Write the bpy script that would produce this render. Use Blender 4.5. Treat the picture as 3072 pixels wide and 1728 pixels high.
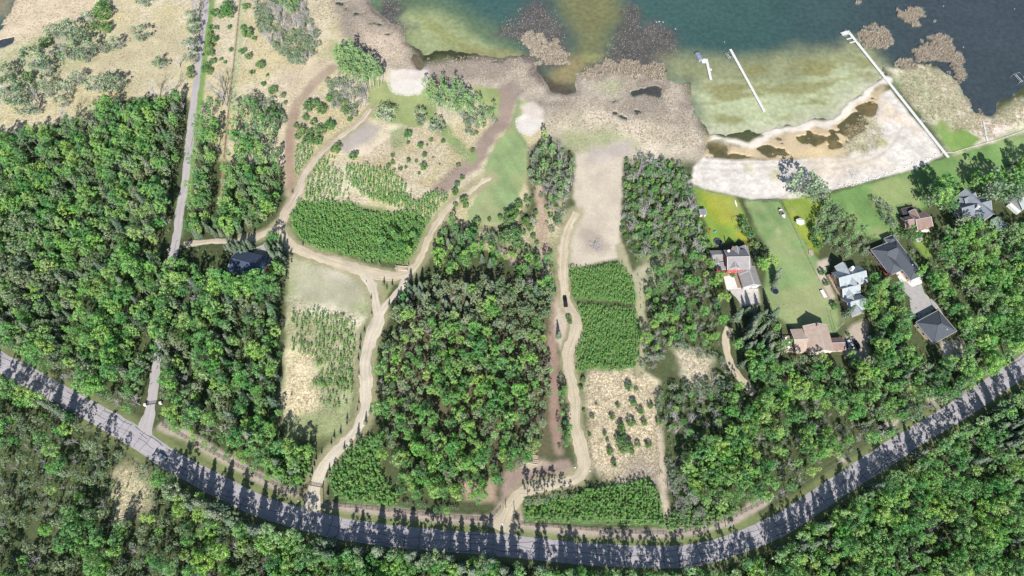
import bpy, bmesh, math, random
import numpy as np
from mathutils import Vector, Matrix

random.seed(7)
rng = np.random.default_rng(7)
for o in list(bpy.data.objects):
    bpy.data.objects.remove(o)
scene = bpy.context.scene
C = scene.collection

# ---------------------------------------------------------------- camera
HCAM, FPX = 300.0, 2048.0
TILT = math.atan(1036.0 / 2048.0)          # the straight-down point lies below the frame
ST, CT = math.sin(TILT), math.cos(TILT)
cam_data = bpy.data.cameras.new('camera')
cam_data.lens = 24.0
cam_data.sensor_width = 36.0
cam_data.clip_end = 6000.0
cam_data.clip_start = 1.0
cam = bpy.data.objects.new('camera', cam_data)
C.objects.link(cam)
cam.location = (0, 0, HCAM)
cam.rotation_euler = (TILT, 0, 0)
scene.camera = cam

# ---------------------------------------------------------------- light
SUN_EL = math.radians(37.5)
SUN_AZ_OFF = math.radians(-2.5)            # shadows fall almost straight up the picture
SKY_STRENGTH, SUN_STRENGTH = 0.085, 5.0
world = bpy.data.worlds.new('World')
scene.world = world
world.use_nodes = True
wn = world.node_tree
wn.nodes.clear()
sky = wn.nodes.new('ShaderNodeTexSky')
sky.sky_type = 'NISHITA'
sky.sun_disc = False
sky.sun_elevation = SUN_EL
sky.sun_rotation = math.radians(180.0) + SUN_AZ_OFF
sky.altitude = 700.0
bg = wn.nodes.new('ShaderNodeBackground')
bg.inputs['Strength'].default_value = SKY_STRENGTH
wo = wn.nodes.new('ShaderNodeOutputWorld')
wn.links.new(sky.outputs[0], bg.inputs[0])
wn.links.new(bg.outputs[0], wo.inputs[0])
sun_data = bpy.data.lights.new('sun', 'SUN')
sun_data.energy = SUN_STRENGTH
sun_data.angle = math.radians(0.5)
sun_data.color = (1.0, 0.975, 0.93)
sun = bpy.data.objects.new('sun', sun_data)
C.objects.link(sun)
ldir = Vector((math.sin(SUN_AZ_OFF), math.cos(SUN_AZ_OFF), -math.tan(SUN_EL)))   # light travels this way
sun.rotation_euler = ldir.to_track_quat('-Z', 'Y').to_euler()
sun.location = (0, -300, 400)
scene.view_settings.view_transform = 'Standard'
scene.view_settings.look = 'None'
scene.view_settings.exposure = 0.6
scene.view_settings.gamma = 1.0
scene.cycles.max_bounces = 5
scene.cycles.diffuse_bounces = 3
scene.cycles.transparent_max_bounces = 4

# ---------------------------------------------------------------- pixel <-> place
def G(u, v, h=0.0):
    """Place at height h that the photograph's pixel (u, v) of 3072 x 1728 shows."""
    du, dv = (u - 1536.0) / FPX, (864.0 - v) / FPX
    k = (HCAM - h) / (CT - dv * ST)
    return (du * k, (ST + dv * CT) * k)

def proj(x, y, z=0.0):
    dz = z - HCAM
    f = y * ST - dz * CT
    return 1536 + FPX * x / f, 864 - FPX * (y * CT + dz * ST) / f

def sx(v):
    """Metres per photo pixel across the picture at row v."""
    return HCAM / (CT - (864.0 - v) / FPX * ST) / FPX

def sy(v):
    return HCAM / (CT - (864.0 - v) / FPX * ST) ** 2 / FPX

def D(*p):
    """Points read in the 2576-wide view."""
    return [(a * 1.19255, b * 1.19255) for a, b in p]

TO = {1: (0, 0), 2: (768, 0), 3: (1536, 0), 4: (2272, 0), 5: (0, 560), 6: (768, 560), 7: (1536, 560), 8: (2272, 560),
      9: (0, 1128), 10: (768, 1128), 11: (1536, 1128), 12: (2272, 1128)}
def T(t, *p):
    """Points read in one of the twelve enlarged tiles."""
    x, y = TO[t]
    return [(x + q[0] * .41408, y + q[1] * .41408) + tuple(q[2:]) for q in p]

def W(pts, h=0.0):
    return [G(p[0], p[1], h) for p in pts]

# ---------------------------------------------------------------- mesh helpers
def prop(o, label=None, cat=None, group=None, kind=None):
    if label: o['label'] = label
    if cat: o['category'] = cat
    if group: o['group'] = group
    if kind: o['kind'] = kind
    return o

def link(name, me, parent=None, loc=(0, 0, 0), rz=0.0):
    o = bpy.data.objects.new(name, me)
    C.objects.link(o)
    o.location = loc
    o.rotation_euler = (0, 0, rz)
    if parent: o.parent = parent
    return o

def empty(name, loc=(0, 0, 0), rz=0.0, label=None, cat=None, group=None):
    o = link(name, None, None, loc, rz)
    o.empty_display_size = 0.2
    return prop(o, label, cat, group)

def np_mesh(name, verts, faces, mats, smooth=False):
    """verts (n,3), faces (m,k) as numpy arrays."""
    me = bpy.data.meshes.new(name)
    verts = np.asarray(verts, np.float32)
    faces = np.asarray(faces, np.int32)
    m, k = faces.shape
    me.vertices.add(len(verts)); me.vertices.foreach_set('co', verts.ravel())
    me.loops.add(m * k); me.loops.foreach_set('vertex_index', faces.ravel())
    me.polygons.add(m)
    me.polygons.foreach_set('loop_start', np.arange(0, m * k, k, dtype=np.int32))
    me.polygons.foreach_set('loop_total', np.full(m, k, np.int32))
    if smooth: me.polygons.foreach_set('use_smooth', np.ones(m, bool))
    me.update(calc_edges=True)
    for mt in (mats if isinstance(mats, (list, tuple)) else [mats]):
        me.materials.append(mt)
    return me

class MB:
    """Collects faces for one mesh."""
    def __init__(s): s.v, s.f = [], []
    def add(s, vs, fs):
        n = len(s.v); s.v += [tuple(p) for p in vs]; s.f += [tuple(n + i for i in f) for f in fs]; return s
    def box(s, x0, x1, y0, y1, z0, z1, rz=0.0, c=None, taper=0.0):
        t = taper
        vs = [(x0, y0, z0), (x1, y0, z0), (x1, y1, z0), (x0, y1, z0), (x0 + t, y0 + t, z1), (x1 - t, y0 + t, z1), (x1 - t, y1 - t, z1), (x0 + t, y1 - t, z1)]
        if rz:
            cx, cy = c or ((x0 + x1) / 2, (y0 + y1) / 2); k, n = math.cos(rz), math.sin(rz)
            vs = [(cx + (x - cx) * k - (y - cy) * n, cy + (x - cx) * n + (y - cy) * k, z) for x, y, z in vs]
        return s.add(vs, [(3, 2, 1, 0), (4, 5, 6, 7), (0, 1, 5, 4), (1, 2, 6, 5), (2, 3, 7, 6), (3, 0, 4, 7)])
    def prism(s, poly, z0, z1, inset=0.0):
        n = len(poly)
        cx, cy = sum(p[0] for p in poly) / n, sum(p[1] for p in poly) / n
        top = [(x + (cx - x) * inset, y + (cy - y) * inset) for x, y in poly]
        vs = [(x, y, z0) for x, y in poly] + [(x, y, z1) for x, y in top]
        return s.add(vs, [tuple(range(n - 1, -1, -1)), tuple(range(n, 2 * n))] + [(i, (i + 1) % n, n + (i + 1) % n, n + i) for i in range(n)])
    def cyl(s, x, y, z0, z1, r, n=10, r1=None):
        r1 = r if r1 is None else r1
        a = [2 * math.pi * i / n for i in range(n)]
        vs = [(x + r * math.cos(t), y + r * math.sin(t), z0) for t in a] + [(x + r1 * math.cos(t), y + r1 * math.sin(t), z1) for t in a]
        return s.add(vs, [tuple(range(n - 1, -1, -1)), tuple(range(n, 2 * n))] + [(i, (i + 1) % n, n + (i + 1) % n, n + i) for i in range(n)])
    def tube(s, a, b, r, r1=None, n=5):
        a, b = Vector(a), Vector(b); r1 = r if r1 is None else r1
        d = (b - a)
        if d.length < 1e-6: return s
        d.normalize()
        p = d.orthogonal().normalized(); q = d.cross(p)
        vs = [a + (p * math.cos(2 * math.pi * i / n) + q * math.sin(2 * math.pi * i / n)) * r for i in range(n)]
        vs += [b + (p * math.cos(2 * math.pi * i / n) + q * math.sin(2 * math.pi * i / n)) * r1 for i in range(n)]
        return s.add(vs, [(i, (i + 1) % n, n + (i + 1) % n, n + i) for i in range(n)] + [tuple(range(n - 1, -1, -1)), tuple(range(n, 2 * n))])
    def slab(s, pts, t=0.14):
        """A sloping plate: pts is its top outline in order, t its thickness downwards."""
        n = len(pts)
        vs = list(pts) + [(x, y, z - t) for x, y, z in pts]
        return s.add(vs, [tuple(range(n)), tuple(range(2 * n - 1, n - 1, -1))] + [(i, n + i, n + (i + 1) % n, (i + 1) % n) for i in range(n)])
    def mesh(s, name, m):
        me = bpy.data.meshes.new(name); me.from_pydata(s.v, [], s.f); me.update(); me.materials.append(m); return me
    def obj(s, name, m, parent=None, loc=(0, 0, 0), rz=0.0, bevel=0.0):
        me = s.mesh(name, m)
        bm = bmesh.new(); bm.from_mesh(me); bmesh.ops.recalc_face_normals(bm, faces=bm.faces)
        if bevel: bmesh.ops.bevel(bm, geom=bm.edges[:], offset=bevel, segments=2, profile=.6, affect='EDGES')
        bm.to_mesh(me); bm.free()
        return link(name, me, parent, loc, rz)

# ---------------------------------------------------------------- materials
def newmat(name):
    m = bpy.data.materials.new(name); m.use_nodes = True
    nt = m.node_tree; b = nt.nodes['Principled BSDF']
    return m, nt, b

def N(nt, t, **kw):
    n = nt.nodes.new(t)
    for k, v in kw.items():
        if k.startswith('i_'): n.inputs[k[2:].replace('_', ' ')].default_value = v
        else: setattr(n, k, v)
    return n

def mat(name, col, rough=.75, var=.18, scale=1.2, spec=.25, bump=0.0, detail=5.0, objvar=0.0, metal=0.0, col2=None, coord='Object'):
    """Plain surface: colour with uneven grain, a little change from one object to the next, fine relief."""
    m, nt, b = newmat(name); L = nt.links.new
    tc = N(nt, 'ShaderNodeTexCoord')
    no = N(nt, 'ShaderNodeTexNoise', i_Scale=scale, i_Detail=detail, i_Roughness=.65)
    L(tc.outputs[coord], no.inputs['Vector'])
    c2 = col2 or tuple(max(0, c * (1 - 2 * var)) for c in col)
    mr = N(nt, 'ShaderNodeMapRange'); mr.inputs['From Min'].default_value = .3; mr.inputs['From Max'].default_value = .7
    L(no.outputs['Fac'], mr.inputs['Value'])
    mx = N(nt, 'ShaderNodeMix', data_type='RGBA')
    mx.inputs[6].default_value = (*c2, 1); mx.inputs[7].default_value = (*[min(1, c * (1 + var * .4)) for c in col], 1)
    L(mr.outputs[0], mx.inputs[0])
    out = mx.outputs[2]
    if objvar:
        oi = N(nt, 'ShaderNodeObjectInfo'); hs = N(nt, 'ShaderNodeHueSaturation')
        r2 = N(nt, 'ShaderNodeMapRange'); r2.inputs['To Min'].default_value = 1 - objvar; r2.inputs['To Max'].default_value = 1 + objvar
        L(oi.outputs['Random'], r2.inputs['Value']); L(r2.outputs[0], hs.inputs['Value']); L(out, hs.inputs['Color']); out = hs.outputs[0]
    L(out, b.inputs['Base Color'])
    b.inputs['Roughness'].default_value = rough; b.inputs['Specular IOR Level'].default_value = spec; b.inputs['Metallic'].default_value = metal
    if bump:
        bp = N(nt, 'ShaderNodeBump', i_Strength=.6, i_Distance=bump); L(no.outputs['Fac'], bp.inputs['Height']); L(bp.outputs[0], b.inputs['Normal'])
    return m

def leafmat(name, c1, c2, c3, trans=.28):
    """Foliage: hue shifts from plant to plant and from clump to clump, some light passes through."""
    m, nt, b = newmat(name); L = nt.links.new
    oi = N(nt, 'ShaderNodeObjectInfo')
    cr = N(nt, 'ShaderNodeValToRGB')
    cr.color_ramp.elements[0].color = (*c1, 1); cr.color_ramp.elements[1].color = (*c3, 1)
    e = cr.color_ramp.elements.new(.5); e.color = (*c2, 1)
    L(oi.outputs['Random'], cr.inputs['Fac'])
    tc = N(nt, 'ShaderNodeTexCoord')
    no = N(nt, 'ShaderNodeTexNoise', i_Scale=.55, i_Detail=3.0); L(tc.outputs['Object'], no.inputs['Vector'])
    mr = N(nt, 'ShaderNodeMapRange'); mr.inputs['From Min'].default_value = .3; mr.inputs['From Max'].default_value = .7
    mr.inputs['To Min'].default_value = .72; mr.inputs['To Max'].default_value = 1.28; L(no.outputs['Fac'], mr.inputs['Value'])
    wn_ = N(nt, 'ShaderNodeTexWhiteNoise'); ge = N(nt, 'ShaderNodeNewGeometry'); L(ge.outputs['Random Per Island'], wn_.inputs['Vector'])
    m2 = N(nt, 'ShaderNodeMapRange'); m2.inputs['To Min'].default_value = .75; m2.inputs['To Max'].default_value = 1.25; L(wn_.outputs['Value'], m2.inputs['Value'])
    mu = N(nt, 'ShaderNodeMath', operation='MULTIPLY'); L(mr.outputs[0], mu.inputs[0]); L(m2.outputs[0], mu.inputs[1])
    hs = N(nt, 'ShaderNodeHueSaturation'); L(cr.outputs[0], hs.inputs['Color']); L(mu.outputs[0], hs.inputs['Value'])
    hv = N(nt, 'ShaderNodeMapRange'); hv.inputs['To Min'].default_value = .482; hv.inputs['To Max'].default_value = .518; wo_ = N(nt, 'ShaderNodeTexWhiteNoise', noise_dimensions='1D'); L(oi.outputs['Random'], wo_.inputs['W']); L(wo_.outputs['Value'], hv.inputs['Value']); L(hv.outputs[0], hs.inputs['Hue'])
    sv = N(nt, 'ShaderNodeMapRange'); sv.inputs['To Min'].default_value = .84; sv.inputs['To Max'].default_value = 1.08; L(wo_.outputs['Color'], sv.inputs['Value']); L(sv.outputs[0], hs.inputs['Saturation'])
    L(hs.outputs[0], b.inputs['Base Color']); b.inputs['Roughness'].default_value = .55; b.inputs['Specular IOR Level'].default_value = .25
    tr = N(nt, 'ShaderNodeBsdfTranslucent'); L(hs.outputs[0], tr.inputs['Color'])
    mx = N(nt, 'ShaderNodeMixShader'); mx.inputs[0].default_value = trans
    L(b.outputs[0], mx.inputs[1]); L(tr.outputs[0], mx.inputs[2])
    L(mx.outputs[0], nt.nodes['Material Output'].inputs['Surface'])
    return m
# ---------------------------------------------------------------- fields over the ground
def lattice(seed):
    return np.random.default_rng(seed).random((256, 256)).astype(np.float32)
_lat = {}
def vnoise(x, y, s, seed=0):
    if seed not in _lat: _lat[seed] = lattice(seed)
    g = _lat[seed]
    fx, fy = x / s + 1000.37 * (seed + 1), y / s + 777.13 * (seed + 1)
    ix, iy = np.floor(fx).astype(np.int64), np.floor(fy).astype(np.int64)
    tx, ty = fx - ix, fy - iy
    tx, ty = tx * tx * (3 - 2 * tx), ty * ty * (3 - 2 * ty)
    a, b = g[ix & 255, iy & 255], g[(ix + 1) & 255, iy & 255]
    c, d = g[ix & 255, (iy + 1) & 255], g[(ix + 1) & 255, (iy + 1) & 255]
    return (a * (1 - tx) + b * tx) * (1 - ty) + (c * (1 - tx) + d * tx) * ty
def fbm(x, y, s, seed=0, o=4):
    r, a, t = 0, 1.0, 0
    for i in range(o):
        r = r + a * vnoise(x, y, s / 2 ** i, seed + i); t += a; a *= .55
    return r / t

def sdf_poly(X, Y, poly):
    """Signed distance, positive inside."""
    P = np.asarray(poly, np.float64)
    d2 = np.full(X.shape, 1e18); ins = np.zeros(X.shape, bool)
    n = len(P)
    for i in range(n):
        ax, ay = P[i]; bx, by = P[(i + 1) % n]
        ex, ey = bx - ax, by - ay
        t = np.clip(((X - ax) * ex + (Y - ay) * ey) / max(ex * ex + ey * ey, 1e-9), 0, 1)
        d2 = np.minimum(d2, (X - ax - t * ex) ** 2 + (Y - ay - t * ey) ** 2)
        if ay != by:
            c = ((ay > Y) != (by > Y)) & (X < (bx - ax) * (Y - ay) / (by - ay) + ax)
            ins ^= c
    return np.where(ins, 1, -1) * np.sqrt(d2)

def sdf_line(X, Y, pts, w):
    P = np.asarray(pts, np.float64); d2 = np.full(X.shape, 1e18)
    for i in range(len(P) - 1):
        ax, ay = P[i]; bx, by = P[i + 1]; ex, ey = bx - ax, by - ay
        t = np.clip(((X - ax) * ex + (Y - ay) * ey) / max(ex * ex + ey * ey, 1e-9), 0, 1)
        d2 = np.minimum(d2, (X - ax - t * ex) ** 2 + (Y - ay - t * ey) ** 2)
    return w / 2 - np.sqrt(d2)

class Field:
    """A sheet of points with colour, tuft and height values that polygons are blended into."""
    def __init__(s, X, Y, base):
        s.X, s.Y = X.ravel(), Y.ravel(); n = s.X.size
        s.col = np.tile(np.array(base, np.float32), (n, 1)); s.tuft = np.full(n, .5, np.float32); s.z = np.zeros(n, np.float32)
    def mask(s, pts, edge=1.5, noise=2.0, ns=6.0, line=None, seed=3):
        P = np.array(pts); pad = edge + noise + (line or 0) + 2
        sel = np.where((s.X > P[:, 0].min() - pad) & (s.X < P[:, 0].max() + pad) & (s.Y > P[:, 1].min() - pad) & (s.Y < P[:, 1].max() + pad))[0]
        x, y = s.X[sel], s.Y[sel]
        d = sdf_line(x, y, pts, line) if line else sdf_poly(x, y, pts)
        if noise: d = d + (fbm(x, y, ns, seed) - .5) * 2 * noise
        m = np.clip(d / (2 * edge) + .5, 0, 1)
        return sel, (m * m * (3 - 2 * m)).astype(np.float32), d
    def paint(s, pts, col, edge=1.5, noise=2.0, ns=6.0, line=None, tuft=None, var=.12, vs=9.0, amount=1.0, seed=3, col2=None):
        sel, m, d = s.mask(pts, edge, noise, ns, line, seed); m = m * amount
        x, y = s.X[sel], s.Y[sel]
        f = fbm(x, y, vs, seed + 11)
        c = np.array(col, np.float32)[None] * (1 + var * 2 * (f - .5))[:, None]
        if col2 is not None:
            g = np.clip((fbm(x, y, vs * 1.7, seed + 17) - .42) / .18, 0, 1)[:, None]
            c = c * (1 - g) + np.array(col2, np.float32)[None] * g
        s.col[sel] += (c - s.col[sel]) * m[:, None]
        if tuft is not None: s.tuft[sel] += (tuft - s.tuft[sel]) * m
        return sel, m, d

def spread_axis(lo, hi, step, far):
    mid = list(np.arange(lo, hi + 1e-6, step)); a, s = [], step
    x = lo
    while x > -far: s *= 1.6; x -= s; a.append(x)
    b, s, x = [], step, mid[-1]
    while x < far: s *= 1.6; x += s; b.append(x)
    return np.array(a[::-1] + mid + b)

def smooth(pts, n=6):
    """Catmull-Rom through the points."""
    P = [np.array(p[:2], float) for p in pts]
    P = [2 * P[0] - P[1]] + P + [2 * P[-1] - P[-2]]
    out = []
    for i in range(1, len(P) - 2):
        for k in range(n):
            t = k / n
            out.append(tuple(.5 * (2 * P[i] + (P[i + 1] - P[i - 1]) * t + (2 * P[i - 1] - 5 * P[i] + 4 * P[i + 1] - P[i + 2]) * t * t + (3 * P[i] - P[i - 1] - 3 * P[i + 1] + P[i + 2]) * t ** 3)))
    return out + [tuple(P[-2])]

# roads and tracks, read off the photograph (centre lines in photo pixels -> metres)
R_MAIN = smooth(W(D((-190, 790), (-90, 855), (0, 910), (75, 950), (160, 997), (260, 1052), (355, 1108), (440, 1165), (575, 1235), (660, 1276), (760, 1304), (850, 1328), (975, 1347), (1140, 1362), (1300, 1375),
                (1460, 1392), (1635, 1401), (1740, 1397), (1830, 1375), (1960, 1322), (2070, 1250), (2248, 1133), (2415, 1029), (2505, 968), (2600, 903), (2720, 815), (2850, 720))))
R_LANE = smooth(W(D((523, -30), (519, 0), (514, 52), (505, 111), (497, 180), (489, 243), (481, 312), (474, 382), (464, 469), (453, 525), (444, 600), (432, 655), (418, 740), (405, 830), (394, 905), (388, 960), (380, 1015), (370, 1060), (355, 1105))))
R_W1 = smooth(W(T(10, (410, 985), (405, 930), (412, 850), (450, 740), (520, 620), (600, 525), (690, 440), (762, 330), (795, 200), (797, 80), (795, 0)) + T(6, (790, 1360), (793, 1290), (815, 1150), (855, 1040), (892, 945), (878, 870), (864, 800), (850, 740), (822, 680), (765, 622))))
R_W2 = smooth(W(T(6, (160, 290), (200, 350), (250, 420), (350, 475), (550, 540), (750, 602), (900, 640), (1000, 650), (1080, 630), (1150, 580), (1200, 500), (1250, 375), (1290, 300), (1370, 180), (1450, 100), (1560, 28)) + T(2, (1650, 1310), (1700, 1284))))
R_W3 = smooth(W(T(6, (895, 945), (930, 880), (985, 805), (1040, 745), (1075, 690), (1092, 640))))
R_W4 = smooth(W(T(6, (-110, 385), (-30, 375), (60, 340), (170, 285), (230, 170), (320, 10)) + T(2, (330, 1300), (420, 1170), (520, 1060), (640, 970), (760, 875), (830, 785))))
R_W5 = smooth(W(T(5, (1330, 420), (1420, 410), (1560, 395), (1700, 395), (1830, 375))))
R_E = smooth(W(T(11, (-75, 1125), (-60, 1080), (-35, 1010), (0, 940), (45, 870), (140, 815), (300, 785), (440, 750), (512, 690), (518, 600), (490, 480), (458, 350), (455, 200), (435, 60)) + T(7, (425, 1400), (408, 1290), (412, 1190), (448, 1090), (463, 1010), (445, 930), (400, 860), (380, 750), (368, 600), (372, 450), (400, 320), (465, 185))))
R_E2 = smooth(W(T(7, (1575, 1020), (1555, 1080), (1553, 1150), (1580, 1270), (1640, 1370), (1700, 1440), (1760, 1500))))

R_FENCE = smooth(W(T(1, (1740, 0), (1722, 180), (1700, 400), (1678, 600), (1660, 760), (1640, 950), (1618, 1180), (1600, 1449)) + T(5, (1585, 170), (1560, 300))))
# the ground itself
gx, gy = spread_axis(-346, 346, .85, 3200), spread_axis(6, 372, .85, 3200)
GX, GY = np.meshgrid(gx, gy)
F = Field(GX, GY, (.075, .088, .040))
fx, fy = F.X, F.Y
big = fbm(fx, fy, 30, 60)
F.col *= (.8 + .4 * big)[:, None].astype(np.float32)
STRAW, STRAW2, MARSH, LAWN, LAWN2 = (.50, .43, .30), (.40, .385, .215), (.37, .315, .245), (.15, .245, .08), (.26, .30, .125)
PALE, SOIL, SAND, BROWN = (.60, .52, .37), (.30, .245, .19), (.58, .525, .46), (.25, .175, .125)
P = F.paint
P(W(D((-300, -200), (1000, -200), (1000, 180), (1300, 250), (1400, 330), (1330, 380), (1330, 480), (1300, 570), (1180, 560), (1090, 560), (720, 530), (720, 420), (560, 400), (470, 250), (330, 240), (230, 300), (0, 335), (-300, 335))), STRAW, 3, 4, 14, tuft=1.0, var=.2, col2=(.47, .40, .235))
P(W(D((120, 90), (470, 60), (475, 200), (330, 225), (220, 200), (180, 150))), (.43, .37, .235), 6, 6, 20, tuft=.45, var=.15)
P(W(D((-40, 0), (230, -40), (240, 40), (90, 110), (-40, 140))), (.53, .43, .30), 6, 6, 20, tuft=.8)
P(W(D((0, 120), (150, 60), (250, 40), (240, 150), (120, 210), (60, 240), (0, 250))), (.33, .34, .17), 6, 6, 14, tuft=.8, amount=.6)
# marsh along the lake
P(W(D((800, -100), (930, -60), (1010, 80), (1060, 160), (1300, 130), (1500, 170), (1720, 190), (1790, 400), (1640, 400), (1480, 395), (1380, 330), (1280, 250), (1070, 190), (960, 170), (860, 90))), MARSH, 4, 4, 12, tuft=1.0, var=.28, col2=(.27, .225, .18))
P(W(D((1300, 300), (1480, 270), (1640, 300), (1740, 340), (1770, 395), (1590, 395), (1400, 345))), (.53, .45, .335), 8, 6, 15, tuft=1.0, var=.2, col2=(.42, .36, .26))
P(W(D((1420, 330), (1560, 330), (1600, 370), (1480, 385), (1420, 365))), (.26, .29, .13), 6, 5, 12, amount=.75, tuft=.6)
P(W(D((1500, 210), (1560, 205), (1540, 235))), (.30, .33, .16), 5, 4, 8, amount=.7)
P(W(D((900, 60), (1010, 100), (1040, 170), (1000, 175), (900, 110))), (.47, .38, .285), 6, 5, 14, tuft=.9)
P(W(D((835, 95), (870, 120), (840, 160), (790, 200), (740, 270), (720, 250), (790, 150))), (.36, .335, .19), 5, 4, 12, tuft=.4)
# reed meadow by the long pier, and the strip beyond the sea wall
P(W(D((2230, 165), (2310, 160), (2400, 190), (2450, 285), (2500, 300), (2576, 250), (2660, 240), (2660, 330), (2480, 362), (2400, 395), (2330, 300))), (.56, .50, .36), 4, 3, 8, tuft=1.0, var=.2, col2=(.40, .40, .25))
P(W(D((2250, 200), (2300, 190), (2360, 220), (2380, 290), (2330, 290))), (.33, .37, .21), 6, 5, 10, amount=.7)
P(W(D((2480, 300), (2540, 320), (2490, 360), (2450, 335))), (.60, .50, .42), 4, 3, 6, tuft=1.0)
# lawns
GRASS = [
    (D((935, 200), (985, 205), (1070, 215), (1100, 280), (1060, 320), (980, 310), (920, 290)), LAWN2),
    (D((1190, 215), (1270, 225), (1290, 260), (1260, 330), (1230, 300), (1200, 250)), LAWN2),
    (D((1300, 250), (1330, 260), (1330, 300), (1310, 340), (1325, 360), (1325, 440), (1300, 520), (1290, 560), (1180, 560), (1175, 530), (1215, 470), (1220, 420), (1240, 370), (1280, 320)), (.215, .28, .125)),
    (D((1745, 470), (1805, 485), (1850, 495), (1870, 530), (1890, 600), (1790, 615), (1775, 560), (1750, 500)), (.18, .26, .05)),
    (D((1875, 505), (1960, 505), (2010, 580), (2060, 660), (2110, 780), (2110, 830), (2040, 870), (1990, 820), (1950, 790), (1920, 730), (1935, 640), (1895, 560)), (.185, .265, .105)),
    (D((1960, 500), (2060, 490), (2080, 540), (2060, 640), (2030, 620), (1990, 550)), (.20, .26, .05)),
    (D((2080, 490), (2190, 460), (2300, 425), (2400, 392), (2480, 366), (2660, 330), (2660, 470), (2500, 480), (2400, 490), (2330, 520), (2240, 610), (2160, 590), (2120, 540)), LAWN),
    (D((2395, 330), (2420, 320), (2470, 350), (2440, 375), (2395, 388), (2350, 320), (2370, 300)), (.17, .26, .07)),
    (D((2300, 610), (2340, 590), (2350, 640), (2330, 650)), (.18, .26, .06)),
    (D((945, 700), (1000, 700), (960, 770)), (.22, .24, .10)),
    (D((400, 1080), (440, 1110), (560, 1180), (690, 1240), (760, 1265), (740, 1245), (600, 1170), (470, 1090)), (.15, .18, .07)),
    (D((810, 1275), (960, 1300), (1240, 1325), (1240, 1345), (960, 1325), (820, 1300)), (.15, .19, .07)),
    (D((1300, 1335), (1500, 1345), (1700, 1350), (1900, 1290), (1920, 1300), (1760, 1370), (1600, 1375), (1300, 1355)), (.15, .19, .07)),
]
for g, c in GRASS:
    sel, m, d = P(W(g), c, 1.2, 1.2, 5, tuft=.12, var=.16, vs=14)
    gxr, gyr = F.X[sel] * .9 + F.Y[sel] * .43, F.Y[sel] * .9 - F.X[sel] * .43      # mowing passes and worn spots
    F.col[sel] *= (1 + m * (.34 * (fbm(gxr, gyr / 9, 2.6, 120) - .5) + .3 * (fbm(gxr, gyr, 7, 130) - .5)))[:, None]
    dryk = (np.clip((fbm(gxr, gyr, 11, 140) - .54) / .12, 0, 1) * m * .45)[:, None]
    F.col[sel] = F.col[sel] * (1 - dryk) + np.array((.30, .29, .14), np.float32) * dryk
P(W(D((1185, 560), (1200, 480), (1230, 460), (1280, 540), (1270, 560))), (.29, .305, .15), 6, 5, 10, amount=.7, tuft=.1)
P(W(D((2185, 470), (2280, 440), (2320, 520), (2240, 520))), (.25, .29, .12), 1, 1, 5, amount=.8, tuft=.1)
P(W(D((2500, 345), (2660, 330), (2660, 420), (2530, 400))), (.23, .30, .12), 2, 2, 8, amount=.8, tuft=.1)
P(W(D((1940, 740), (2070, 720), (2110, 800), (2040, 860), (1985, 800))), (.28, .29, .14), 8, 5, 12, amount=.75, tuft=.15)
P(W(D((1950, 640), (2010, 620), (2060, 700), (1990, 720))), (.24, .29, .13), 6, 5, 9, amount=.5)
P(W(D((1760, 490), (1840, 500), (1850, 560), (1800, 560))), (.33, .31, .03), 4, 4, 6, amount=.65)
P(W(D((1975, 520), (2010, 560), (2040, 620), (2030, 600), (2000, 540))), (.37, .32, .03), 2, 2, 4, amount=.8)
P(W(D((1855, 590), (1885, 580), (1890, 620))), (.36, .30, .03), 3, 3, 5, amount=.7)
P(W(T(8, (150, 300), (175, 325), (155, 345), (130, 325))), (.36, .35, .18), 1.2, 1, 3, amount=.7)
P(W(T(8, (210, 450), (270, 470), (240, 490))), (.33, .34, .17), 2, 1, 3, amount=.6)
# dry openings inside the woods
for g in (D((725, 640), (930, 690), (940, 750), (910, 830), (890, 1000), (870, 1090), (720, 1100), (718, 900), (720, 760)),):
    P(W(g), (.28, .30, .155), 2, 2, 8, tuft=.8, var=.2, vs=8, col2=(.38, .355, .215))
P(W(D((735, 650), (900, 690), (925, 740), (880, 780), (735, 760))), (.36, .34, .23), 4, 3, 12, tuft=.15, var=.2, vs=12)
P(W(D((820, 670), (900, 690), (905, 710), (830, 700))), (.55, .48, .38), 4, 4, 8, amount=.6)
P(W(D((740, 760), (830, 770), (910, 800), (900, 820), (800, 800), (735, 790))), (.66, .58, .44), 4, 4, 6, tuft=1, amount=.75)
P(W(D((725, 880), (790, 880), (780, 960), (800, 1030), (720, 1050))), (.62, .52, .33), 4, 4, 8, tuft=1.0)
P(W(D((715, 1060), (800, 1040), (870, 1050), (830, 1110), (740, 1110))), (.25, .27, .12), 5, 4, 8, amount=.7)
P(W(D((1480, 930), (1600, 930), (1650, 960), (1660, 1100), (1665, 1200), (1520, 1210), (1480, 1150), (1475, 1000))), (.66, .555, .38), 2.5, 3, 9, tuft=1.0, var=.2, vs=7)
P(W(D((1700, 880), (1780, 900), (1800, 980), (1740, 970))), (.58, .50, .36), 4, 4, 7, tuft=1.0)
P(W(D((290, 1190), (340, 1160), (380, 1240), (370, 1290), (300, 1300), (280, 1250))), (.56, .49, .31), 4, 4, 8, tuft=1.0)
P(W(D((1180, 580), (1320, 560), (1420, 500), (1420, 680), (1320, 640), (1200, 600))), (.45, .40, .25), 5, 5, 9, tuft=.8, col2=(.25, .26, .13))
P(W(D((1580, 1150), (1660, 1160), (1680, 1220), (1560, 1210))), (.38, .32, .265), 5, 4, 9, tuft=.3)
P(W(D((1620, 640), (1690, 640), (1680, 720), (1620, 720))), (.25, .25, .14), 5, 4, 8)
P(W(D((1130, 700), (1390, 690), (1395, 1140), (1230, 1250), (1170, 1200), (1000, 1100), (960, 900))), (.15, .11, .075), 4, 3, 9, tuft=.3, amount=.45)
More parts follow.
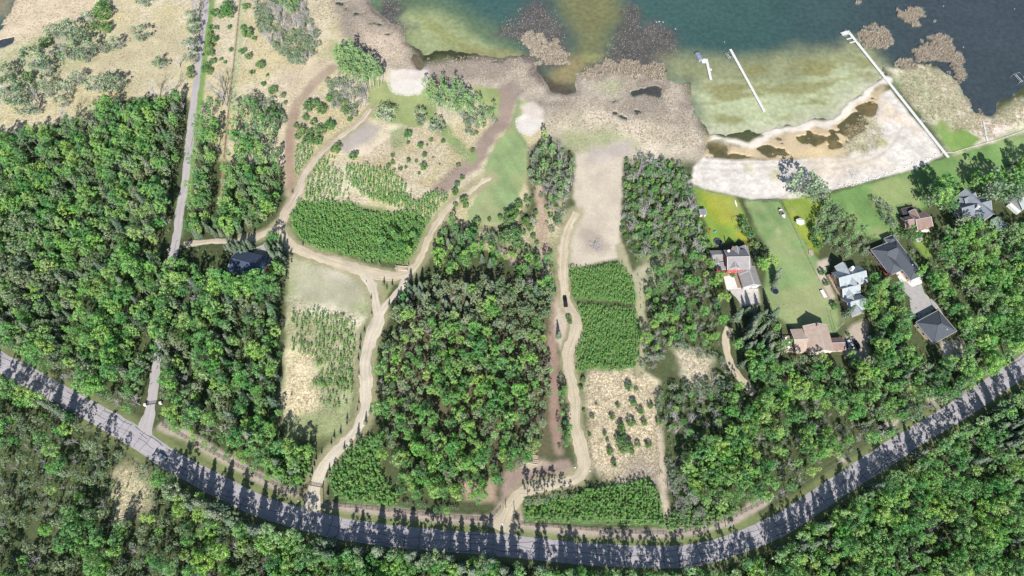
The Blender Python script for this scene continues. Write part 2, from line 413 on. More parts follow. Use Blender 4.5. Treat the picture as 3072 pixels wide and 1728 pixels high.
P(W(D((1160, 1210), (1250, 1210), (1250, 1260), (1170, 1260))), (.36, .25, .19), 2, 2, 5, tuft=.3)
# bare ground
P(W(D((1450, 385), (1570, 390), (1565, 500), (1560, 650), (1500, 665), (1430, 678), (1425, 590), (1448, 530), (1442, 470))), (.475, .405, .31), 1.5, 1.5, 6, tuft=.08, var=.09, vs=12)
P(W(D((1480, 365), (1580, 360), (1590, 390), (1480, 400))), (.40, .34, .30), 4, 4, 8, tuft=.1)
P(W(T(7, (490, 280), (560, 290), (640, 360), (700, 430), (660, 490), (580, 480), (510, 430), (470, 340))), (.36, .30, .235), 2.5, 2, 6, tuft=.05)
P(W(T(2, (610, 1020), (780, 870), (890, 930), (840, 1020), (680, 1120), (620, 1090))), (.36, .31, .265), 1.5, 1.5, 6, tuft=.08)
P(W(T(2, (690, 1090), (850, 1010), (970, 960), (970, 1100), (880, 1150), (760, 1130))), (.54, .45, .33), 2.5, 2, 6, tuft=.3)
P(W(T(2, (970, 960), (1060, 900), (1110, 960), (1050, 1080), (985, 1110))), (.22, .29, .13), 2, 2, 5, tuft=.5, amount=.9)
P(W(D((700, 165), (860, 150), (830, 190), (760, 260), (735, 300), (715, 260))), (.47, .38, .27), 4, 4, 9, tuft=.3, amount=.8)
P(W(D((835, 170), (790, 210), (745, 265), (732, 320), (729, 400), (736, 480))), (.33, .25, .18), 1.5, 1.0, 5, line=6, tuft=.1)
P(W(D((728, 330), (727, 400), (735, 470))), (.30, .21, .15), 1, .8, 4, line=4, tuft=.1)
P(W(T(2, (1810, 665), (1830, 760), (1790, 880), (1700, 970), (1640, 1070), (1560, 1190), (1430, 1280), (1330, 1370))), (.27, .205, .165), 2, 2, 5, line=9, tuft=.15)
P(W(T(2, (1260, 840), (1380, 960), (1460, 1060), (1550, 1140))), (.21, .27, .11), 2, 1.5, 5, line=7, tuft=.4)
P(W(D((1356, 470), (1361, 540), (1368, 610), (1376, 690))), (.39, .285, .205), 2, 2, 4, line=5, tuft=.4)
P(W(T(7, (330, 760), (310, 900), (295, 1100), (300, 1300), (310, 1449)) + T(11, (305, 200), (310, 350), (335, 540))), (.27, .185, .14), 1.3, 1, 4, line=4.6, tuft=.2)
P(W(T(7, (320, 800), (400, 880), (420, 960), (400, 1060), (350, 1180), (310, 1100), (310, 920))), (.45, .37, .28), 1.5, 1.5, 5, tuft=.3)
P(W(T(11, (-60, 700), (100, 620), (420, 600), (450, 680), (380, 730), (200, 740), (60, 790), (-20, 880), (-80, 960), (-90, 860))), (.28, .205, .165), 1.5, 1.5, 5, tuft=.2)
P(W(T(11, (40, 640), (240, 590), (300, 640), (120, 690))), (.52, .42, .31), 2, 2, 5, tuft=.3, amount=.8)
P(W(T(7, (780, 440), (830, 600), (890, 700), (925, 790), (930, 900), (955, 1050), (930, 1180), (910, 1350))), (.33, .30, .185), 1, 1, 4, line=5, tuft=.15)
P(W(T(7, (870, 640), (980, 560), (970, 760), (910, 780))), (.36, .33, .22), 2, 2, 5, tuft=.2)
P(W(T(11, (1060, 400), (1090, 640), (1090, 840), (1120, 1000))), (.44, .36, .26), 1.2, 1, 4, line=3.5, tuft=.3)
P(W(T(6, (1560, 400), (1750, 460), (1932, 560))), (.42, .30, .22), 1.2, 1, 4, line=3.5, tuft=.3)
P(W(T(1, (1745, -20), (1700, 420), (1660, 780), (1620, 1200), (1600, 1449))), (.30, .19, .135), .6, .3, 4, line=1.6, tuft=.1)
P(W(T(1, (1765, -20), (1720, 420), (1675, 760))), (.33, .36, .2), 1, .6, 4, line=4, amount=.7)
P(W(T(1, (1530, 0), (1490, 330), (1460, 560), (1430, 800), (1400, 1000), (1370, 1250), (1350, 1449))), (.17, .25, .08), 1, .6, 4, line=5, tuft=.4)
P(W(D((440, 480), (465, 480), (462, 600), (445, 600))), (.16, .23, .08), 1, .6, 4, tuft=.3, amount=.5)
P(W(D((405, 1075), (470, 1095), (560, 1150), (650, 1200), (740, 1242))), (.36, .30, .235), .8, .6, 4, line=4.2, tuft=.2)
P(W(D((810, 1275), (960, 1287), (1110, 1305), (1240, 1310), (1265, 1275))), (.37, .30, .245), .8, .6, 4, line=4.0, tuft=.2)
P(W(D((1300, 1280), (1310, 1325), (1420, 1336), (1600, 1345), (1740, 1338), (1850, 1305), (1920, 1262))), (.38, .31, .25), .8, .6, 4, line=4.0, tuft=.2)
P(W(T(11, (1700, 920), (1790, 890), (1810, 930), (1700, 980))), (.40, .31, .25), 1, 1, 4)
P(W(T(8, (440, 540), (520, 520), (500, 640), (560, 800), (520, 820), (430, 640))), (.42, .35, .27), 1, .8, 4, tuft=.3)
P(W(T(8, (680, 1000), (800, 960), (800, 1150), (820, 1260), (640, 1230), (610, 1180), (640, 1080))), (.40, .33, .255), 1.5, 1.2, 5, tuft=.2)
P(W(T(8, (1280, 475), (1330, 480), (1440, 600), (1560, 720), (1630, 750), (1790, 830), (1780, 850), (1580, 760), (1420, 620))), (.36, .27, .22), .8, .8, 4, tuft=.2)
P(W(T(8, (1330, 1120), (1480, 1110), (1500, 1220), (1400, 1260), (1340, 1220))), (.38, .34, .28), 1.5, 1, 4, tuft=.2)
P(W(T(7, (1640, 740), (1780, 740), (1800, 850), (1660, 860))), (.53, .45, .35), 1.5, 1, 4, tuft=.1)
for q in (T(12, (1200, 120), (1300, 130), (1390, 230), (1290, 260)), T(12, (1080, -60), (1120, 90), (1060, 130), (1040, 40)), T(12, (590, 560), (660, 600), (680, 640), (600, 640)), T(12, (930, 320), (1030, 310), (1000, 380), (930, 380)), T(12, (1780, 60), (1890, 170), (1860, 190))):
    P(W(q), (.45, .37, .30), 1.5, 1.2, 4, tuft=.2)
for q_ in (T(7, (415, 590), (740, 555), (830, 620), (895, 790), (880, 840), (430, 820)), T(7, (455, 850), (890, 870), (945, 1050), (890, 1310), (470, 1330), (485, 1060)), T(6, (240, 200), (310, 90), (740, 130), (1130, 190), (1240, 290), (1180, 490), (1060, 560), (600, 480), (280, 360)), T(10, (530, 700), (830, 420), (900, 680), (1000, 950), (620, 905)), T(11, (80, 920), (520, 830), (1000, 740), (1120, 1090), (100, 1050))):
    P(W(q_), (.13, .20, .065), 2, 2, 5, tuft=.6, amount=.85)
# road verges
for rd, w in ((R_W1, 10), (R_W2, 9), (R_W4, 7), (R_E, 8)):
    P(rd, (.30, .27, .155), 1.5, 1.2, 5, line=w, tuft=.3, amount=.8)
P(R_MAIN, (.17, .19, .08), 1.5, 1, 5, line=14, tuft=.3, amount=.8)
# sand
SANDS = [D((1738, 455), (1745, 420), (1772, 395), (1850, 405), (2000, 402), (2080, 395), (2130, 400), (2190, 330), (2215, 240), (2240, 225), (2290, 290), (2345, 350), (2372, 392), (2300, 425), (2160, 462), (2080, 480), (1990, 500), (1890, 500), (1800, 482), (1745, 466)),
         T(2, (985, 510), (1070, 500), (1150, 510), (1245, 510), (1240, 600), (1190, 680), (1090, 690), (1000, 670), (965, 620)),
         T(3, (30, 860), (80, 830), (150, 830), (220, 870), (200, 930), (140, 985), (60, 960), (35, 920))]
P(W(D((1775, 345), (1860, 370), (1930, 345), (2020, 315), (2100, 300), (2180, 235), (2225, 205), (2235, 260), (2200, 330), (2100, 400), (1960, 405), (1850, 405), (1772, 398))), (.45, .35, .22), 2, 2, 6, tuft=.1, var=.2)
for g in SANDS:
    P(W(g), SAND, 1.0, .6, 4, tuft=.05, var=.06, vs=10)
P(W(T(2, (985, 505), (1245, 505), (1240, 590), (1100, 570), (975, 590))), (.58, .50, .42), 3, 2, 5, amount=.8, tuft=.05)
P(W(T(3, (60, 770), (150, 740), (220, 780), (215, 870), (80, 840))), (.55, .47, .40), 2, 1.5, 5, amount=.9, tuft=.05)
P(W(T(4, (640, 880), (760, 850), (860, 850), (940, 1040), (850, 1080), (740, 1110), (620, 1090), (660, 980))), (.44, .41, .27), 2.5, 2.5, 5, tuft=1, col2=(.34, .33, .21))
P(W(T(4, (850, 1000), (920, 1010), (940, 1060), (860, 1070))), (.33, .36, .05), 2, 2, 4)
P(W(T(4, (360, 1180), (640, 1110), (850, 1130), (900, 1190), (620, 1290), (420, 1300))), (.55, .45, .33), 7, 5, 8, amount=.7)
P(W(T(4, (560, 1000), (640, 980), (640, 1110), (400, 1150), (200, 1130))), (.52, .40, .22), 4, 3, 6, amount=.7)
P(W(T(4, (850, 720), (930, 700), (1100, 900), (1160, 980), (1080, 900), (900, 860))), (.58, .44, .29), 4, 3, 6, amount=.7)
P(W(T(3, (1680, 1200), (1740, 1200), (1750, 1240), (1690, 1240))), (.45, .43, .22), 2, 2, 4, amount=.7)
P(W(T(4, (100, 1240), (170, 1220), (150, 1310), (90, 1300))), (.42, .38, .2), 2, 2, 4, amount=.7)

# wrack lines, damp sand and trodden places on the beach
BEACH = W(SANDS[0])
sel, m, d = F.mask(BEACH, 1.0, .6, 4)
bx_, by_ = F.X[sel], F.Y[sel]
k_ = (np.clip((fbm(bx_, by_ * 1.6, 9, 150) - .5) / .14, 0, 1) * m * .5)[:, None]
F.col[sel] = F.col[sel] * (1 - k_) + np.array((.47, .42, .36), np.float32) * k_
F.col[sel] *= (1 + m * .5 * (fbm(bx_, by_, 1.7, 160, 3) - .5))[:, None]
for q_, w_ in ((D((1760, 425), (1850, 428), (1950, 420), (2060, 425), (2150, 415), (2230, 380), (2270, 320)), 1.1), (D((1770, 410), (1860, 412), (1980, 408), (2090, 408), (2170, 392), (2220, 350)), .9)):
    P(smooth(W(q_)), (.40, .35, .28), .8, 1.6, 4, line=w_, amount=.6)
# ---------------------------------------------------------------- water: where the ground dips below the lake level
WATER_Z = -0.35
LAKE = W(T(2, (780, -500), (800, -60), (860, 40), (950, 130), (1000, 180), (1060, 210), (1090, 270), (1115, 330), (1180, 390), (1200, 425), (1250, 412), (1290, 370), (1400, 370), (1500, 392), (1600, 405), (1700, 420), (1850, 412), (1932, 400))
         + T(3, (40, 350), (130, 440), (200, 520), (240, 600), (270, 660), (400, 690), (510, 670), (430, 610), (470, 540), (700, 515), (870, 490), (1000, 510), (1100, 500), (1100, 580), (1190, 600), (1280, 600), (1290, 720), (1340, 830), (1400, 900), (1405, 1000), (1480, 985), (1560, 1010), (1620, 985))
         + T(4, (-60, 950), (50, 960), (190, 935), (420, 878), (560, 868), (680, 738), (780, 700), (810, 640), (900, 590), (965, 560), (960, 520), (940, 500), (1000, 505), (1060, 490), (1150, 470), (1180, 450), (1300, 470), (1400, 540), (1480, 640), (1530, 720), (1550, 810), (1620, 835), (1700, 840), (1760, 770), (1932, 660), (2300, 500), (2500, -500)))
POOLS = [(4, (190, 960), (250, 945), (330, 985), (390, 1020), (430, 1100), (300, 1080), (220, 1030)), (4, (350, 900), (430, 890), (480, 920), (500, 990), (420, 1020), (360, 990)), (4, (650, 800), (700, 760), (770, 740), (790, 800), (770, 840), (680, 880), (640, 860)),
         (4, (560, 930), (600, 880), (690, 870), (650, 960), (590, 970)), (4, (40, 970), (120, 1000), (190, 990), (210, 1050), (170, 1100), (90, 1070)), (4, (0, 1060), (60, 1080), (100, 1120), (60, 1160), (0, 1150)), (4, (815, 640), (880, 590), (915, 620), (860, 670)),
         (3, (1400, 1020), (1540, 1000), (1560, 1080), (1560, 1140), (1420, 1110)), (3, (1610, 1080), (1680, 1060), (1760, 1080), (1800, 1110), (1740, 1150), (1640, 1130)), (3, (1820, 970), (1900, 1000), (1940, 1040), (1932, 1100), (1880, 1070)),
         (3, (830, 665), (920, 640), (1040, 608), (1105, 640), (1070, 705), (960, 690), (880, 695)), (3, (690, 735), (770, 705), (820, 700), (740, 755)), (3, (690, 795), (760, 800), (855, 860), (790, 872)), (3, (870, 785), (970, 810), (900, 825)),
         (2, (1120, 365), (1170, 385), (1200, 430), (1235, 470), (1190, 502), (1130, 470)), (2, (1710, 430), (1820, 420), (1800, 442), (1720, 450)), (2, (560, 5), (640, 15), (660, 62), (600, 40)), (2, (670, 72), (790, 92), (720, 108)), (2, (810, 152), (860, 165), (820, 178)), (2, (870, 168), (925, 175), (890, 192)), (2, (890, 238), (980, 235), (960, 255)),
         (1, (-300, -200), (110, -200), (108, 0), (60, 110), (0, 180), (-300, 260)), (1, (-80, 290), (112, 258), (92, 320), (0, 345), (-80, 330)), (1, (-40, 190), (42, 172), (0, 222))]
def dip(pts, depth, run, noise, ns):
    sel, m, d = F.mask(pts, run, noise, ns, seed=31)
    F.z[sel] = np.minimum(F.z[sel], np.clip(-d / run, -1, 0) * depth).astype(np.float32)
    return sel, d
sel, d = dip(LAKE, 1.6, 4.0, 4.5, 8)
near = np.clip(1 - np.abs(d + 1.2) / (2.2 + 4 * fbm(F.X[sel], F.Y[sel], 9, 170)), 0, 1) * np.clip((1900 - proj(F.X[sel], F.Y[sel])[0]) / 200, .25, 1)
F.col[sel] *= (1 - near[:, None] * np.array((.45, .47, .44)))                       # wet margin
bed = np.clip((d - .2) / 1.5, 0, 1)[:, None]
F.col[sel] = F.col[sel] * (1 - bed) + np.array((.30, .27, .17), np.float32) * bed
SPIT = smooth(W(T(3, (1470, 1000), (1560, 1020), (1640, 1030), (1720, 1050), (1800, 1020), (1870, 975)) + T(4, (60, 965), (190, 942), (310, 925), (420, 885), (480, 905), (560, 875), (650, 800), (690, 740), (780, 705), (815, 645), (890, 600), (950, 575))))
sel, m, d = F.paint(SPIT, (.62, .55, .46), 1.4, 1.6, 6, line=4.2, tuft=.05)
F.z[sel] = F.z[sel] * (1 - m) + np.maximum(F.z[sel], -.12) * m
for q in POOLS[7:8] + POOLS[10:]:
    sel, d = dip(W(T(*q)), 1.0, 1.6, 2.3, 5)
    near = np.clip(1 - np.abs(d + .3) / 1.2, 0, 1) * .22
    F.col[sel] *= (1 - near)[:, None]
# mud flats at the top of the beach: hollows with standing water between spits of sand
MUD = W(D((1775, 350), (1860, 372), (1930, 350), (2020, 318), (2100, 302), (2180, 238), (2222, 208), (2228, 250), (2190, 318), (2120, 375), (2000, 398), (1850, 402), (1772, 396)))
ms_, mm_, md_ = F.mask(MUD, 2, 1.5, 6)
hx, hy = F.X[ms_], F.Y[ms_]
hol = fbm(hx + .55 * hy, hy * 1.2, 8.5, 203, 4)
spd = sdf_line(hx, hy, SPIT, 4.5)
hd = np.clip((hol - .465) / .05, 0, 1) * np.clip(-spd / 1.5, 0, 1) * np.clip(md_ / 2.5, 0, 1)
F.z[ms_] = np.minimum(F.z[ms_], -hd * .8).astype(np.float32)
F.col[ms_] *= (1 - .3 * np.clip(hd * 2, 0, 1))[:, None]
# small humps and hollows everywhere else
F.z += np.where(F.z < -.05, 0, ((fbm(fx, fy, 3.5, 40, 3) - .5) * .28 * F.tuft)).astype(np.float32)
excl = np.full(fx.shape, False)

_nl = [i for i, p_ in enumerate(R_LANE) if p_[1] < G(0, 655 * 1.19255)[1]][0]
ROADS = [(R_MAIN, 8.8), (R_LANE[:_nl], 4.6), (R_LANE[_nl:_nl + 22], -.6), (R_LANE[_nl + 22:], 4.6), (R_FENCE, 3.6), (R_W1, 5.2), (R_W2, 5.0), (R_W3, 4.5), (R_W4, 4.0), (R_W5, 3.5), (R_E, 5.2), (R_E2, 3.6)]
for rd, w in ROADS:
    s_, m_, d_ = F.mask(rd, .5, 0, line=w + 3)
    F.z[s_] = F.z[s_] * (1 - m_) + np.minimum(F.z[s_], -.02) * m_

m_ground, nt, b = newmat('ground_cover'); L = nt.links.new
at = N(nt, 'ShaderNodeAttribute', attribute_name='tint'); tf = N(nt, 'ShaderNodeAttribute', attribute_name='tuft')
tc = N(nt, 'ShaderNodeTexCoord')
n1 = N(nt, 'ShaderNodeTexNoise', i_Scale=.9, i_Detail=6.0, i_Roughness=.7, i_Distortion=.6); L(tc.outputs['Object'], n1.inputs['Vector'])
n2 = N(nt, 'ShaderNodeTexNoise', i_Scale=.12, i_Detail=5.0, i_Roughness=.6); L(tc.outputs['Object'], n2.inputs['Vector'])
r1 = N(nt, 'ShaderNodeMapRange'); r1.inputs['From Min'].default_value = .32; r1.inputs['From Max'].default_value = .68; r1.inputs['To Min'].default_value = -1; r1.inputs['To Max'].default_value = 1; L(n1.outputs['Fac'], r1.inputs['Value'])
k1 = N(nt, 'ShaderNodeMapRange'); k1.inputs['To Min'].default_value = .10; k1.inputs['To Max'].default_value = .34; L(tf.outputs['Fac'], k1.inputs['Value'])
mm = N(nt, 'ShaderNodeMath', operation='MULTIPLY_ADD'); L(r1.outputs[0], mm.inputs[0]); L(k1.outputs[0], mm.inputs[1]); mm.inputs[2].default_value = 1.0
r2 = N(nt, 'ShaderNodeMapRange'); r2.inputs['From Min'].default_value = .3; r2.inputs['From Max'].default_value = .7; r2.inputs['To Min'].default_value = .88; r2.inputs['To Max'].default_value = 1.1; L(n2.outputs['Fac'], r2.inputs['Value'])
m3 = N(nt, 'ShaderNodeMath', operation='MULTIPLY'); L(mm.outputs[0], m3.inputs[0]); L(r2.outputs[0], m3.inputs[1])
hs = N(nt, 'ShaderNodeHueSaturation'); L(at.outputs['Color'], hs.inputs['Color']); L(m3.outputs[0], hs.inputs['Value'])
L(hs.outputs[0], b.inputs['Base Color']); b.inputs['Roughness'].default_value = .95; b.inputs['Specular IOR Level'].default_value = .05
bd = N(nt, 'ShaderNodeMath', operation='MULTIPLY'); L(tf.outputs['Fac'], bd.inputs[0]); bd.inputs[1].default_value = .45
bp = N(nt, 'ShaderNodeBump', i_Strength=.8); L(n1.outputs['Fac'], bp.inputs['Height']); L(bd.outputs[0], bp.inputs['Distance']); L(bp.outputs[0], b.inputs['Normal'])

F.col *= np.array((.98, 1.0, 1.03), np.float32)
def grid_faces(nx, ny):
    i = np.arange(nx * ny).reshape(ny, nx)
    return np.stack([i[:-1, :-1], i[:-1, 1:], i[1:, 1:], i[1:, :-1]], -1).reshape(-1, 4)
def sheet(name, Fd, nx, ny, m, zs):
    me = np_mesh(name, np.stack([Fd.X, Fd.Y, zs], 1), grid_faces(nx, ny), m, smooth=True)
    a = me.attributes.new('tint', 'FLOAT_COLOR', 'POINT')
    a.data.foreach_set('color', np.concatenate([np.clip(Fd.col, 0, 1), np.ones((len(Fd.X), 1), np.float32)], 1).astype(np.float32).ravel())
    t = me.attributes.new('tuft', 'FLOAT', 'POINT'); t.data.foreach_set('value', Fd.tuft.astype(np.float32))
    return link(name, me)
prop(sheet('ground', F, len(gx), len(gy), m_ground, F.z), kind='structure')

# the lake surface
wx, wy = spread_axis(-335, 350, 1.7, 2600), spread_axis(185, 375, 1.7, 2600)
wx = wx[wx > -345]; wy = wy[wy > 180]
WX, WY = np.meshgrid(wx, wy)
Wt = Field(WX, WY, (.035, .10, .095))
tU, tV = proj(Wt.X, Wt.Y)
k = np.clip((tU - 2250) / 500, 0, 1)[:, None]
Wt.col = (np.array((.042, .088, .080)) * (1 - k) + np.array((.042, .056, .064)) * k).astype(np.float32) * (.85 + .3 * fbm(Wt.X, Wt.Y, 25, 70))[:, None]
P = Wt.paint
P(W(T(2, (780, -300), (1100, -100), (1500, 60), (1800, 200), (1932, 300), (1932, 460), (700, 460))), (.10, .145, .085), 10, 5, 20, var=.15)
P(W(T(2, (1000, 130), (1080, 60), (1250, 60), (1420, 120), (1560, 220), (1660, 300), (1800, 350), (1932, 400), (1932, 450), (1150, 480), (1040, 250))), (.25, .28, .14), 6, 5, 16, var=.18)
P(W(T(2, (1180, 110), (1300, 150), (1430, 270), (1600, 350), (1560, 370), (1380, 290), (1250, 190))), (.20, .20, .07), 4, 3, 9, amount=.65)
P(W(T(2, (1500, 330), (1932, 380), (1932, 430), (1500, 400))), (.21, .18, .08), 4, 3, 9, amount=.6)
P(W(T(3, (300, -100), (760, -60), (800, 100), (720, 330), (640, 430), (440, 640), (290, 640), (280, 500), (440, 430), (430, 200))), (.145, .145, .068), 13, 8, 22, var=.18)
P(W(T(3, (430, 400), (620, 420), (560, 480), (420, 620), (290, 600), (300, 510))), (.225, .185, .095), 7, 4, 12, var=.15)
P(W(T(3, (520, 400), (660, 390), (640, 440), (540, 440))), (.25, .27, .10), 4, 3, 8, amount=.8)
REEDY = [W(T(3, (-110, 240), (0, 110), (160, 20), (260, 40), (330, 130), (390, 200), (430, 420), (380, 470), (290, 480), (150, 440), (60, 320))),
         W(T(3, (850, 30), (900, 60), (930, 180), (1060, 160), (1190, 220), (1210, 390), (1120, 470), (1090, 520), (640, 520), (500, 530), (640, 430), (740, 320), (750, 250))),
         W(T(2, (880, -40), (1070, 0), (1040, 70), (1010, 140), (1160, 190), (1080, 260), (940, 130)))]
for g in REEDY: P(g, (.082, .078, .074), 6, 6, 10, var=.25)
P(W(T(3, (1110, 420), (1300, 420), (1500, 425), (1650, 420), (1932, 385)) + T(4, (0, 420), (300, 350), (560, 325), (700, 270), (800, 340), (900, 480), (940, 560), (800, 660), (640, 780), (400, 900), (50, 990), (-140, 1000)) + T(3, (1500, 1010), (1390, 990), (1360, 860), (1270, 700), (1260, 600), (1110, 590))), (.21, .22, .12), 12, 9, 24, var=.2)
P(W(T(3, (1270, 620), (1500, 600), (1932, 620)) + T(4, (200, 600), (500, 480), (800, 420), (930, 560), (800, 650), (640, 770), (400, 890), (50, 980), (-140, 990)) + T(3, (1500, 1000), (1400, 990), (1380, 860), (1280, 720))), (.345, .375, .225), 9, 7, 20, var=.14)
P(SPIT, (.43, .42, .31), 8, 5, 12, line=14, var=.12, amount=.85)
# drifting streaks in the shallows
st = fbm(Wt.X / 3.2, Wt.Y, 6, 90, 4)
inb = np.clip(sdf_poly(Wt.X, Wt.Y, W(D((1690, 160), (2200, 120), (2240, 200), (2120, 270), (1950, 330), (1790, 340), (1740, 230)))) / 10, 0, 1)
kk = (np.clip((st - .5) / .12, 0, 1) * inb * .75)[:, None]
Wt.col = Wt.col * (1 - kk) + np.array((.20, .185, .07), np.float32) * kk
P(MUD, (.15, .115, .052), 3, 2, 5, var=.25, vs=5, col2=(.085, .078, .038))
P(W(T(4, (180, 950), (300, 980), (430, 1100), (300, 1080))), (.10, .10, .035), 3, 1, 4)
for q in POOLS[10:-3]:
    P(W(T(*q)), (.055, .05, .045), 3, 2, 4, var=.2)
P(W(T(3, (120, 430), (200, 480), (270, 580), (430, 610), (500, 670), (400, 700), (240, 660), (190, 520))), (.075, .062, .045), 3, 2, 5)
P(W(T(2, (1120, 365), (1235, 470), (1190, 502), (1130, 470))), (.13, .10, .065), 2, 1, 4)
P(W(T(1, (-300, -100), (110, -60), (60, 110), (-300, 260))), (.20, .18, .115), 6, 3, 8)
P(W(T(1, (-80, 250), (112, 250), (92, 340), (-80, 350))), (.045, .05, .06), 3, 2, 5)
m_water, nt, b = newmat('lake_water'); L = nt.links.new
at = N(nt, 'ShaderNodeAttribute', attribute_name='tint'); tc = N(nt, 'ShaderNodeTexCoord')
n1 = N(nt, 'ShaderNodeTexNoise', i_Scale=.35, i_Detail=6.0, i_Roughness=.62); L(tc.outputs['Object'], n1.inputs['Vector'])
r1 = N(nt, 'ShaderNodeMapRange'); r1.inputs['From Min'].default_value = .3; r1.inputs['From Max'].default_value = .7; r1.inputs['To Min'].default_value = .78; r1.inputs['To Max'].default_value = 1.22; L(n1.outputs['Fac'], r1.inputs['Value'])
hs = N(nt, 'ShaderNodeHueSaturation'); L(at.outputs['Color'], hs.inputs['Color']); L(r1.outputs[0], hs.inputs['Value']); L(hs.outputs[0], b.inputs['Base Color'])
b.inputs['Roughness'].default_value = .12; b.inputs['IOR'].default_value = 1.33
n3 = N(nt, 'ShaderNodeTexNoise', i_Scale=1.6, i_Detail=3.0); L(tc.outputs['Object'], n3.inputs['Vector'])
bp = N(nt, 'ShaderNodeBump', i_Strength=.5, i_Distance=.12); L(n3.outputs['Fac'], bp.inputs['Height']); L(bp.outputs[0], b.inputs['Normal'])
prop(sheet('lake_water', Wt, len(wx), len(wy), m_water, np.full(len(Wt.X), WATER_Z, np.float32)), kind='structure')

# ---------------------------------------------------------------- roads
def ribbon(name, pts, w, m, z=.03, jag=.25, widths=None, kind='structure', seed=0, rows=5):
    P_ = np.array(pts); seg = np.linalg.norm(np.diff(P_, axis=0), axis=1); s = np.concatenate([[0], np.cumsum(seg)])
    n = max(8, int(s[-1] / .9)); t = np.linspace(0, s[-1], n)
    c = np.stack([np.interp(t, s, P_[:, 0]), np.interp(t, s, P_[:, 1])], 1)
    tg = np.gradient(c, axis=0); tg /= np.linalg.norm(tg, axis=1)[:, None]; nr = np.stack([-tg[:, 1], tg[:, 0]], 1)
    ww = np.full(n, float(w)) if widths is None else np.interp(t / s[-1], *zip(*widths))
    ww = ww * (1 + (vnoise(t, t * 0 + 3.3, 14, 84 + seed) - .5) * jag * .9)
    V = []
    for k in range(rows):
        f = k / (rows - 1) - .5
        off = f * ww
        if k in (0, rows - 1): off = off + (vnoise(t, t * 0 + 13.7 * k, 2.2, 80 + seed) - .5) * 3.2 * jag + (vnoise(t, t * 0 + 5.7 * k, .9, 81 + seed) - .5) * jag
        crown = .06 * (1 - (2 * f) ** 2)
        V.append(np.column_stack([c + nr * off[:, None], np.full(n, z + crown) if k not in (0, rows - 1) else np.full(n, z - .06)]))
    V = np.stack(V, 1).reshape(-1, 3)
    i = np.arange(n * rows).reshape(n, rows)
    Fc = np.stack([i[:-1, :-1], i[1:, :-1], i[1:, 1:], i[:-1, 1:]], -1).reshape(-1, 4)[:, ::-1]
    me = np_mesh(name, V, Fc, m, smooth=True)
    uv = me.uv_layers.new(name='UVMap')
    U = np.stack([np.repeat(t, rows), np.tile(np.linspace(-.5, .5, rows), n) * np.repeat(ww, rows)], 1)
    li = np.empty(len(me.loops), np.int32); me.loops.foreach_get('vertex_index', li)
    uv.data.foreach_set('uv', U[li].astype(np.float32).ravel())
    return prop(link(name, me), kind=kind), c, nr, t

def roadmat(name, col, tracks, var=.12, amp=.16, rough=.9, grain=1.6):
    """Driven surface: paler or darker wheel tracks along it, patches and grain."""
    m, nt, b = newmat(name); L = nt.links.new
    uv = N(nt, 'ShaderNodeUVMap'); sp = N(nt, 'ShaderNodeSeparateXYZ'); L(uv.outputs[0], sp.inputs[0])
    mp = N(nt, 'ShaderNodeMapping'); mp.inputs['Scale'].default_value = (.06, 1.3, 1); L(uv.outputs[0], mp.inputs[0])
    n0 = N(nt, 'ShaderNodeTexNoise', i_Scale=1.0, i_Detail=4.0); L(mp.outputs[0], n0.inputs['Vector'])
    tc = N(nt, 'ShaderNodeTexCoord')
    n1 = N(nt, 'ShaderNodeTexNoise', i_Scale=grain, i_Detail=6.0, i_Roughness=.7); L(tc.outputs['Object'], n1.inputs['Vector'])
    n2 = N(nt, 'ShaderNodeTexNoise', i_Scale=.14, i_Detail=4.0); L(tc.outputs['Object'], n2.inputs['Vector'])
    ab = N(nt, 'ShaderNodeMath', operation='ABSOLUTE'); L(sp.outputs['Y'], ab.inputs[0])
    d_ = N(nt, 'ShaderNodeMath', operation='SUBTRACT'); L(ab.outputs[0], d_.inputs[0]); d_.inputs[1].default_value = tracks
    a2 = N(nt, 'ShaderNodeMath', operation='ABSOLUTE'); L(d_.outputs[0], a2.inputs[0])
    rt = N(nt, 'ShaderNodeMapRange', interpolation_type='SMOOTHSTEP'); rt.inputs['From Min'].default_value = 0; rt.inputs['From Max'].default_value = .6; rt.inputs['To Min'].default_value = amp; rt.inputs['To Max'].default_value = -amp * .4; L(a2.outputs[0], rt.inputs['Value'])
    def rng_(src, a):
        r = N(nt, 'ShaderNodeMapRange'); r.inputs['From Min'].default_value = .3; r.inputs['From Max'].default_value = .7; r.inputs['To Min'].default_value = -a; r.inputs['To Max'].default_value = a; L(src, r.inputs['Value']); return r.outputs[0]
    tot = rt.outputs[0]
    for q in (rng_(n0.outputs['Fac'], var), rng_(n1.outputs['Fac'], var * .9), rng_(n2.outputs['Fac'], var * .8)):
        ad = N(nt, 'ShaderNodeMath', operation='ADD'); L(tot, ad.inputs[0]); L(q, ad.inputs[1]); tot = ad.outputs[0]
    ad = N(nt, 'ShaderNodeMath', operation='ADD'); L(tot, ad.inputs[0]); ad.inputs[1].default_value = 1.0
    hs = N(nt, 'ShaderNodeHueSaturation'); hs.inputs['Color'].default_value = (*col, 1); L(ad.outputs[0], hs.inputs['Value'])
    L(hs.outputs[0], b.inputs['Base Color']); b.inputs['Roughness'].default_value = rough; b.inputs['Specular IOR Level'].default_value = .15
    bp = N(nt, 'ShaderNodeBump', i_Strength=.5, i_Distance=.04); L(n1.outputs['Fac'], bp.inputs['Height']); L(bp.outputs[0], b.inputs['Normal'])
    return m
m_asph = roadmat('old_asphalt', (.34, .315, .325), 1.9, var=.10, amp=.05)
m_lane = roadmat('lane_asphalt', (.36, .33, .325), 1.0, var=.09, amp=.04)
m_grav = roadmat('packed_gravel', (.435, .37, .27), 1.0, var=.15, amp=.06)
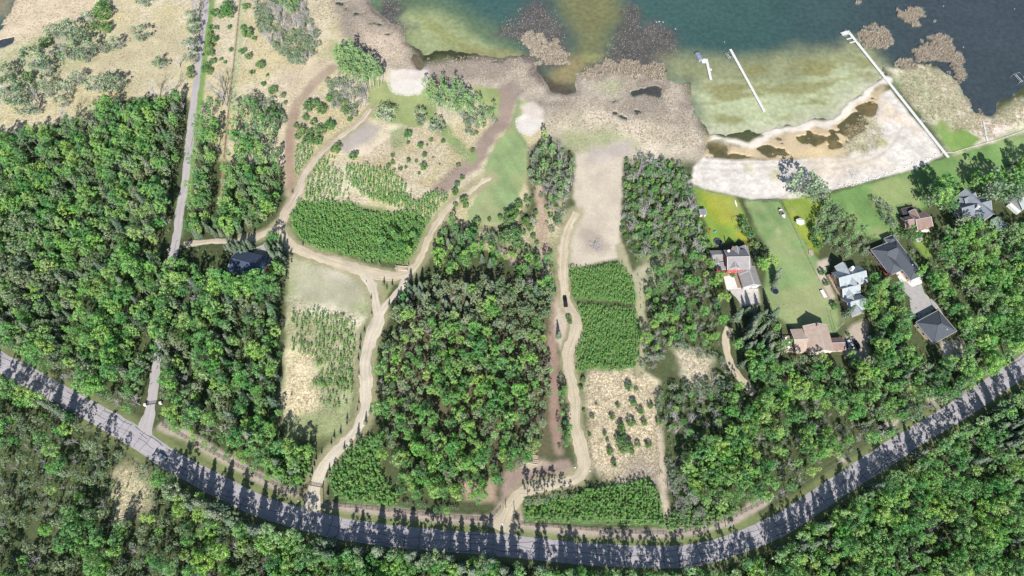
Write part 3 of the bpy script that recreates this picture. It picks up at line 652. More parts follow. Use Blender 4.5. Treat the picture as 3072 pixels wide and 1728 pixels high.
m_grav2 = roadmat('pale_gravel', (.48, .42, .33), 1.0, var=.15, amp=.07)
m_earth = roadmat('earth_track', (.42, .35, .27), .8, var=.18, amp=.10)
m_tar = mat('tar_seal', (.055, .055, .065), .6, .2)

road, mc, mn, mt_ = ribbon('main_road', R_MAIN, 8.6, m_asph, z=.05, jag=.12, rows=7)
ribbon('paved_lane', R_LANE, 4, m_lane, z=.04, jag=.2, widths=((0, 3.6), (.5, 4.2), (.75, 4.6), (.95, 4.6), (1, 9)), seed=2)
ribbon('gravel_drive', R_W1, 5, m_grav2, z=.075, jag=.35, widths=((0, 9), (.05, 6.5), (.1, 5.2), (.6, 5.0), (.72, 6.5), (.8, 4.6), (1, 4.4)), seed=3)
ribbon('gravel_drive', R_W2, 5, m_grav, z=.05, jag=.35, widths=((0, 4.5), (.25, 5.2), (.45, 5.4), (.6, 3.8), (1, 2.6)), seed=4)
ribbon('gravel_drive', R_W3, 4.5, m_grav2, z=.06, jag=.35, widths=((0, 4), (.5, 3.4), (.8, 4), (1, 5)), seed=5)
ribbon('earth_track', R_W4, 4, m_earth, z=.045, jag=.35, widths=((0, 3.5), (.3, 5.5), (.45, 3.6), (1, 2.4)), seed=6)
ribbon('earth_track', R_W5, 3.5, m_earth, z=.035, jag=.3, seed=7)
ribbon('gravel_drive', R_E, 5, m_grav, z=.075, jag=.4, widths=((0, 12), (.035, 7), (.08, 5.2), (.24, 5), (.31, 6.2), (.36, 5), (.6, 5.4), (.85, 5.0), (1, 4.0)), seed=8)
ribbon('gravel_drive', R_E2, 3.6, m_grav, z=.045, jag=.3, seed=9)

# tar seals over the cracks of the main road
tar = MB()
def along(s, off):
    i = np.searchsorted(mt_, s); i = min(max(i, 1), len(mc) - 1)
    f = (s - mt_[i - 1]) / (mt_[i] - mt_[i - 1]); c = mc[i - 1] * (1 - f) + mc[i] * f
    return (c[0] + mn[i][0] * off, c[1] + mn[i][1] * off)
def seal(pts, w):
    for i in range(len(pts) - 1):
        a, b_ = Vector(pts[i]), Vector(pts[i + 1]); d = (b_ - a)
        if d.length < .05: continue
        q = Vector((-d.y, d.x)).normalized() * w / 2
        z = .135
        tar.add([(*(a - q), z), (*(b_ - q), z), (*(b_ + q), z), (*(a + q), z)], [(0, 1, 2, 3)])
rr = random.Random(5)
s_ = 3.0
while s_ < mt_[-1] - 4:
    o0 = rr.uniform(-.3, .3); full = rr.random() < .7
    lo, hi = (-3.9, 3.9) if full else ((-3.9, 0) if rr.random() < .5 else (0, 3.9))
    seal([along(s_ + rr.uniform(-.35, .35), lo + (hi - lo) * k / 6) for k in range(7)], rr.uniform(.10, .2))
    s_ += rr.uniform(3.5, 10)
for base, p in ((0.1, 1.0), (2.1, .55), (-2.0, .5), (-3.3, .35), (3.2, .3)):
    s_ = 0
    while s_ < mt_[-1] - 6:
        ln = rr.uniform(5, 30)
        if rr.random() < p:
            q, ph = [], rr.uniform(0, 9)
            for k in range(int(ln / 1.2)):
                if s_ + k * 1.2 < mt_[-1] - 1: q.append(along(s_ + k * 1.2, base + .3 * math.sin(k * .7 + ph) + rr.uniform(-.12, .12)))
            seal(q, rr.uniform(.10, .19))
        s_ += ln
prop(tar.obj('tar_seal', m_tar, road), kind='stuff')

# poured and paved places
def pad(name, pts, m, z=.07, t=.12, h=0.0):
    return prop(MB().prism(W(pts, h), -.15, z).obj(name, m), kind='structure')
m_conc = mat('pale_concrete', (.66, .62, .58), .85, .08, .6)
m_conc2 = mat('grey_concrete', (.50, .46, .42), .9, .12, .5)
m_drive = mat('driveway_asphalt', (.37, .345, .33), .9, .10, .5)
m_brick = mat('clay_paving', (.36, .25, .20), .9, .2, 1.5)
pad('driveway', T(8, (1010, 690), (1110, 680), (1190, 710), (1210, 770), (1300, 850), (1330, 900), (1400, 1010), (1250, 1060), (1110, 930), (1110, 870), (1100, 800), (1040, 730)), m_drive, .04)
pad('concrete_apron', T(8, (985, 600), (1010, 580), (1060, 640), (1080, 660), (1170, 620), (1195, 700), (1120, 728), (1080, 685), (1040, 695)), m_conc, .08)
pad('concrete_pad', T(7, (1532, 650), (1635, 640), (1660, 740), (1555, 745)), m_conc, .07)
pad('forecourt', T(7, (1560, 745), (1660, 742), (1785, 740), (1775, 850), (1690, 850), (1670, 860), (1620, 800)), m_conc2, .05)
pad('yard_apron', T(5, (1845, 445), (1940, 405), (1965, 440), (1965, 520), (1880, 500), (1790, 480)), m_drive, .07)
pad('front_walk', T(7, (1500, 595), (1620, 590), (1640, 640), (1532, 645)), m_conc2, .06)
pad('patio', T(8, (1145, 375), (1190, 365), (1200, 390), (1160, 405)), m_conc2, .06)
pad('patio', T(8, (1160, 300), (1235, 280), (1250, 330), (1190, 330)), m_conc, .06)
pad('parking_pad', T(8, (1335, 1130), (1390, 1120), (1410, 1230), (1350, 1215)), m_conc2, .05)
# ---------------------------------------------------------------- plants
m_poplar = leafmat('poplar_leaves', (.115, .29, .095), (.205, .43, .115), (.36, .56, .14))
m_aspen = leafmat('aspen_leaves', (.19, .345, .14), (.26, .44, .165), (.34, .51, .21))
m_spruce = leafmat('spruce_needles', (.10, .155, .095), (.15, .20, .125), (.20, .235, .155), trans=.1)
m_pine = leafmat('pine_needles', (.16, .245, .12), (.225, .305, .155), (.29, .35, .19), trans=.14)
m_willow = leafmat('willow_leaves', (.17, .26, .145), (.25, .34, .195), (.33, .40, .26), trans=.24)
m_bush = leafmat('bush_leaves', (.12, .26, .08), (.16, .30, .095), (.21, .32, .115))
m_sap = leafmat('sapling_leaves', (.18, .42, .12), (.26, .50, .14), (.34, .57, .17))
m_straw = leafmat('dry_blades', (.52, .45, .31), (.60, .52, .38), (.47, .425, .28), trans=.15)
m_reed = leafmat('reed_blades', (.45, .38, .30), (.56, .48, .38), (.64, .57, .46), trans=.15)
m_blossom = leafmat('crabapple_blossom', (.35, .20, .22), (.42, .26, .27), (.30, .16, .17))
m_bark = mat('grey_bark', (.22, .19, .16), .9, .25, 3, objvar=.25)
m_palebark = mat('pale_bark', (.55, .52, .46), .85, .22, 3, objvar=.15)
m_twig = mat('bare_twigs', (.44, .41, .41), .9, .15, 2, objvar=.25)

def unit(a):
    return a / np.maximum(np.linalg.norm(a, axis=1, keepdims=True), 1e-9)
def quads(c, n, size, R, aspect=.7, jit=.55, bend=0.0):
    k = len(c); n = unit(n + R.normal(0, jit, (k, 3)))
    t = unit(np.cross(n, R.normal(0, 1, (k, 3)))); b = np.cross(n, t)
    s = (size * R.uniform(.6, 1.35, (k, 1)))
    t, b = t * s * .5, b * s * .5 * aspect
    V = np.stack([c - t, c - b * 1.0, c + t, c + b * 1.0], 1).reshape(-1, 3)     # a lozenge, pointed like a leaf spray
    return V, np.arange(k * 4).reshape(-1, 4)
def shellpts(n, R, up=.25):
    d = R.normal(0, 1, (n, 3)); d[:, 2] += up; return unit(d)
def crown_mesh(name, m, seed, H, z0, rad, ncl, per, leaf, cr=(.55, 1.05), shape=1.0, lean=.0, flat=.75):
    R = np.random.default_rng(seed); C_, N_ = [], []
    for i in range(ncl):
        d = shellpts(1, R, .15)[0]; r = R.uniform(.45, 1) ** .5
        zc, hz = (z0 + H) / 2, (H - z0) / 2
        f = d[2] * r
        wid = (1 - .35 * max(0, f) ** 1.5) * (1 - .25 * max(0, -f)) * shape
        c = np.array([d[0] * r * rad * wid, d[1] * r * rad * wid, zc + f * hz])
        q = R.uniform(*cr) * rad * .42
        s = shellpts(per, R, .35)
        C_.append(c + s * q * np.array([1, 1, flat]) * R.uniform(.55, 1.08, (per, 1))); N_.append(s)
    c, n = np.concatenate(C_), np.concatenate(N_)
    V, Fq = quads(c, n, leaf, R)
    return np_mesh(name, V, Fq, m)
def trunk_mesh(name, m, seed, H, r, limbs=6, z0=None, rad=2.0):
    R = random.Random(seed); mb = MB(); x = y = 0; p = (0, 0, -.3); k = 6
    for i in range(k):
        t = (i + 1) / k; q = (p[0] + R.uniform(-.12, .12), p[1] + R.uniform(-.12, .12), H * t)
        mb.tube(p, q, r * (1 - .82 * i / k), r * (1 - .82 * (i + 1) / k), 6); p = q
    z0 = z0 or H * .35
    for i in range(limbs):
        z = R.uniform(z0, H * .8); a = R.uniform(0, 6.28); l = rad * R.uniform(.5, .9)
        mb.tube((0, 0, z), (l * math.cos(a), l * math.sin(a), z + l * R.uniform(.5, 1.0)), r * .32, r * .1, 4)
    return mb.mesh(name, m)
def conifer_mesh(name, m, seed, H, rad, z0=.6, dz=.42, droop=.25, size=.62, gap=0.0):
    R = np.random.default_rng(seed); C_, N_, T_ = [], [], []
    z = z0
    while z < H - .15:
        f = (z - z0) / (H - z0); r = rad * (1 - f) ** .85 * R.uniform(.82, 1.12) + .12
        nb = max(5, int(6 + 7 * (1 - f)))
        a0 = R.uniform(0, 6.28)
        for i in range(nb):
            if R.random() < gap: continue
            a = a0 + 6.283 * i / nb + R.normal(0, .15); L_ = r * R.uniform(.75, 1.15); d = np.array([math.cos(a), math.sin(a), 0])
            k = max(2, int(L_ / .3))
            for j in range(k):
                t = (j + .7) / k
                c = d * L_ * t + np.array([R.normal(0, .09), R.normal(0, .09), z + .25 * L_ * t - droop * L_ * t * t + R.normal(0, .05)])
                C_.append(c); N_.append((d[0] * .35, d[1] * .35, 1.0)); T_.append(d)
        z += dz * (1 - .35 * f)
    C_, N_, T_ = np.array(C_), np.array(N_), np.array(T_)
    k = len(C_); n = unit(N_ + R.normal(0, .35, (k, 3))); b = unit(np.cross(n, T_)); t = np.cross(b, n)
    s = size * R.uniform(.7, 1.3, (k, 1)); t, b = t * s * .62, b * s * .36
    V = np.stack([C_ - t, C_ - b + t * .25, C_ + t, C_ + b + t * .25], 1).reshape(-1, 3)
    return np_mesh(name, V, np.arange(k * 4).reshape(-1, 4), m)
def bare_mesh(name, m, seed, H, rad, stems=1, twigs=1.0):
    R = random.Random(seed); mb = MB()
    def grow(p, d, l, r, lev):
        q = p + d * l
        mb.tube(p, q, r, r * .6, 4 if lev > 1 else 3)
        if lev == 0: return
        for _ in range(R.choice((3, 3, 4, 5)) if lev < 3 else R.choice((3, 4))):
            n = (d + Vector((R.gauss(0, .62), R.gauss(0, .62), R.gauss(.12, .35)))).normalized()
            grow(p + d * l * R.uniform(.45, 1), n, l * R.uniform(.55, .8), r * .55, lev - 1)
    for s in range(stems):
        d = Vector((R.gauss(0, .28 if stems > 1 else .06), R.gauss(0, .28 if stems > 1 else .06), 1)).normalized()
        grow(Vector((R.uniform(-.2, .2), R.uniform(-.2, .2), -.2)) * (stems > 1) + Vector((0, 0, -.2)), d, H * .36, (.13 if stems == 1 else .07) * H / 8, 4 if stems == 1 else 3)
    return mb.mesh(name, m)
def tuft_mesh(name, m, seed, n, h, spread_, w, lean=.5):
    R = np.random.default_rng(seed); a = R.uniform(0, 6.28, n); r = spread_ * np.sqrt(R.random(n))
    b = np.stack([r * np.cos(a), r * np.sin(a), np.full(n, -.03)], 1)
    ln = R.normal(0, lean, (n, 2)) * h; hh = h * R.uniform(.55, 1.1, n)
    tip = b + np.stack([ln[:, 0], ln[:, 1], hh], 1); a2 = R.uniform(0, 6.28, n); o = np.stack([np.cos(a2) * w, np.sin(a2) * w, np.zeros(n)], 1)
    V = np.stack([b - o, b + o, (b + tip) / 2 + o * .8 + np.array([0, 0, h * .12]), tip], 1).reshape(-1, 3)
    return np_mesh(name, V, np.arange(n * 4).reshape(-1, 4), m)

NV = 5
KIND = {}     # kind -> (variants of [(part name, mesh)], height, crown radius)
KIND['poplar_tree'] = ([[('trunk', trunk_mesh('poplar_trunk', m_bark, 10 + i, 10.5, .17, 6, 4, 2.2)), ('crown', crown_mesh('poplar_crown', m_poplar, 100 + i, (14, 15.2, 13, 12, 14.6)[i], (3.6, 4.5, 3, 4.2, 2.6)[i], (3.2, 2.6, 3.7, 3.0, 2.2)[i], (42, 36, 50, 30, 40)[i], 36, (.48, .44, .5, .42, .44)[i], cr=((.42, .85), (.4, .8), (.34, .7), (.45, 1.0), (.4, .9))[i]))] for i in range(NV)], 14.0, 3.2)
KIND['aspen_tree'] = ([[('trunk', trunk_mesh('aspen_trunk', m_palebark, 20 + i, 12.5, .12, 5, 6.5, 1.1)), ('crown', crown_mesh('aspen_crown', m_aspen, 200 + i, 14, 5.5, 1.75, 26, 26, .38, cr=(.45, .95)))] for i in range(NV)], 14.0, 1.75)
KIND['spruce_tree'] = ([[('trunk', trunk_mesh('spruce_trunk', m_bark, 30 + i, 10.8, .16, 0)), ('crown', conifer_mesh('spruce_crown', m_spruce, 300 + i, 12, 2.15))] for i in range(NV)], 12.0, 2.15)
KIND['pine_tree'] = ([[('trunk', trunk_mesh('pine_trunk', m_bark, 40 + i, 11.5, .16, 8, 4.5, 1.6)), ('crown', crown_mesh('pine_crown', m_pine, 400 + i, 13, 3.4, 2.25, 44, 26, .42, cr=(.38, .68), shape=1.0, flat=.5))] for i in range(NV)], 13.0, 2.25)
KIND['bare_tree'] = ([[('trunk', trunk_mesh('bare_trunk', m_twig, 50 + i, 6.5, .12, 0)), ('branches', bare_mesh('bare_branches', m_twig, 500 + i, 9, 2, 1))] for i in range(NV)], 9.0, 2.3)
KIND['willow_shrub'] = ([[('stems', bare_mesh('willow_stems', m_twig, 60 + i, 4.2, 2, 5)), ('leaves', crown_mesh('willow_leaves', m_willow, 600 + i, 4.2, .5, 2.3, 26, 20, .36, cr=(.4, .8)))] for i in range(NV)], 4.2, 2.3)
KIND['bush'] = ([[('leaves', crown_mesh('bush_leaves', m_bush, 700 + i, 2.2, .0, 1.35, 26, 40, .24, cr=(.5, .9), flat=.8))] for i in range(NV)], 2.2, 1.35)
SAP = [crown_mesh('sapling_leaves', m_sap, 800 + i, 3.6, .3, .72, 16, 30, .24, cr=(.6, 1.1)) for i in range(4)]
TUFT = [tuft_mesh('grass_tuft', m_straw, 900 + i, 16, .55, .42, .055, .75) for i in range(4)]
REED = [tuft_mesh('reed_tuft', m_reed, 950 + i, 22, 1.3, .55, .05, .35) for i in range(4)]
NTUFT = {}

# where nothing may grow: roads, pads, water
def on_road(x, y, extra=0.6):
    for rd, w in ROADS:
        if sdf_line(np.array([x]), np.array([y]), rd, w)[0] > -extra: return True
    return False
_RA = [(np.array(r), w) for r, w in ROADS]
def road_mask(x, y, extra=.6):
    m = np.zeros(len(x), bool)
    for rd, w in _RA: m |= sdf_line(x, y, rd[::2] if len(rd) > 40 else rd, w) > -extra
    return m
def inpoly_px(u, v, poly):
    return sdf_poly(u, v, poly) > 0

PLANTS = []      # (kind, x, y, scale, rz, variant, zone phrase)
KEEP_OUT = []    # footprints of buildings, filled in by the table below
def add_plant(kind, x, y, s, zone, R=random):
    PLANTS.append((kind, x, y, s, R.uniform(0, 6.283), R.randrange(NV), zone))
def wood(zone, poly, spacing, mix, size=(.8, 1.15), h=9.0, keep=1.0, seed=0, gaps=None, gap_amt=.0, extra=1.2):
    R = random.Random(seed + 77); px = poly
    wpts = np.array(W(px, h)); x0, y0 = wpts.min(0) - 2; x1, y1 = wpts.max(0) + 2
    nx, ny = int((x1 - x0) / spacing) + 1, int((y1 - y0) / (spacing * .87)) + 1
    rg = np.random.default_rng(seed + 5)
    X, Y = np.meshgrid(np.arange(nx) * spacing + x0, np.arange(ny) * spacing * .87 + y0)
    X = X + (np.arange(ny) % 2)[:, None] * spacing * .5
    X = (X + rg.uniform(-.38, .38, X.shape) * spacing).ravel(); Y = (Y + rg.uniform(-.38, .38, Y.shape) * spacing).ravel()
    u, v = proj(X, Y, h)
    ok = inpoly_px(u, v, px) & (rg.random(X.size) < keep)
    X, Y = X[ok], Y[ok]
    ok = ~road_mask(X, Y, extra)
    if gap_amt: ok &= fbm(X, Y, 14, seed + 300) > gap_amt
    for kp in KEEP_OUT: ok &= sdf_poly(X, Y, kp) < 1.6
    X, Y = X[ok], Y[ok]
    fz = fbm(X, Y, 16, seed + 400) if len(X) else []
    names, wts = list(mix), np.array(list(mix.values()), float)
    for x, y, f in zip(X, Y, fz):
        w_ = wts.copy()
        if len(w_) > 1: w_[1:] *= (3.2 * max(0, f - .38) / .3) ** 1.3 + .12      # like grows beside like
        k = R.choices(names, w_)[0]
        add_plant(k, x, y, R.uniform(*size) * R.choices((1, R.uniform(.62, .95), R.uniform(1.08, 1.25)), (.62, .25, .13))[0], zone, R)
def spots(zone, kind, pts, scale=None, zref=None, jitter=.12):
    grow_ = 1.25 if kind == 'willow_shrub' else 1.0
    """Single plants read off the photograph: (u, v, radius in photo pixels)."""
    R = random.Random(len(pts) * 13 + 1)
    hh, rad = KIND[kind][1], KIND[kind][2]
    for p in pts:
        r = p[2] * sx(p[1]) if len(p) > 2 else rad
        s = (r / rad * grow_ if scale is None else scale) * R.uniform(1 - jitter, 1 + jitter)
        x, y = G(p[0], p[1], hh * s * .5)
        add_plant(kind, x, y, s, zone, R)
def rad(pts, k=.41408):
    return [(a, b, r * k) for a, b, r in pts]

# buildings stand here: footprints at ground level, so that no tree grows through a roof
FOOT = [T(8, (820, 440), (1030, 390), (1190, 630), (1100, 670), (960, 620), (900, 600)), T(8, (500, 570), (640, 550), (800, 600), (790, 780), (760, 940), (650, 940), (600, 800), (500, 690)),
        T(8, (1140, 990), (1340, 900), (1450, 1050), (1270, 1120)), T(8, (170, 1020), (450, 980), (650, 1090), (650, 1240), (180, 1220)), T(8, (1050, 180), (1250, 170), (1280, 330), (1060, 330)), T(8, (1400, 30), (1720, 50), (1740, 250), (1480, 260)),
        T(8, (1840, 30), (1990, 0), (1990, 160), (1880, 150)), T(7, (1440, 420), (1730, 420), (1800, 760), (1640, 760), (1440, 620)), T(7, (1350, 140), (1415, 140), (1415, 215), (1350, 215)), T(5, (1630, 480), (1932, 500), (1932, 620), (1650, 660))]
KEEP_OUT = [W(f) for f in FOOT]
KEEP_OUT += [W(T(8, (1000, 690), (1200, 700), (1330, 880), (1200, 960), (1080, 800))), W(T(7, (1560, 650), (1790, 740), (1780, 850), (1630, 850))), W(T(8, (620, 1000), (800, 960), (820, 1200), (640, 1210)))] + [W(T(8, (600, 1080), (680, 1000), (810, 950), (870, 1290), (640, 1310))), W(T(8, (1270, 460), (1340, 470), (1450, 590), (1570, 710), (1660, 750), (1640, 790), (1560, 770), (1400, 640))), W(T(8, (1080, 900), (1160, 880), (1180, 1000), (1090, 1010))), W(T(8, (1140, 340), (1250, 290), (1330, 470), (1230, 460)))]

Z = dict(
    nw='in the wood west of the long paved lane', sw='in the wood above the bend of the cracked road', strip='in the strip between paved lane and fence line', mid='in the grove between fence line and earth track',
    north='in the willow scrub by the earth track', clump='in the clump beside the small white beach', clump2='in the grove on the lawn between the two sand patches', rim='in the thicket beside the bare tan field',
    belt='in the scrubby belt west of the red walled house', centre='in the pine wood between the two gravel drives', band='in the grove north of the pine wood', se='in the wood inside the road bend below the houses',
    homes='among the houses east of the long lawn', east='in the wood along the clay path', south='in the wood below the cracked road', south2='in the wood outside the road bend', meadow='in the dry meadow', saps='in the straw field beside the gravel drive', drive='beside the gravel drive', plant='on the edge of the sapling plantation')
wood(Z['nw'], D((-60, 335), (60, 322), (150, 300), (225, 285), (235, 240), (300, 238), (320, 250), (400, 240), (445, 228), (456, 240), (446, 300), (432, 400), (420, 480), (404, 550), (398, 600), (300, 600), (200, 590), (60, 640), (-60, 640)), 4.0, dict(poplar_tree=6, aspen_tree=1.2, pine_tree=2.2, spruce_tree=1.2, bare_tree=1.0), (.58, 1.0), seed=1)
wood(Z['sw'], D((-60, 640), (200, 600), (410, 610), (425, 660), (480, 650), (560, 700), (680, 700), (698, 730), (698, 1040), (690, 1080), (768, 1130), (755, 1200), (725, 1208), (560, 1105), (410, 1040), (398, 1000), (402, 900), (385, 890), (372, 960), (355, 1010), (330, 1035), (200, 975), (120, 925), (-60, 840)), 4.15, dict(poplar_tree=7, spruce_tree=1.2, aspen_tree=.8, pine_tree=1.4, bare_tree=.7), (.6, 1.02), seed=2, gap_amt=.27)
wood(Z['nw'], D((-60, 560), (90, 540), (150, 640), (110, 760), (60, 900), (-60, 860)), 6.0, dict(pine_tree=2, spruce_tree=1), (.95, 1.15), h=9, seed=125)
wood(Z['strip'], D((478, 280), (505, 245), (545, 245), (560, 275), (546, 400), (532, 520), (524, 560), (472, 590), (468, 560), (474, 430)), 3.6, dict(poplar_tree=3, aspen_tree=3, bare_tree=1.0, willow_shrub=.6), (.55, .88), h=7, seed=3)
wood(Z['mid'], D((575, 270), (640, 240), (700, 290), (700, 330), (701, 460), (700, 540), (680, 560), (620, 575), (480, 580), (480, 570), (545, 545), (566, 430), (580, 330)), 3.9, dict(aspen_tree=3, poplar_tree=4, pine_tree=1.2, bare_tree=1.3), (.6, .95), h=7, seed=4)
wood(Z['mid'], D((478, 560), (600, 562), (625, 580), (600, 600), (480, 600)), 3.6, dict(spruce_tree=1), (.55, .8), h=5, seed=5)
wood(Z['mid'], D((560, 605), (625, 590), (628, 632), (570, 640)), 3.4, dict(spruce_tree=1), (.6, .85), h=5, seed=6)
wood(Z['sw'], D((668, 600), (705, 590), (712, 640), (712, 700), (690, 690), (676, 640)), 3.6, dict(spruce_tree=3, poplar_tree=1), (.6, .9), h=5, seed=7)
wood(Z['north'], D((630, -20), (745, -20), (790, 60), (805, 100), (780, 150), (740, 165), (690, 130), (650, 80)), 2.9, dict(willow_shrub=4, bare_tree=2.2), (.7, 1.1), h=2.5, seed=8)
wood(Z['north'], D((690, -30), (750, -20), (752, 30), (720, 40)), 3.4, dict(aspen_tree=1), (.6, .75), h=6, seed=9)
wood(Z['north'], D((590, 250), (660, 235), (705, 270), (715, 310), (640, 290)), 3.4, dict(willow_shrub=2, bare_tree=1), (.7, 1.0), h=2, seed=10)
wood(Z['clump'], D((843, 118), (880, 112), (925, 140), (962, 172), (955, 192), (925, 198), (870, 185), (845, 160)), 2.7, dict(aspen_tree=1), (.95, 1.1), h=10, seed=11)
wood(Z['clump'], D((820, 200), (870, 185), (925, 215), (932, 260), (890, 290), (835, 270)), 3.2, dict(willow_shrub=3, bare_tree=1.5), (.7, 1.0), h=2.5, seed=12)
wood(Z['clump2'], D((1065, 212), (1110, 196), (1150, 205), (1182, 235), (1190, 275), (1150, 285), (1080, 255)), 3.0, dict(aspen_tree=5, bare_tree=.8), (.8, 1.0), h=8, seed=13)
wood(Z['clump2'], D((1150, 270), (1190, 255), (1250, 265), (1250, 295), (1200, 330), (1165, 320)), 3.2, dict(willow_shrub=2, aspen_tree=2, bare_tree=2), (.7, .95), h=5, seed=14)
wood(Z['rim'], D((1328, 375), (1370, 350), (1400, 365), (1440, 400), (1450, 450), (1425, 500), (1385, 500), (1335, 470)), 3.2, dict(willow_shrub=3, aspen_tree=1.2, bare_tree=1.6), (.65, .95), h=4, seed=15)
wood(Z['belt'], D((1570, 395), (1640, 388), (1720, 400), (1740, 440), (1745, 510), (1775, 590), (1660, 560), (1570, 540)), 3.0, dict(willow_shrub=4, bare_tree=3.4, bush=6), (.65, 1.1), h=3, seed=16)
wood(Z['belt'], D((1565, 540), (1660, 560), (1775, 590), (1795, 650), (1640, 640), (1590, 650), (1570, 600)), 3.1, dict(willow_shrub=3, bare_tree=2.2, bush=6), (.6, 1.1), h=3, seed=17)
wood(Z['belt'], D((1570, 410), (1720, 410), (1745, 510), (1785, 600), (1790, 660), (1600, 640), (1570, 540)), 4.8, dict(poplar_tree=1), (.30, .48), h=3, seed=117)
wood(Z['belt'], D((1640, 640), (1795, 640), (1800, 700), (1825, 790), (1815, 870), (1760, 860), (1700, 850), (1640, 900), (1620, 840), (1630, 740)), 3.6, dict(poplar_tree=6, willow_shrub=2, bare_tree=2.0), (.45, .75), h=6, seed=18)
wood(Z['belt'], D((1620, 840), (1700, 850), (1760, 865), (1820, 880), (1840, 940), (1790, 900), (1710, 880), (1640, 930), (1610, 920)), 3.4, dict(willow_shrub=3, bare_tree=3), (.6, .9), h=3, seed=19)
wood(Z['centre'], D((1010, 715), (1060, 700), (1150, 705), (1230, 690), (1300, 700), (1385, 712), (1383, 800), (1240, 830), (1100, 800), (985, 790)), 3.8, dict(pine_tree=6, spruce_tree=2.2, poplar_tree=1.4, bare_tree=.4), (.7, 1.0), h=7, seed=20)
wood(Z['centre'], D((985, 790), (1100, 800), (1240, 830), (1383, 800), (1388, 900), (1385, 1000), (1375, 1090), (1350, 1130), (1260, 1160), (1235, 1190), (1100, 1190), (960, 1150), (940, 1110), (945, 1050), (958, 950), (940, 900), (962, 830)), 4.3, dict(poplar_tree=6, pine_tree=4.0, aspen_tree=1.6, bare_tree=1.0), (.62, .92), h=8, seed=21, gap_amt=.30)
wood(Z['centre'], D((960, 1150), (1100, 1190), (1235, 1190), (1238, 1260), (1100, 1248), (990, 1240), (1000, 1180)), 3.8, dict(poplar_tree=5, bare_tree=1.6, pine_tree=1.5, aspen_tree=1), (.55, .8), h=6, seed=22)
wood(Z['centre'], T(10, (1000, 880), (1300, 930), (1600, 960), (1700, 960), (1680, 1010), (1440, 1000), (1100, 960), (990, 930)), 3.2, dict(poplar_tree=2, willow_shrub=1), (.4, .55), h=3, seed=122)
wood(Z['centre'], D((1250, 1150), (1340, 1120), (1330, 1160), (1270, 1190), (1245, 1230), (1225, 1200)), 4.0, dict(poplar_tree=2, pine_tree=1), (.6, .8), h=7, seed=123)
wood(Z['sw'], D((405, 1035), (560, 1100), (725, 1200), (752, 1225), (700, 1222), (560, 1140), (415, 1068)), 3.4, dict(poplar_tree=3, willow_shrub=1), (.42, .6), h=3, seed=124)
wood(Z['band'], D((1112, 560), (1150, 548), (1230, 605), (1330, 640), (1392, 655), (1400, 690), (1300, 680), (1200, 650), (1120, 690), (1082, 660)), 3.6, dict(poplar_tree=5, bare_tree=.8, willow_shrub=.8, spruce_tree=1), (.5, .78), h=5, seed=23)
wood(Z['band'], D((1330, 480), (1350, 470), (1352, 620), (1230, 600), (1200, 575), (1280, 560)), 4.2, dict(bush=3, willow_shrub=1), (.7, 1.2), h=1, seed=24, keep=.6)
wood(Z['band'], D((1372, 470), (1440, 440), (1430, 540), (1410, 600), (1385, 640), (1372, 560)), 3.6, dict(bush=2, willow_shrub=1, bare_tree=.4), (.6, 1.1), h=1, seed=25, keep=.6)
wood(Z['band'], D((955, 560), (1020, 540), (1085, 575), (1080, 635), (1030, 650), (960, 640)), 3.6, dict(poplar_tree=3, bare_tree=.3), (.45, .62), h=5, seed=26, keep=.8)
wood(Z['se'], D((1652, 975), (1740, 960), (1800, 940), (1860, 960), (1870, 1000), (1800, 1100), (1720, 1120), (1665, 1100)), 3.4, dict(willow_shrub=3, bare_tree=3.5, bush=4), (.65, 1.05), h=3, seed=27)
wood(Z['se'], D((1690, 985), (1800, 960), (1860, 990), (1800, 1090), (1730, 1110), (1690, 1080)), 7.0, dict(poplar_tree=1), (.35, .55), h=4, seed=227)
wood(Z['se'], D((1860, 960), (1900, 900), (1950, 880), (1990, 930), (2080, 960), (2190, 1000), (2190, 1105), (2080, 1175), (1985, 1245), (1900, 1255), (1770, 1290), (1720, 1230), (1730, 1130), (1800, 1100)), 3.9, dict(poplar_tree=6, willow_shrub=1.6, bare_tree=2.4), (.6, .9), h=7, seed=28)
wood(Z['se'], D((1685, 1150), (1740, 1130), (1730, 1230), (1780, 1285), (1700, 1315), (1680, 1230)), 3.0, dict(bare_tree=5, willow_shrub=3), (.75, 1.05), h=3, seed=29)
wood(Z['homes'], D((2040, 600), (2060, 520), (2100, 500), (2150, 560), (2195, 600), (2190, 640), (2130, 650), (2090, 620)), 3.4, dict(aspen_tree=2, willow_shrub=1), (.5, .72), h=4, seed=30)
wood(Z['homes'], D((2050, 590), (2070, 510), (2100, 505), (2110, 560), (2090, 610)), 4.6, dict(willow_shrub=1), (1.1, 1.5), h=3, seed=130)
wood(Z['homes'], D((2185, 640), (2225, 690), (2270, 720), (2290, 780), (2280, 860), (2310, 920), (2420, 900), (2480, 930), (2530, 950), (2480, 1000), (2395, 1005), (2245, 1095), (2190, 1105), (2140, 1000), (2170, 900), (2180, 780)), 4.4, dict(poplar_tree=5, spruce_tree=1.6, pine_tree=1, bare_tree=.7), (.65, .95), h=7, seed=31)
wood(Z['homes'], D((1960, 880), (1990, 900), (2080, 900), (2130, 930), (2150, 1010), (2080, 1010), (1990, 960)), 4.4, dict(poplar_tree=3, willow_shrub=1, pine_tree=1), (.6, .85), h=6, seed=32)
wood(Z['homes'], D((1790, 640), (1825, 720), (1830, 800), (1870, 850), (1850, 900), (1895, 900), (1870, 960), (1830, 800)), 4.0, dict(poplar_tree=3, spruce_tree=1), (.6, .85), h=6, seed=33)
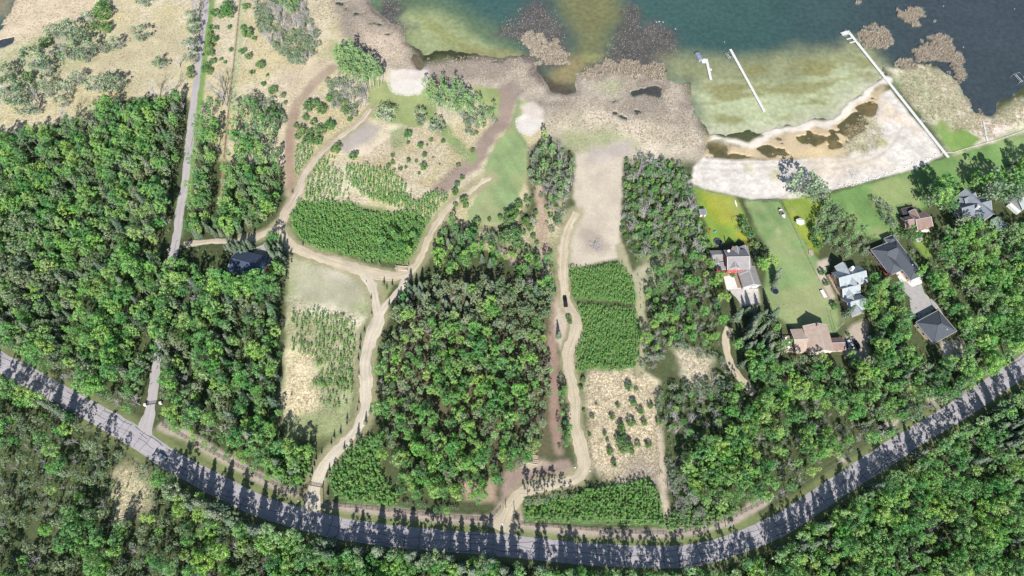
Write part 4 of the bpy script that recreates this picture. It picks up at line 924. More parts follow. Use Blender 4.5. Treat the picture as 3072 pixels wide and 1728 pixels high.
wood(Z['homes'], D((1870, 850), (1900, 760), (1930, 790), (1990, 850), (1970, 900), (1900, 920), (1870, 900)), 4.2, dict(spruce_tree=2, poplar_tree=2, pine_tree=1), (.65, .95), h=6, seed=34)
wood(Z['homes'], D((1880, 560), (1900, 620), (1935, 650), (1930, 690), (1905, 680), (1895, 620)), 3.3, dict(poplar_tree=1, willow_shrub=1.5), (.5, .7), h=3, seed=35)
wood(Z['east'], D((2345, 600), (2372, 572), (2420, 545), (2500, 575), (2640, 560), (2640, 860), (2535, 890), (2500, 830), (2440, 740), (2400, 680), (2360, 640)), 4.0, dict(poplar_tree=6, aspen_tree=1.6, bare_tree=.6, pine_tree=.5), (.75, 1.0), h=7, seed=36)
wood(Z['east'], D((2310, 680), (2340, 650), (2370, 690), (2410, 760), (2480, 830), (2500, 880), (2440, 870), (2380, 800), (2330, 740)), 4.0, dict(poplar_tree=5, aspen_tree=1), (.7, .95), h=7, seed=37)
wood(Z['east'], D((2250, 590), (2290, 560), (2310, 590), (2320, 640), (2290, 640)), 3.8, dict(poplar_tree=3, willow_shrub=1), (.55, .75), h=5, seed=38)
wood(Z['homes'], D((2400, 860), (2470, 850), (2545, 900), (2576, 930), (2500, 985), (2440, 990), (2420, 920)), 4.4, dict(poplar_tree=3, spruce_tree=1, pine_tree=1), (.6, .85), h=6, seed=126)
wood(Z['homes'], D((2130, 880), (2180, 830), (2290, 840), (2310, 930), (2250, 960), (2160, 960)), 4.2, dict(poplar_tree=3, spruce_tree=1, pine_tree=1), (.55, .8), h=6, seed=127)
wood(Z['homes'], D((2330, 470), (2370, 460), (2400, 500), (2390, 540), (2340, 520)), 4.2, dict(willow_shrub=1, poplar_tree=1), (1.0, 1.4), h=4, seed=39)
wood(Z['east'], D((2460, 455), (2500, 445), (2550, 450), (2560, 490), (2530, 520), (2500, 510), (2465, 490)), 4.2, dict(poplar_tree=2, willow_shrub=2), (.8, 1.2), h=5, seed=40)
wood(Z['east'], D((2555, 400), (2640, 400), (2640, 470), (2560, 480)), 4.0, dict(poplar_tree=2, spruce_tree=1), (.8, 1.0), h=6, seed=41)
wood(Z['homes'], D((2200, 500), (2225, 480), (2250, 540), (2270, 590), (2240, 590)), 3.8, dict(willow_shrub=1), (.7, 1.1), h=3, seed=42)
SB = 1560
wood(Z['south'], D((-60, 935), (100, 1010), (200, 1062), (290, 1115), (400, 1185), (540, 1280), (540, SB), (-60, SB)), 4.4, dict(poplar_tree=3, willow_shrub=3.0, pine_tree=3.0, bare_tree=1.4), (.62, .95), h=7, seed=43, gap_amt=.30)
wood(Z['south'], D((540, 1275), (620, 1318), (700, 1348), (850, 1390), (1000, 1405), (1280, 1420), (1280, SB), (540, SB)), 4.1, dict(poplar_tree=6, pine_tree=1.5, bare_tree=.6), (.68, 1.0), h=9, seed=44, gap_amt=.2)
wood(Z['south2'], D((1280, 1432), (1500, 1440), (1700, 1446), (1830, 1435), (1890, 1415), (1890, SB), (1280, SB)), 4.0, dict(poplar_tree=6, aspen_tree=1, bare_tree=.6), (.7, 1.0), h=9, seed=45)
wood(Z['south2'], D((1880, 1418), (1960, 1388), (2090, 1310), (2260, 1198), (2420, 1095), (2530, 1020), (2600, 985), (2700, 940), (2700, SB), (1880, SB)), 4.0, dict(poplar_tree=7, aspen_tree=1.4, spruce_tree=.8, bare_tree=.6), (.66, 1.0), h=9, seed=46)
wood(Z['south2'], D((2490, 1080), (2640, 1040), (2640, 1180), (2500, 1150)), 3.8, dict(spruce_tree=1), (.9, 1.2), h=6, seed=47)
# the clearing in the south-west wood stays open
CLR = W(D((290, 1180), (345, 1150), (385, 1240), (372, 1300), (300, 1310), (275, 1250)), 2)
PLANTS = [p for p in PLANTS if not (p[6] == Z['south'] and sdf_poly(np.array([p[1]]), np.array([p[2]]), CLR)[0] > 0)]
CLR2 = [W(D((1785, 480), (1880, 500), (1900, 600), (1800, 612))), W(D((850, 1170), (900, 1150), (930, 1050), (935, 960), (925, 1100)))]

# the tall row on the sunny side of the road, whose spires shade it
def row(zone, pts, step, mix, size, seed, off=0.0):
    R = random.Random(seed); q = smooth(W(pts), 6); q = np.array(q); sg = np.concatenate([[0], np.cumsum(np.linalg.norm(np.diff(q, axis=0), axis=1))]); s = 0.0
    while s < sg[-1]:
        x, y = np.interp(s, sg, q[:, 0]) + R.gauss(0, 1.0), np.interp(s, sg, q[:, 1]) + R.gauss(0, 1.2) + off
        if not on_road(x, y, 1.8): add_plant(R.choices(list(mix), list(mix.values()))[0], x, y, R.uniform(*size), zone, R)
        s += step * R.uniform(.6, 1.5)
row(Z['south'], D((430, 1205), (520, 1262), (620, 1308), (700, 1335), (800, 1362), (900, 1382), (1050, 1397), (1200, 1408), (1300, 1417)), 6, dict(spruce_tree=3, pine_tree=1, aspen_tree=1), (1.0, 1.42), 1)
row(Z['south'], D((440, 1235), (520, 1285), (620, 1330), (700, 1358), (800, 1385), (900, 1402), (1050, 1418), (1200, 1428), (1300, 1437)), 6, dict(spruce_tree=3, pine_tree=1, aspen_tree=1.5), (1.1, 1.5), 2)
row(Z['south'], D((-30, 935), (30, 970), (90, 1002), (170, 1050)), 4.5, dict(spruce_tree=2, poplar_tree=1), (.9, 1.25), 3)
row(Z['south2'], D((1300, 1432), (1450, 1440), (1600, 1450), (1720, 1448), (1800, 1435), (1860, 1415)), 6, dict(aspen_tree=3, spruce_tree=1, pine_tree=1), (.95, 1.3), 4)
row(Z['south2'], D((1300, 1450), (1450, 1460), (1600, 1470), (1720, 1468), (1830, 1450)), 5.5, dict(aspen_tree=3, spruce_tree=1.5), (1.1, 1.45), 5)
row(Z['south2'], D((1930, 1395), (2060, 1318), (2160, 1252), (2260, 1190), (2380, 1112), (2480, 1045), (2570, 985)), 5.5, dict(aspen_tree=3, spruce_tree=1), (.95, 1.25), 6)
wood(Z['centre'], D((1404, 930), (1424, 925), (1434, 1000), (1436, 1060), (1430, 1130), (1408, 1130), (1402, 1010)), 3.2, dict(poplar_tree=2, aspen_tree=1, willow_shrub=1), (.42, .62), h=4, seed=140, extra=.6)
wood(Z['centre'], D((1385, 700), (1400, 690), (1402, 740), (1390, 760)), 3.2, dict(poplar_tree=1, spruce_tree=1), (.4, .6), h=4, seed=141, extra=.6)
row(Z['sw'], D((440, 690), (428, 740), (420, 790), (412, 840), (404, 890)), 3.0, dict(poplar_tree=1), (.8, 1.05), 7)
row(Z['sw'], D((455, 700), (440, 770), (428, 830), (418, 890)), 3.4, dict(poplar_tree=1), (.8, 1.1), 8)
row(Z['sw'], D((570, 716), (620, 728), (690, 732)), 3.6, dict(poplar_tree=1), (1.0, 1.2), 9)
row(Z['sw'], D((565, 735), (620, 748), (700, 750)), 3.6, dict(poplar_tree=1), (1.0, 1.25), 10)
# single shrubs, bushes and trees
M = Z['meadow']
spots(M, 'willow_shrub', rad(T(1, (240, 430, 95), (490, 390, 55), (600, 340, 80), (620, 400, 55), (590, 265, 55), (500, 220, 60), (400, 230, 60), (630, 130, 45), (1020, 240, 60), (840, 320, 45), (760, 345, 40), (1165, 460, 42), (330, 500, 65), (560, 570, 55), (40, 520, 60), (100, 690, 75), (180, 770, 65), (240, 800, 45), (440, 740, 45), (60, 610, 60), (200, 640, 60), (330, 650, 50), (470, 640, 55), (1400, 200, 48), (1390, 420, 45), (1385, 330, 45), (1390, 120, 45), (1035, 10, 45), (700, 620, 70), (780, 600, 60), (840, 600, 60))))
spots(M, 'bare_tree', rad(T(1, (420, 320, 65), (1270, 435, 40), (1400, 60, 50), (1380, 300, 50), (1560, 620, 75), (1100, 660, 60), (1220, 620, 55), (450, 830, 70), (330, 600, 40), (30, 640, 50), (230, 690, 50), (1600, 690, 55), (1400, 10, 50))))
spots(M, 'bush', rad(T(1, (320, 310, 42), (740, 90, 62), (745, 30, 45), (760, 200, 42), (680, 190, 35), (200, 555, 40), (1530, 300, 35), (1560, 280, 25), (1515, 340, 32), (1520, 390, 28), (1540, 440, 22), (1480, 500, 30), (1500, 470, 26), (1520, 250, 24), (1530, 200, 24), (1550, 90, 35), (1600, 100, 35), (1660, 90, 45), (1640, 40, 40), (1660, 195, 20), (1570, 200, 16), (1755, 370, 28), (1800, 405, 32), (1885, 470, 32), (1825, 525, 20), (1670, 360, 18), (1600, 430, 14), (1630, 450, 14), (1515, 520, 26), (1780, 45, 26), (1790, 235, 42), (1840, 280, 20), (1760, 200, 22), (1380, 540, 30), (1375, 500, 26), (1910, 610, 14))))
spots(M, 'bush', rad(T(2, (30, 472, 30), (80, 547, 14), (50, 605, 20), (120, 655, 30), (195, 692, 22), (210, 747, 18), (180, 820, 26), (125, 780, 32), (380, 770, 48), (475, 792, 40), (360, 850, 26), (415, 887, 24), (430, 745, 32), (330, 947, 36), (395, 970, 36), (460, 945, 42), (525, 910, 42), (560, 900, 26), (290, 912, 20), (370, 1015, 42), (440, 1020, 36), (300, 990, 26), (680, 862, 20), (650, 802, 34), (1100, 972, 30), (1100, 1032, 18), (1270, 1015, 16), (1355, 1022, 19), (1192, 1057, 22), (1220, 1122, 18), (1105, 1162, 20), (1160, 1167, 12), (1212, 1207, 28), (1085, 1212, 12), (1045, 1222, 18), (1182, 1257, 12), (990, 1177, 18), (957, 1202, 20), (990, 1127, 18), (1465, 1197, 16), (1495, 1287, 18), (1457, 1337, 22), (1440, 1390, 25), (700, 1132, 30), (725, 1110, 20), (580, 1075, 36), (1600, 965, 16), (1545, 870, 25), (530, 710, 30), (640, 740, 30), (565, 760, 20), (1570, 1090, 18), (1280, 1140, 8), (1330, 1190, 8), (1240, 1050, 10))))
spots(M, 'willow_shrub', rad(T(2, (940, 830, 68), (1190, 830, 40), (1300, 910, 55), (1340, 930, 36), (1195, 880, 30))))
spots(M, 'poplar_tree', rad(T(3, (240, 990, 55))), scale=.85)
spots(Z['saps'], 'bush', rad(T(11, (845, 80, 30), (880, 200, 30), (930, 255, 26), (765, 215, 20), (1005, 215, 28), (727, 295, 24), (580, 295, 18), (865, 340, 32), (790, 370, 34), (560, 425, 14), (672, 420, 16), (800, 430, 36), (780, 480, 40), (690, 468, 14), (840, 520, 40), (912, 497, 24), (990, 500, 26), (712, 550, 26), (742, 640, 26), (960, 340, 26), (520, 255, 16), (900, 95, 15), (800, 540, 30), (1070, 330, 30), (500, 90, 20), (515, 30, 20), (870, 550, 26), (610, 200, 10))))
spots(Z['plant'], 'bush', rad(T(2, (1500, 1449, 30)) + T(6, (1440, 45, 18), (1510, 95, 28), (1445, 130, 20), (1520, 140, 20), (1690, 240, 16), (1770, 225, 24), (1850, 200, 50), (1910, 125, 22), (1830, 250, 40), (1800, 380, 60), (1880, 340, 50), (1900, 420, 50), (1600, 260, 30))))
spots(Z['plant'], 'bush', rad(T(7, (50, 130, 30), (100, 100, 20), (20, 190, 30), (320, 250, 24), (280, 210, 22), (130, 300, 30), (300, 100, 30), (340, 60, 30), (100, 250, 36), (150, 530, 36), (410, 950, 22), (420, 980, 18))))
# spruces along the drives, one by one (third value: height)
SPR = T(6, (785, 548, 2.6), (837, 560, 2.8), (893, 562, 3.4), (957, 567, 1.6), (1105, 572, 2.2), (927, 712, 3.6), (947, 742, 3.0), (987, 722, 3.4), (339, 425, 3.0), (835, 812, 2.6), (800, 690, 1.2), (838, 920, 2.0), (785, 1055, 3.0), (757, 1120, 3.4), (752, 1185, 3.4), (741, 1260, 3.2), (265, 45, 2.6), (295, 130, 1.6), (250, 215, 2.4), (590, 1080, 2.0), (1022, 590, 1.8), (745, 1360, 2.4), (965, 860, 3.0), (1030, 800, 3.6)) + \
    T(10, (741, 440, 5.0), (795, 345, 4.2), (830, 270, 4.0), (565, 450, 3.0), (612, 420, 3.2), (545, 495, 2.6), (660, 315, 2.6), (640, 525, 2.8), (530, 690, 3.2), (512, 745, 3.4), (422, 655, 3.0), (405, 715, 3.0), (320, 800, 3.4), (520, 865, 3.2), (745, 195, 2.4), (735, 250, 2.0), (658, 350, 2.4), (393, 740, 2.4), (475, 560, 2.2), (860, 290, 2.6), (395, 490, 3.6), (258, 140, 2.0), (435, 610, 2.6)) + \
    T(7, (1015, 1250, 4.5), (337, 1090, 7.5), (430, 960, 2.0)) + T(3, (1018, 1260, 5))
for u, v, h in SPR:
    x, y = G(u, v, 0); add_plant('spruce_tree', x, y, h / 12.0 * random.uniform(.95, 1.1), Z['drive'])
for u, v, h, zk in [(*p, 'homes') for p in T(7, (1620, 960, 12), (1745, 1000, 13.5), (1870, 960, 13), (1905, 660, 10), (1895, 720, 9), (1690, 920, 8))] + \
        [(*p, 'homes') for p in T(8, (640, 930, 11), (680, 1290, 10), (770, 1330, 12), (720, 1310, 9), (905, 720, 9), (950, 780, 9), (1340, 1330, 11), (20, 960, 11))] + [(*p, 'mid') for p in T(5, (1650, 470, 6), (1700, 450, 7), (1790, 440, 7))]:
    x, y = G(u, v, 0); add_plant('spruce_tree', x, y, h / 12.0, Z[zk])
for u, v, h in T(11, (115, 930, 13), (185, 920, 12), (240, 925, 12), (298, 880, 11), (372, 880, 9)) + T(11, (430, 880, 6)):
    x, y = G(u, v, 0); add_plant('pine_tree', x, y, h / 13.0, Z['drive'])
spots(Z['homes'], 'bare_tree', rad(T(4, (370, 1320, 120))), scale=1.15)
spots(Z['homes'], 'willow_shrub', rad(T(4, (340, 1330, 95), (420, 1370, 80), (480, 1420, 50))))
spots(Z['homes'], 'bare_tree', rad(T(8, (440, 210, 70), (440, 250, 60), (1080, 240, 60), (740, 760, 50), (900, 690, 60))), scale=.75)
spots(Z['homes'], 'poplar_tree', rad(T(8, (100, 550, 60), (1560, -20, 60))), scale=.85)
spots(Z['homes'], 'poplar_tree', rad(T(4, (1570, 1280, 60))), scale=.8)
spots(Z['homes'], 'willow_shrub', rad(T(4, (1740, 1340, 110), (1680, 1370, 80), (1820, 1400, 80), (1300, 1420, 80))))
spots(Z['homes'], 'bush', rad(T(8, (430, 330, 40), (440, 420, 36), (410, 380, 30), (470, 620, 25), (500, 700, 22), (560, 870, 30), (660, 1070, 16)) + T(7, (1680, 260, 40), (1690, 300, 36), (1720, 340, 36), (1600, 640, 20), (1550, 625, 20), (1760, 420, 40))))
RED = T(8, (215, 1390, 36))
# ---------------------------------------------------------------- turn the list into objects
def crop_note(): pass
LAND = [('the dark metal roofed barn', T(6, (10, 560))[0]), ('the gate on the paved lane', T(9, (1100, 200))[0]), ('the wooden gate on the gravel drive', T(10, (440, 800))[0]), ('the black pickup', T(7, (385, 832))[0]),
        ('the blue car on the road', T(9, (1170, 590))[0]), ('the red walled house', T(7, (1620, 500))[0]), ('the tan roofed house', T(8, (420, 1080))[0]), ('the pale grey gabled house', T(8, (680, 660))[0]),
        ('the charcoal hip roofed house', T(8, (1010, 500))[0]), ('the charcoal hip roofed garage', T(8, (1310, 1000))[0]), ('the brown roofed house', T(8, (1180, 230))[0]), ('the slate roofed house', T(8, (1600, 120))[0]),
        ('the grass island in the drive', T(6, (950, 730))[0]), ('the larger sand patch', T(2, (1090, 600))[0]), ('the smaller sand patch', T(3, (110, 890))[0]), ('the bare tan field', T(7, (620, 250))[0]),
        ('the brush pile', T(7, (610, 410))[0]), ('the log stack', T(6, (1055, 585))[0]), ('the mouth of the eastern drive', T(11, (-60, 1050))[0]), ('the mouth of the western drive', T(10, (410, 930))[0]),
        ('the straw clearing below the road', T(9, (940, 900))[0]), ('the corner of the eastern drive', T(11, (500, 700))[0]), ('the trampoline on the long lawn', T(8, (130, 760))[0]), ('the small grey shed', T(7, (1385, 180))[0]),
        ('the long white pier', T(4, (1100, 780))[0]), ('the pond in the top corner', T(1, (40, 60))[0]), ('the top end of the paved lane', T(1, (1490, 40))[0]), ('the fork of the earth tracks', T(6, (180, 310))[0]),
        ('the upper sapling plot', T(7, (650, 700))[0]), ('the lower sapling plot', T(7, (700, 1050))[0]), ('the far end of the bend fence', T(11, (1800, 920))[0]), ('the clay path', T(8, (1450, 640))[0]),
        ('the last utility pole up the road', T(12, (1420, 105))[0]), ('the road at the frame edge', T(12, (1760, 60))[0]), ('the straw field', T(11, (800, 300))[0]), ('the grove of bright aspens', T(2, (720, 440))[0]),
        ('the narrow eastern drive', T(7, (1560, 1200))[0]), ('the grey soil patch', T(2, (720, 1000))[0]), ('the dark clearing in the wood', T(5, (580, 1060))[0]), ('the bottom corner of the frame', (60, 1690)), ('the far bottom corner of the frame', (3000, 1690)),
        ('the gap in the road shade', T(11, (1530, 1210))[0])]
LW = np.array([G(p[0], p[1]) for _, p in LAND])
ORD = ['closest', 'second closest', 'third closest', 'fourth closest', 'fifth closest', 'sixth closest', 'seventh closest', 'eighth closest', 'ninth closest', 'tenth closest', 'eleventh closest', 'twelfth closest']
NOUN = dict(poplar_tree=('leafy green poplar', 'tree'), aspen_tree=('slender pale-trunked aspen', 'tree'), spruce_tree=('conical dark spruce', 'tree'), pine_tree=('olive green pine', 'tree'), bare_tree=('leafless grey tree', 'tree'), willow_shrub=('grey-green willow shrub', 'shrub'), bush=('round green bush', 'bush'))

def scatter(name, meshes, pts, rots, scl, var, label=None, cat=None, kind='stuff', mats=()):
    """ONE object: instanced geometry on points, for what nobody could count."""
    n = len(pts)
    me = bpy.data.meshes.new(name); me.vertices.add(n); me.vertices.foreach_set('co', np.asarray(pts, np.float32).ravel())
    for nm, ty, arr, ch in (('turn', 'FLOAT', rots, 'value'), ('size', 'FLOAT', scl, 'value'), ('pick', 'INT', var, 'value')):
        a = me.attributes.new(nm, ty, 'POINT'); a.data.foreach_set(ch, np.asarray(arr, np.int32 if ty == 'INT' else np.float32))
    for m in mats: me.materials.append(m)
    ng = bpy.data.node_groups.new(name, 'GeometryNodeTree')
    ng.interface.new_socket('Geometry', in_out='INPUT', socket_type='NodeSocketGeometry'); ng.interface.new_socket('Geometry', in_out='OUTPUT', socket_type='NodeSocketGeometry')
    gi, go = ng.nodes.new('NodeGroupInput'), ng.nodes.new('NodeGroupOutput'); Lk = ng.links.new
    g2i = ng.nodes.new('GeometryNodeGeometryToInstance')
    for ms in reversed(meshes):
        key = tuple(x.name for x in ms)
        if key not in NTUFT:
            if len(ms) == 1: src = ms[0]
            else:
                bm = bmesh.new(); src = bpy.data.meshes.new('plant_mass')
                for j, x in enumerate(ms):
                    s = len(bm.faces); bm.from_mesh(x); bm.faces.ensure_lookup_table()
                    for f in bm.faces[s:]: f.material_index = j
                bm.to_mesh(src); bm.free()
                for x in ms: src.materials.append(x.materials[0])
            NTUFT[key] = bpy.data.objects.new('plant_source', src)       # never linked: only its mesh is used
        oi = ng.nodes.new('GeometryNodeObjectInfo'); oi.inputs['Object'].default_value = NTUFT[key]
        one = ng.nodes.new('GeometryNodeGeometryToInstance'); Lk(oi.outputs['Geometry'], one.inputs[0])
        Lk(one.outputs[0], g2i.inputs[0])
    jn = ng.nodes.new('GeometryNodeJoinGeometry')
    for nd in [x for x in ng.nodes if x.bl_idname == 'GeometryNodeGeometryToInstance' and x != g2i]: Lk(nd.outputs[0], jn.inputs[0])
    ng.nodes.remove(g2i)
    ip = ng.nodes.new('GeometryNodeInstanceOnPoints'); Lk(gi.outputs[0], ip.inputs['Points']); Lk(jn.outputs[0], ip.inputs['Instance']); ip.inputs['Pick Instance'].default_value = True
    def attr(nm, ty):
        a = ng.nodes.new('GeometryNodeInputNamedAttribute'); a.data_type = ty; a.inputs['Name'].default_value = nm; return a.outputs[0]
    Lk(attr('pick', 'INT'), ip.inputs['Instance Index'])
    cx = ng.nodes.new('ShaderNodeCombineXYZ'); Lk(attr('turn', 'FLOAT'), cx.inputs['Z']); Lk(cx.outputs[0], ip.inputs['Rotation'])
    c2 = ng.nodes.new('ShaderNodeCombineXYZ'); sa = attr('size', 'FLOAT')
    for q in 'XYZ': Lk(sa, c2.inputs[q])
    Lk(c2.outputs[0], ip.inputs['Scale']); Lk(ip.outputs[0], go.inputs[0])
    o = link(name, me); md = o.modifiers.new('scatter', 'NODES'); md.node_group = ng
    return prop(o, label, cat, None, kind)

def ground_z(x, y):
    i = np.clip(np.searchsorted(gx, x), 0, len(gx) - 1); j = np.clip(np.searchsorted(gy, y), 0, len(gy) - 1)
    return F.z.reshape(len(gy), len(gx))[j, i]

_ONES = 'zero one two three four five six seven eight nine ten eleven twelve thirteen fourteen fifteen sixteen seventeen eighteen nineteen'.split()
_TENS = 'x x twenty thirty forty fifty sixty seventy eighty ninety'.split()
def words_of(k):
    k = int(min(99, max(0, round(k))))
    return _ONES[k] if k < 20 else _TENS[k // 10] + ('-' + _ONES[k % 10] if k % 10 else '')
MASSNAME = dict(poplar_tree=('poplar_wood', 'mass of further green poplars filling the woods'), aspen_tree=('aspen_wood', 'mass of further slender aspens among the poplars'), spruce_tree=('spruce_wood', 'mass of further dark spruces among the trees'), pine_tree=('pine_wood', 'mass of further olive pines between the drives'), bare_tree=('bare_wood', 'mass of further leafless grey trees in the scrub'), willow_shrub=('willow_scrub', 'mass of further grey-green willow scrub'), bush=('bush_scrub', 'mass of further round green bushes'))
stats = {}
for kind, (vars_, H_, R_) in KIND.items():
    rows = [p for p in PLANTS if p[0] == kind]
    if not rows: continue
    a = np.array([(p[1], p[2], p[3]) for p in rows])
    u, v = proj(a[:, 0], a[:, 1], H_ * a[:, 2] * .8)
    inside = (u > 6) & (u < 3066) & (v > 6) & (v < 1722)
    dist = np.sqrt(a[:, 0] ** 2 + a[:, 1] ** 2 + (HCAM - H_ * a[:, 2]) ** 2)
    show = a[:, 2] / dist * (1 + .0 * u)
    lone = np.array([p[6] in (Z['meadow'], Z['saps'], Z['drive'], Z['plant'], Z['clump'], Z['clump2']) for p in rows])
    order = np.argsort(-(show + lone * .002) * inside)
    chosen = [i for i in order[:300] if inside[i]]
    rest = [i for i in range(len(rows)) if i not in set(chosen)]
    stats[kind] = (len(rows), len(chosen))
    # each one's label: its look, its wood, and the landmark it stands close to
    noun, cat = NOUN[kind]
    dl = np.linalg.norm(a[:, None, :2] - LW[None], axis=2); dl[~inside] = 1e9
    rank = np.argsort(np.argsort(dl, axis=0), axis=0)
    med = np.quantile(a[chosen, 2], [.25, .75]) if chosen else (1, 1)
    taken = set(); named = {}
    for k in range(len(ORD)):
        for li in range(len(LAND)):
            i = int(np.where(rank[:, li] == k)[0][0]) if k < len(rows) else -1
            if i in named or i < 0 or not inside[i] or dl[i, li] > 60: continue
            named[i] = f'{noun} {rows[i][6]}, {ORD[k]} to {LAND[li][0]}'
    for i in chosen:
        kd, x, y, s, rz, vr, zone = rows[i]
        size = 'small' if s < med[0] else ('tall' if s > med[1] and kind.endswith('tree') else ('broad' if s > med[1] else 'middle-sized'))
        li = int(np.argmin(dl[i])); near_ = f', towards {LAND[li][0]}'
        lab = named.get(i) or f'{size} {noun}, {words_of(u[i] / 30.72)} percent across and {words_of(v[i] / 17.28)} percent down the photo'
        if len(lab.split()) > 16: lab = f'{noun}, {lab.split(", ", 1)[1]}'
        if len(lab.split()) > 16: lab = f'{size} {noun} {zone}'
        z = float(ground_z(x, y)) - .02
        if len(vars_[vr]) == 1:
            o = link(kind, vars_[vr][0][1], None, (x, y, z), rz); o.scale = (s, s, s)
        else:
            o = empty(kind, (x, y, z), rz); o.scale = (s, s, s)
            for pn, me in vars_[vr]: link(pn, me, o)
        prop(o, lab, cat, f'{noun.split()[-1]}s {zone}')
    if rest:
        nm, lb = MASSNAME[kind]
        # beyond the frame only what can throw its shadow into it
        rest = [i for i in rest if -150 < u[i] < 3220 and -60 < v[i] < 1990]
        pts = [(rows[i][1], rows[i][2], -.03) for i in rest]
        scatter(nm, [[m for _, m in vv] for vv in vars_], pts, [rows[i][4] for i in rest], [rows[i][3] for i in rest], [rows[i][5] for i in rest], lb, 'woodland')
print('PLANTS', stats)

# one ornamental tree in blossom by the tan roofed house
o = empty('crabapple_tree', (*G(*RED[0][:2], 2.5), 0)); prop(o, 'small pink blossoming crabapple below the tan roofed house', 'tree')
link('trunk', trunk_mesh('crabapple_trunk', m_bark, 77, 4, .1, 5, 1.5, 1.2), o); link('crown', crown_mesh('crabapple_crown', m_blossom, 777, 5, 1.2, 1.8, 20, 40, .34), o)

# ---------------------------------------------------------------- masses: sapling plots, tufts, reeds
def fill(poly, spacing, h=0, keep=1.0, seed=0, jit=.4, avoid=True, row=None, noise=None, extra=.4, rag=2.5):
    rg = np.random.default_rng(seed); wp = np.array(W(poly, h)); x0, y0 = wp.min(0); x1, y1 = wp.max(0)
    X, Y = np.meshgrid(np.arange(x0, x1, spacing), np.arange(y0, y1, row or spacing))
    X = (X + rg.uniform(-jit, jit, X.shape) * spacing).ravel(); Y = (Y + rg.uniform(-jit, jit, Y.shape) * (row or spacing)).ravel()
    ok = (sdf_poly(X, Y, wp.tolist()) + (fbm(X, Y, 4, seed + 9) - .5) * rag > 0) & (rg.random(X.size) < keep)
    if noise: ok &= fbm(X, Y, noise[0], seed + 20) > noise[1]
    X, Y = X[ok], Y[ok]
    if avoid and len(X):
        k = ~road_mask(X, Y, extra)
        for kp in KEEP_OUT: k &= sdf_poly(X, Y, kp) < .8
        X, Y = X[k], Y[k]
    return X, Y
def plots(name, label, lst, meshes, s=(.8, 1.2), seed=0, cat='saplings', zoff=-.02, under=-.3, size_h=0):
    XY = [fill(*q[:2], **q[2]) for q in lst]; X = np.concatenate([q[0] for q in XY]); Y = np.concatenate([q[1] for q in XY])
    zz = ground_z(X, Y); ok = zz > under; X, Y, zz = X[ok], Y[ok], zz[ok]
    rg = np.random.default_rng(seed); n = len(X); stats[name] = n
    return scatter(name, [[m] for m in meshes], np.stack([X, Y, zz + zoff], 1), rg.uniform(0, 6.28, n), rg.uniform(*s, n), rg.integers(0, len(meshes), n), label, cat)
plots('sapling_plot', 'dense upper plot of green saplings right of the black pickup', [(T(7, (415, 590), (640, 570), (740, 550), (785, 560), (830, 620), (880, 700), (895, 790), (880, 840), (700, 830), (560, 815), (430, 820)), .95, dict(h=1.4, seed=1, extra=.6, rag=7, noise=(5, .24)))], SAP, (.38, .68), 1)
plots('sapling_plot', 'dense lower plot of green saplings beside the grass path', [(T(7, (455, 852), (700, 864), (890, 878), (910, 920), (945, 1050), (920, 1180), (890, 1310), (700, 1330), (470, 1330), (450, 1200), (485, 1060), (490, 950)), .98, dict(h=1.4, seed=2, extra=.6, rag=7, noise=(5, .24)))], SAP, (.38, .7), 2)
plots('sapling_plot', 'broad sapling plantation north of the curved gravel drive', [(T(6, (240, 200), (310, 90), (500, 100), (740, 130), (850, 190), (1000, 200), (1130, 190), (1240, 290), (1180, 490), (1060, 560), (900, 520), (780, 530), (600, 480), (430, 450), (280, 360)), 1.05, dict(h=1.6, seed=3, extra=1.0, rag=8, noise=(6, .25)))], SAP, (.4, .9), 3)
plots('sapling_plot', 'loose sapling thicket along the upper earth track', [
    (T(2, (400, 1180), (540, 1110), (620, 1180), (640, 1320), (560, 1449), (330, 1449), (350, 1330)), 1.5, dict(h=1.6, seed=4, noise=(6, .40), extra=.8)),
    (T(2, (660, 1180), (840, 1200), (1000, 1240), (1090, 1330), (1080, 1449), (820, 1449), (640, 1300)), 1.25, dict(h=1.6, seed=5, extra=.8)),
    (T(2, (290, 1040), (400, 1010), (490, 1040), (430, 1130), (340, 1300), (280, 1290), (270, 1120)), 1.4, dict(h=1.6, seed=6, noise=(6, .33), extra=.8)),
    (T(6, (850, 40), (1060, 60), (1380, 30), (1400, 90), (1290, 230), (1260, 280), (1120, 180), (900, 110)), 1.3, dict(h=1.5, seed=7, noise=(7, .36), extra=.8)),
    (T(2, (1080, 1380), (1300, 1380), (1420, 1380), (1380, 1449), (1080, 1449)), 1.5, dict(h=1.4, seed=8, noise=(5, .5))),
    (T(6, (340, 10), (520, 30), (820, 10), (850, 80), (700, 60), (460, 70), (350, 60)), 1.7, dict(h=1.4, seed=9, noise=(6, .46), extra=.8))], SAP, (.4, .85), 4)
plots('sapling_plot', 'sapling thicket behind the rail fence by the western gate', [(T(10, (530, 700), (600, 600), (720, 480), (830, 420), (900, 520), (900, 680), (980, 820), (1040, 880), (1000, 950), (620, 905), (540, 860)), 1.25, dict(h=2.0, seed=10, extra=1.4)), (T(10, (150, 560), (260, 500), (400, 480), (430, 540), (380, 700), (320, 790), (180, 760), (60, 720), (60, 620)), 1.4, dict(h=2.0, seed=11, extra=2.0))], SAP, (.55, 1.1), 5)
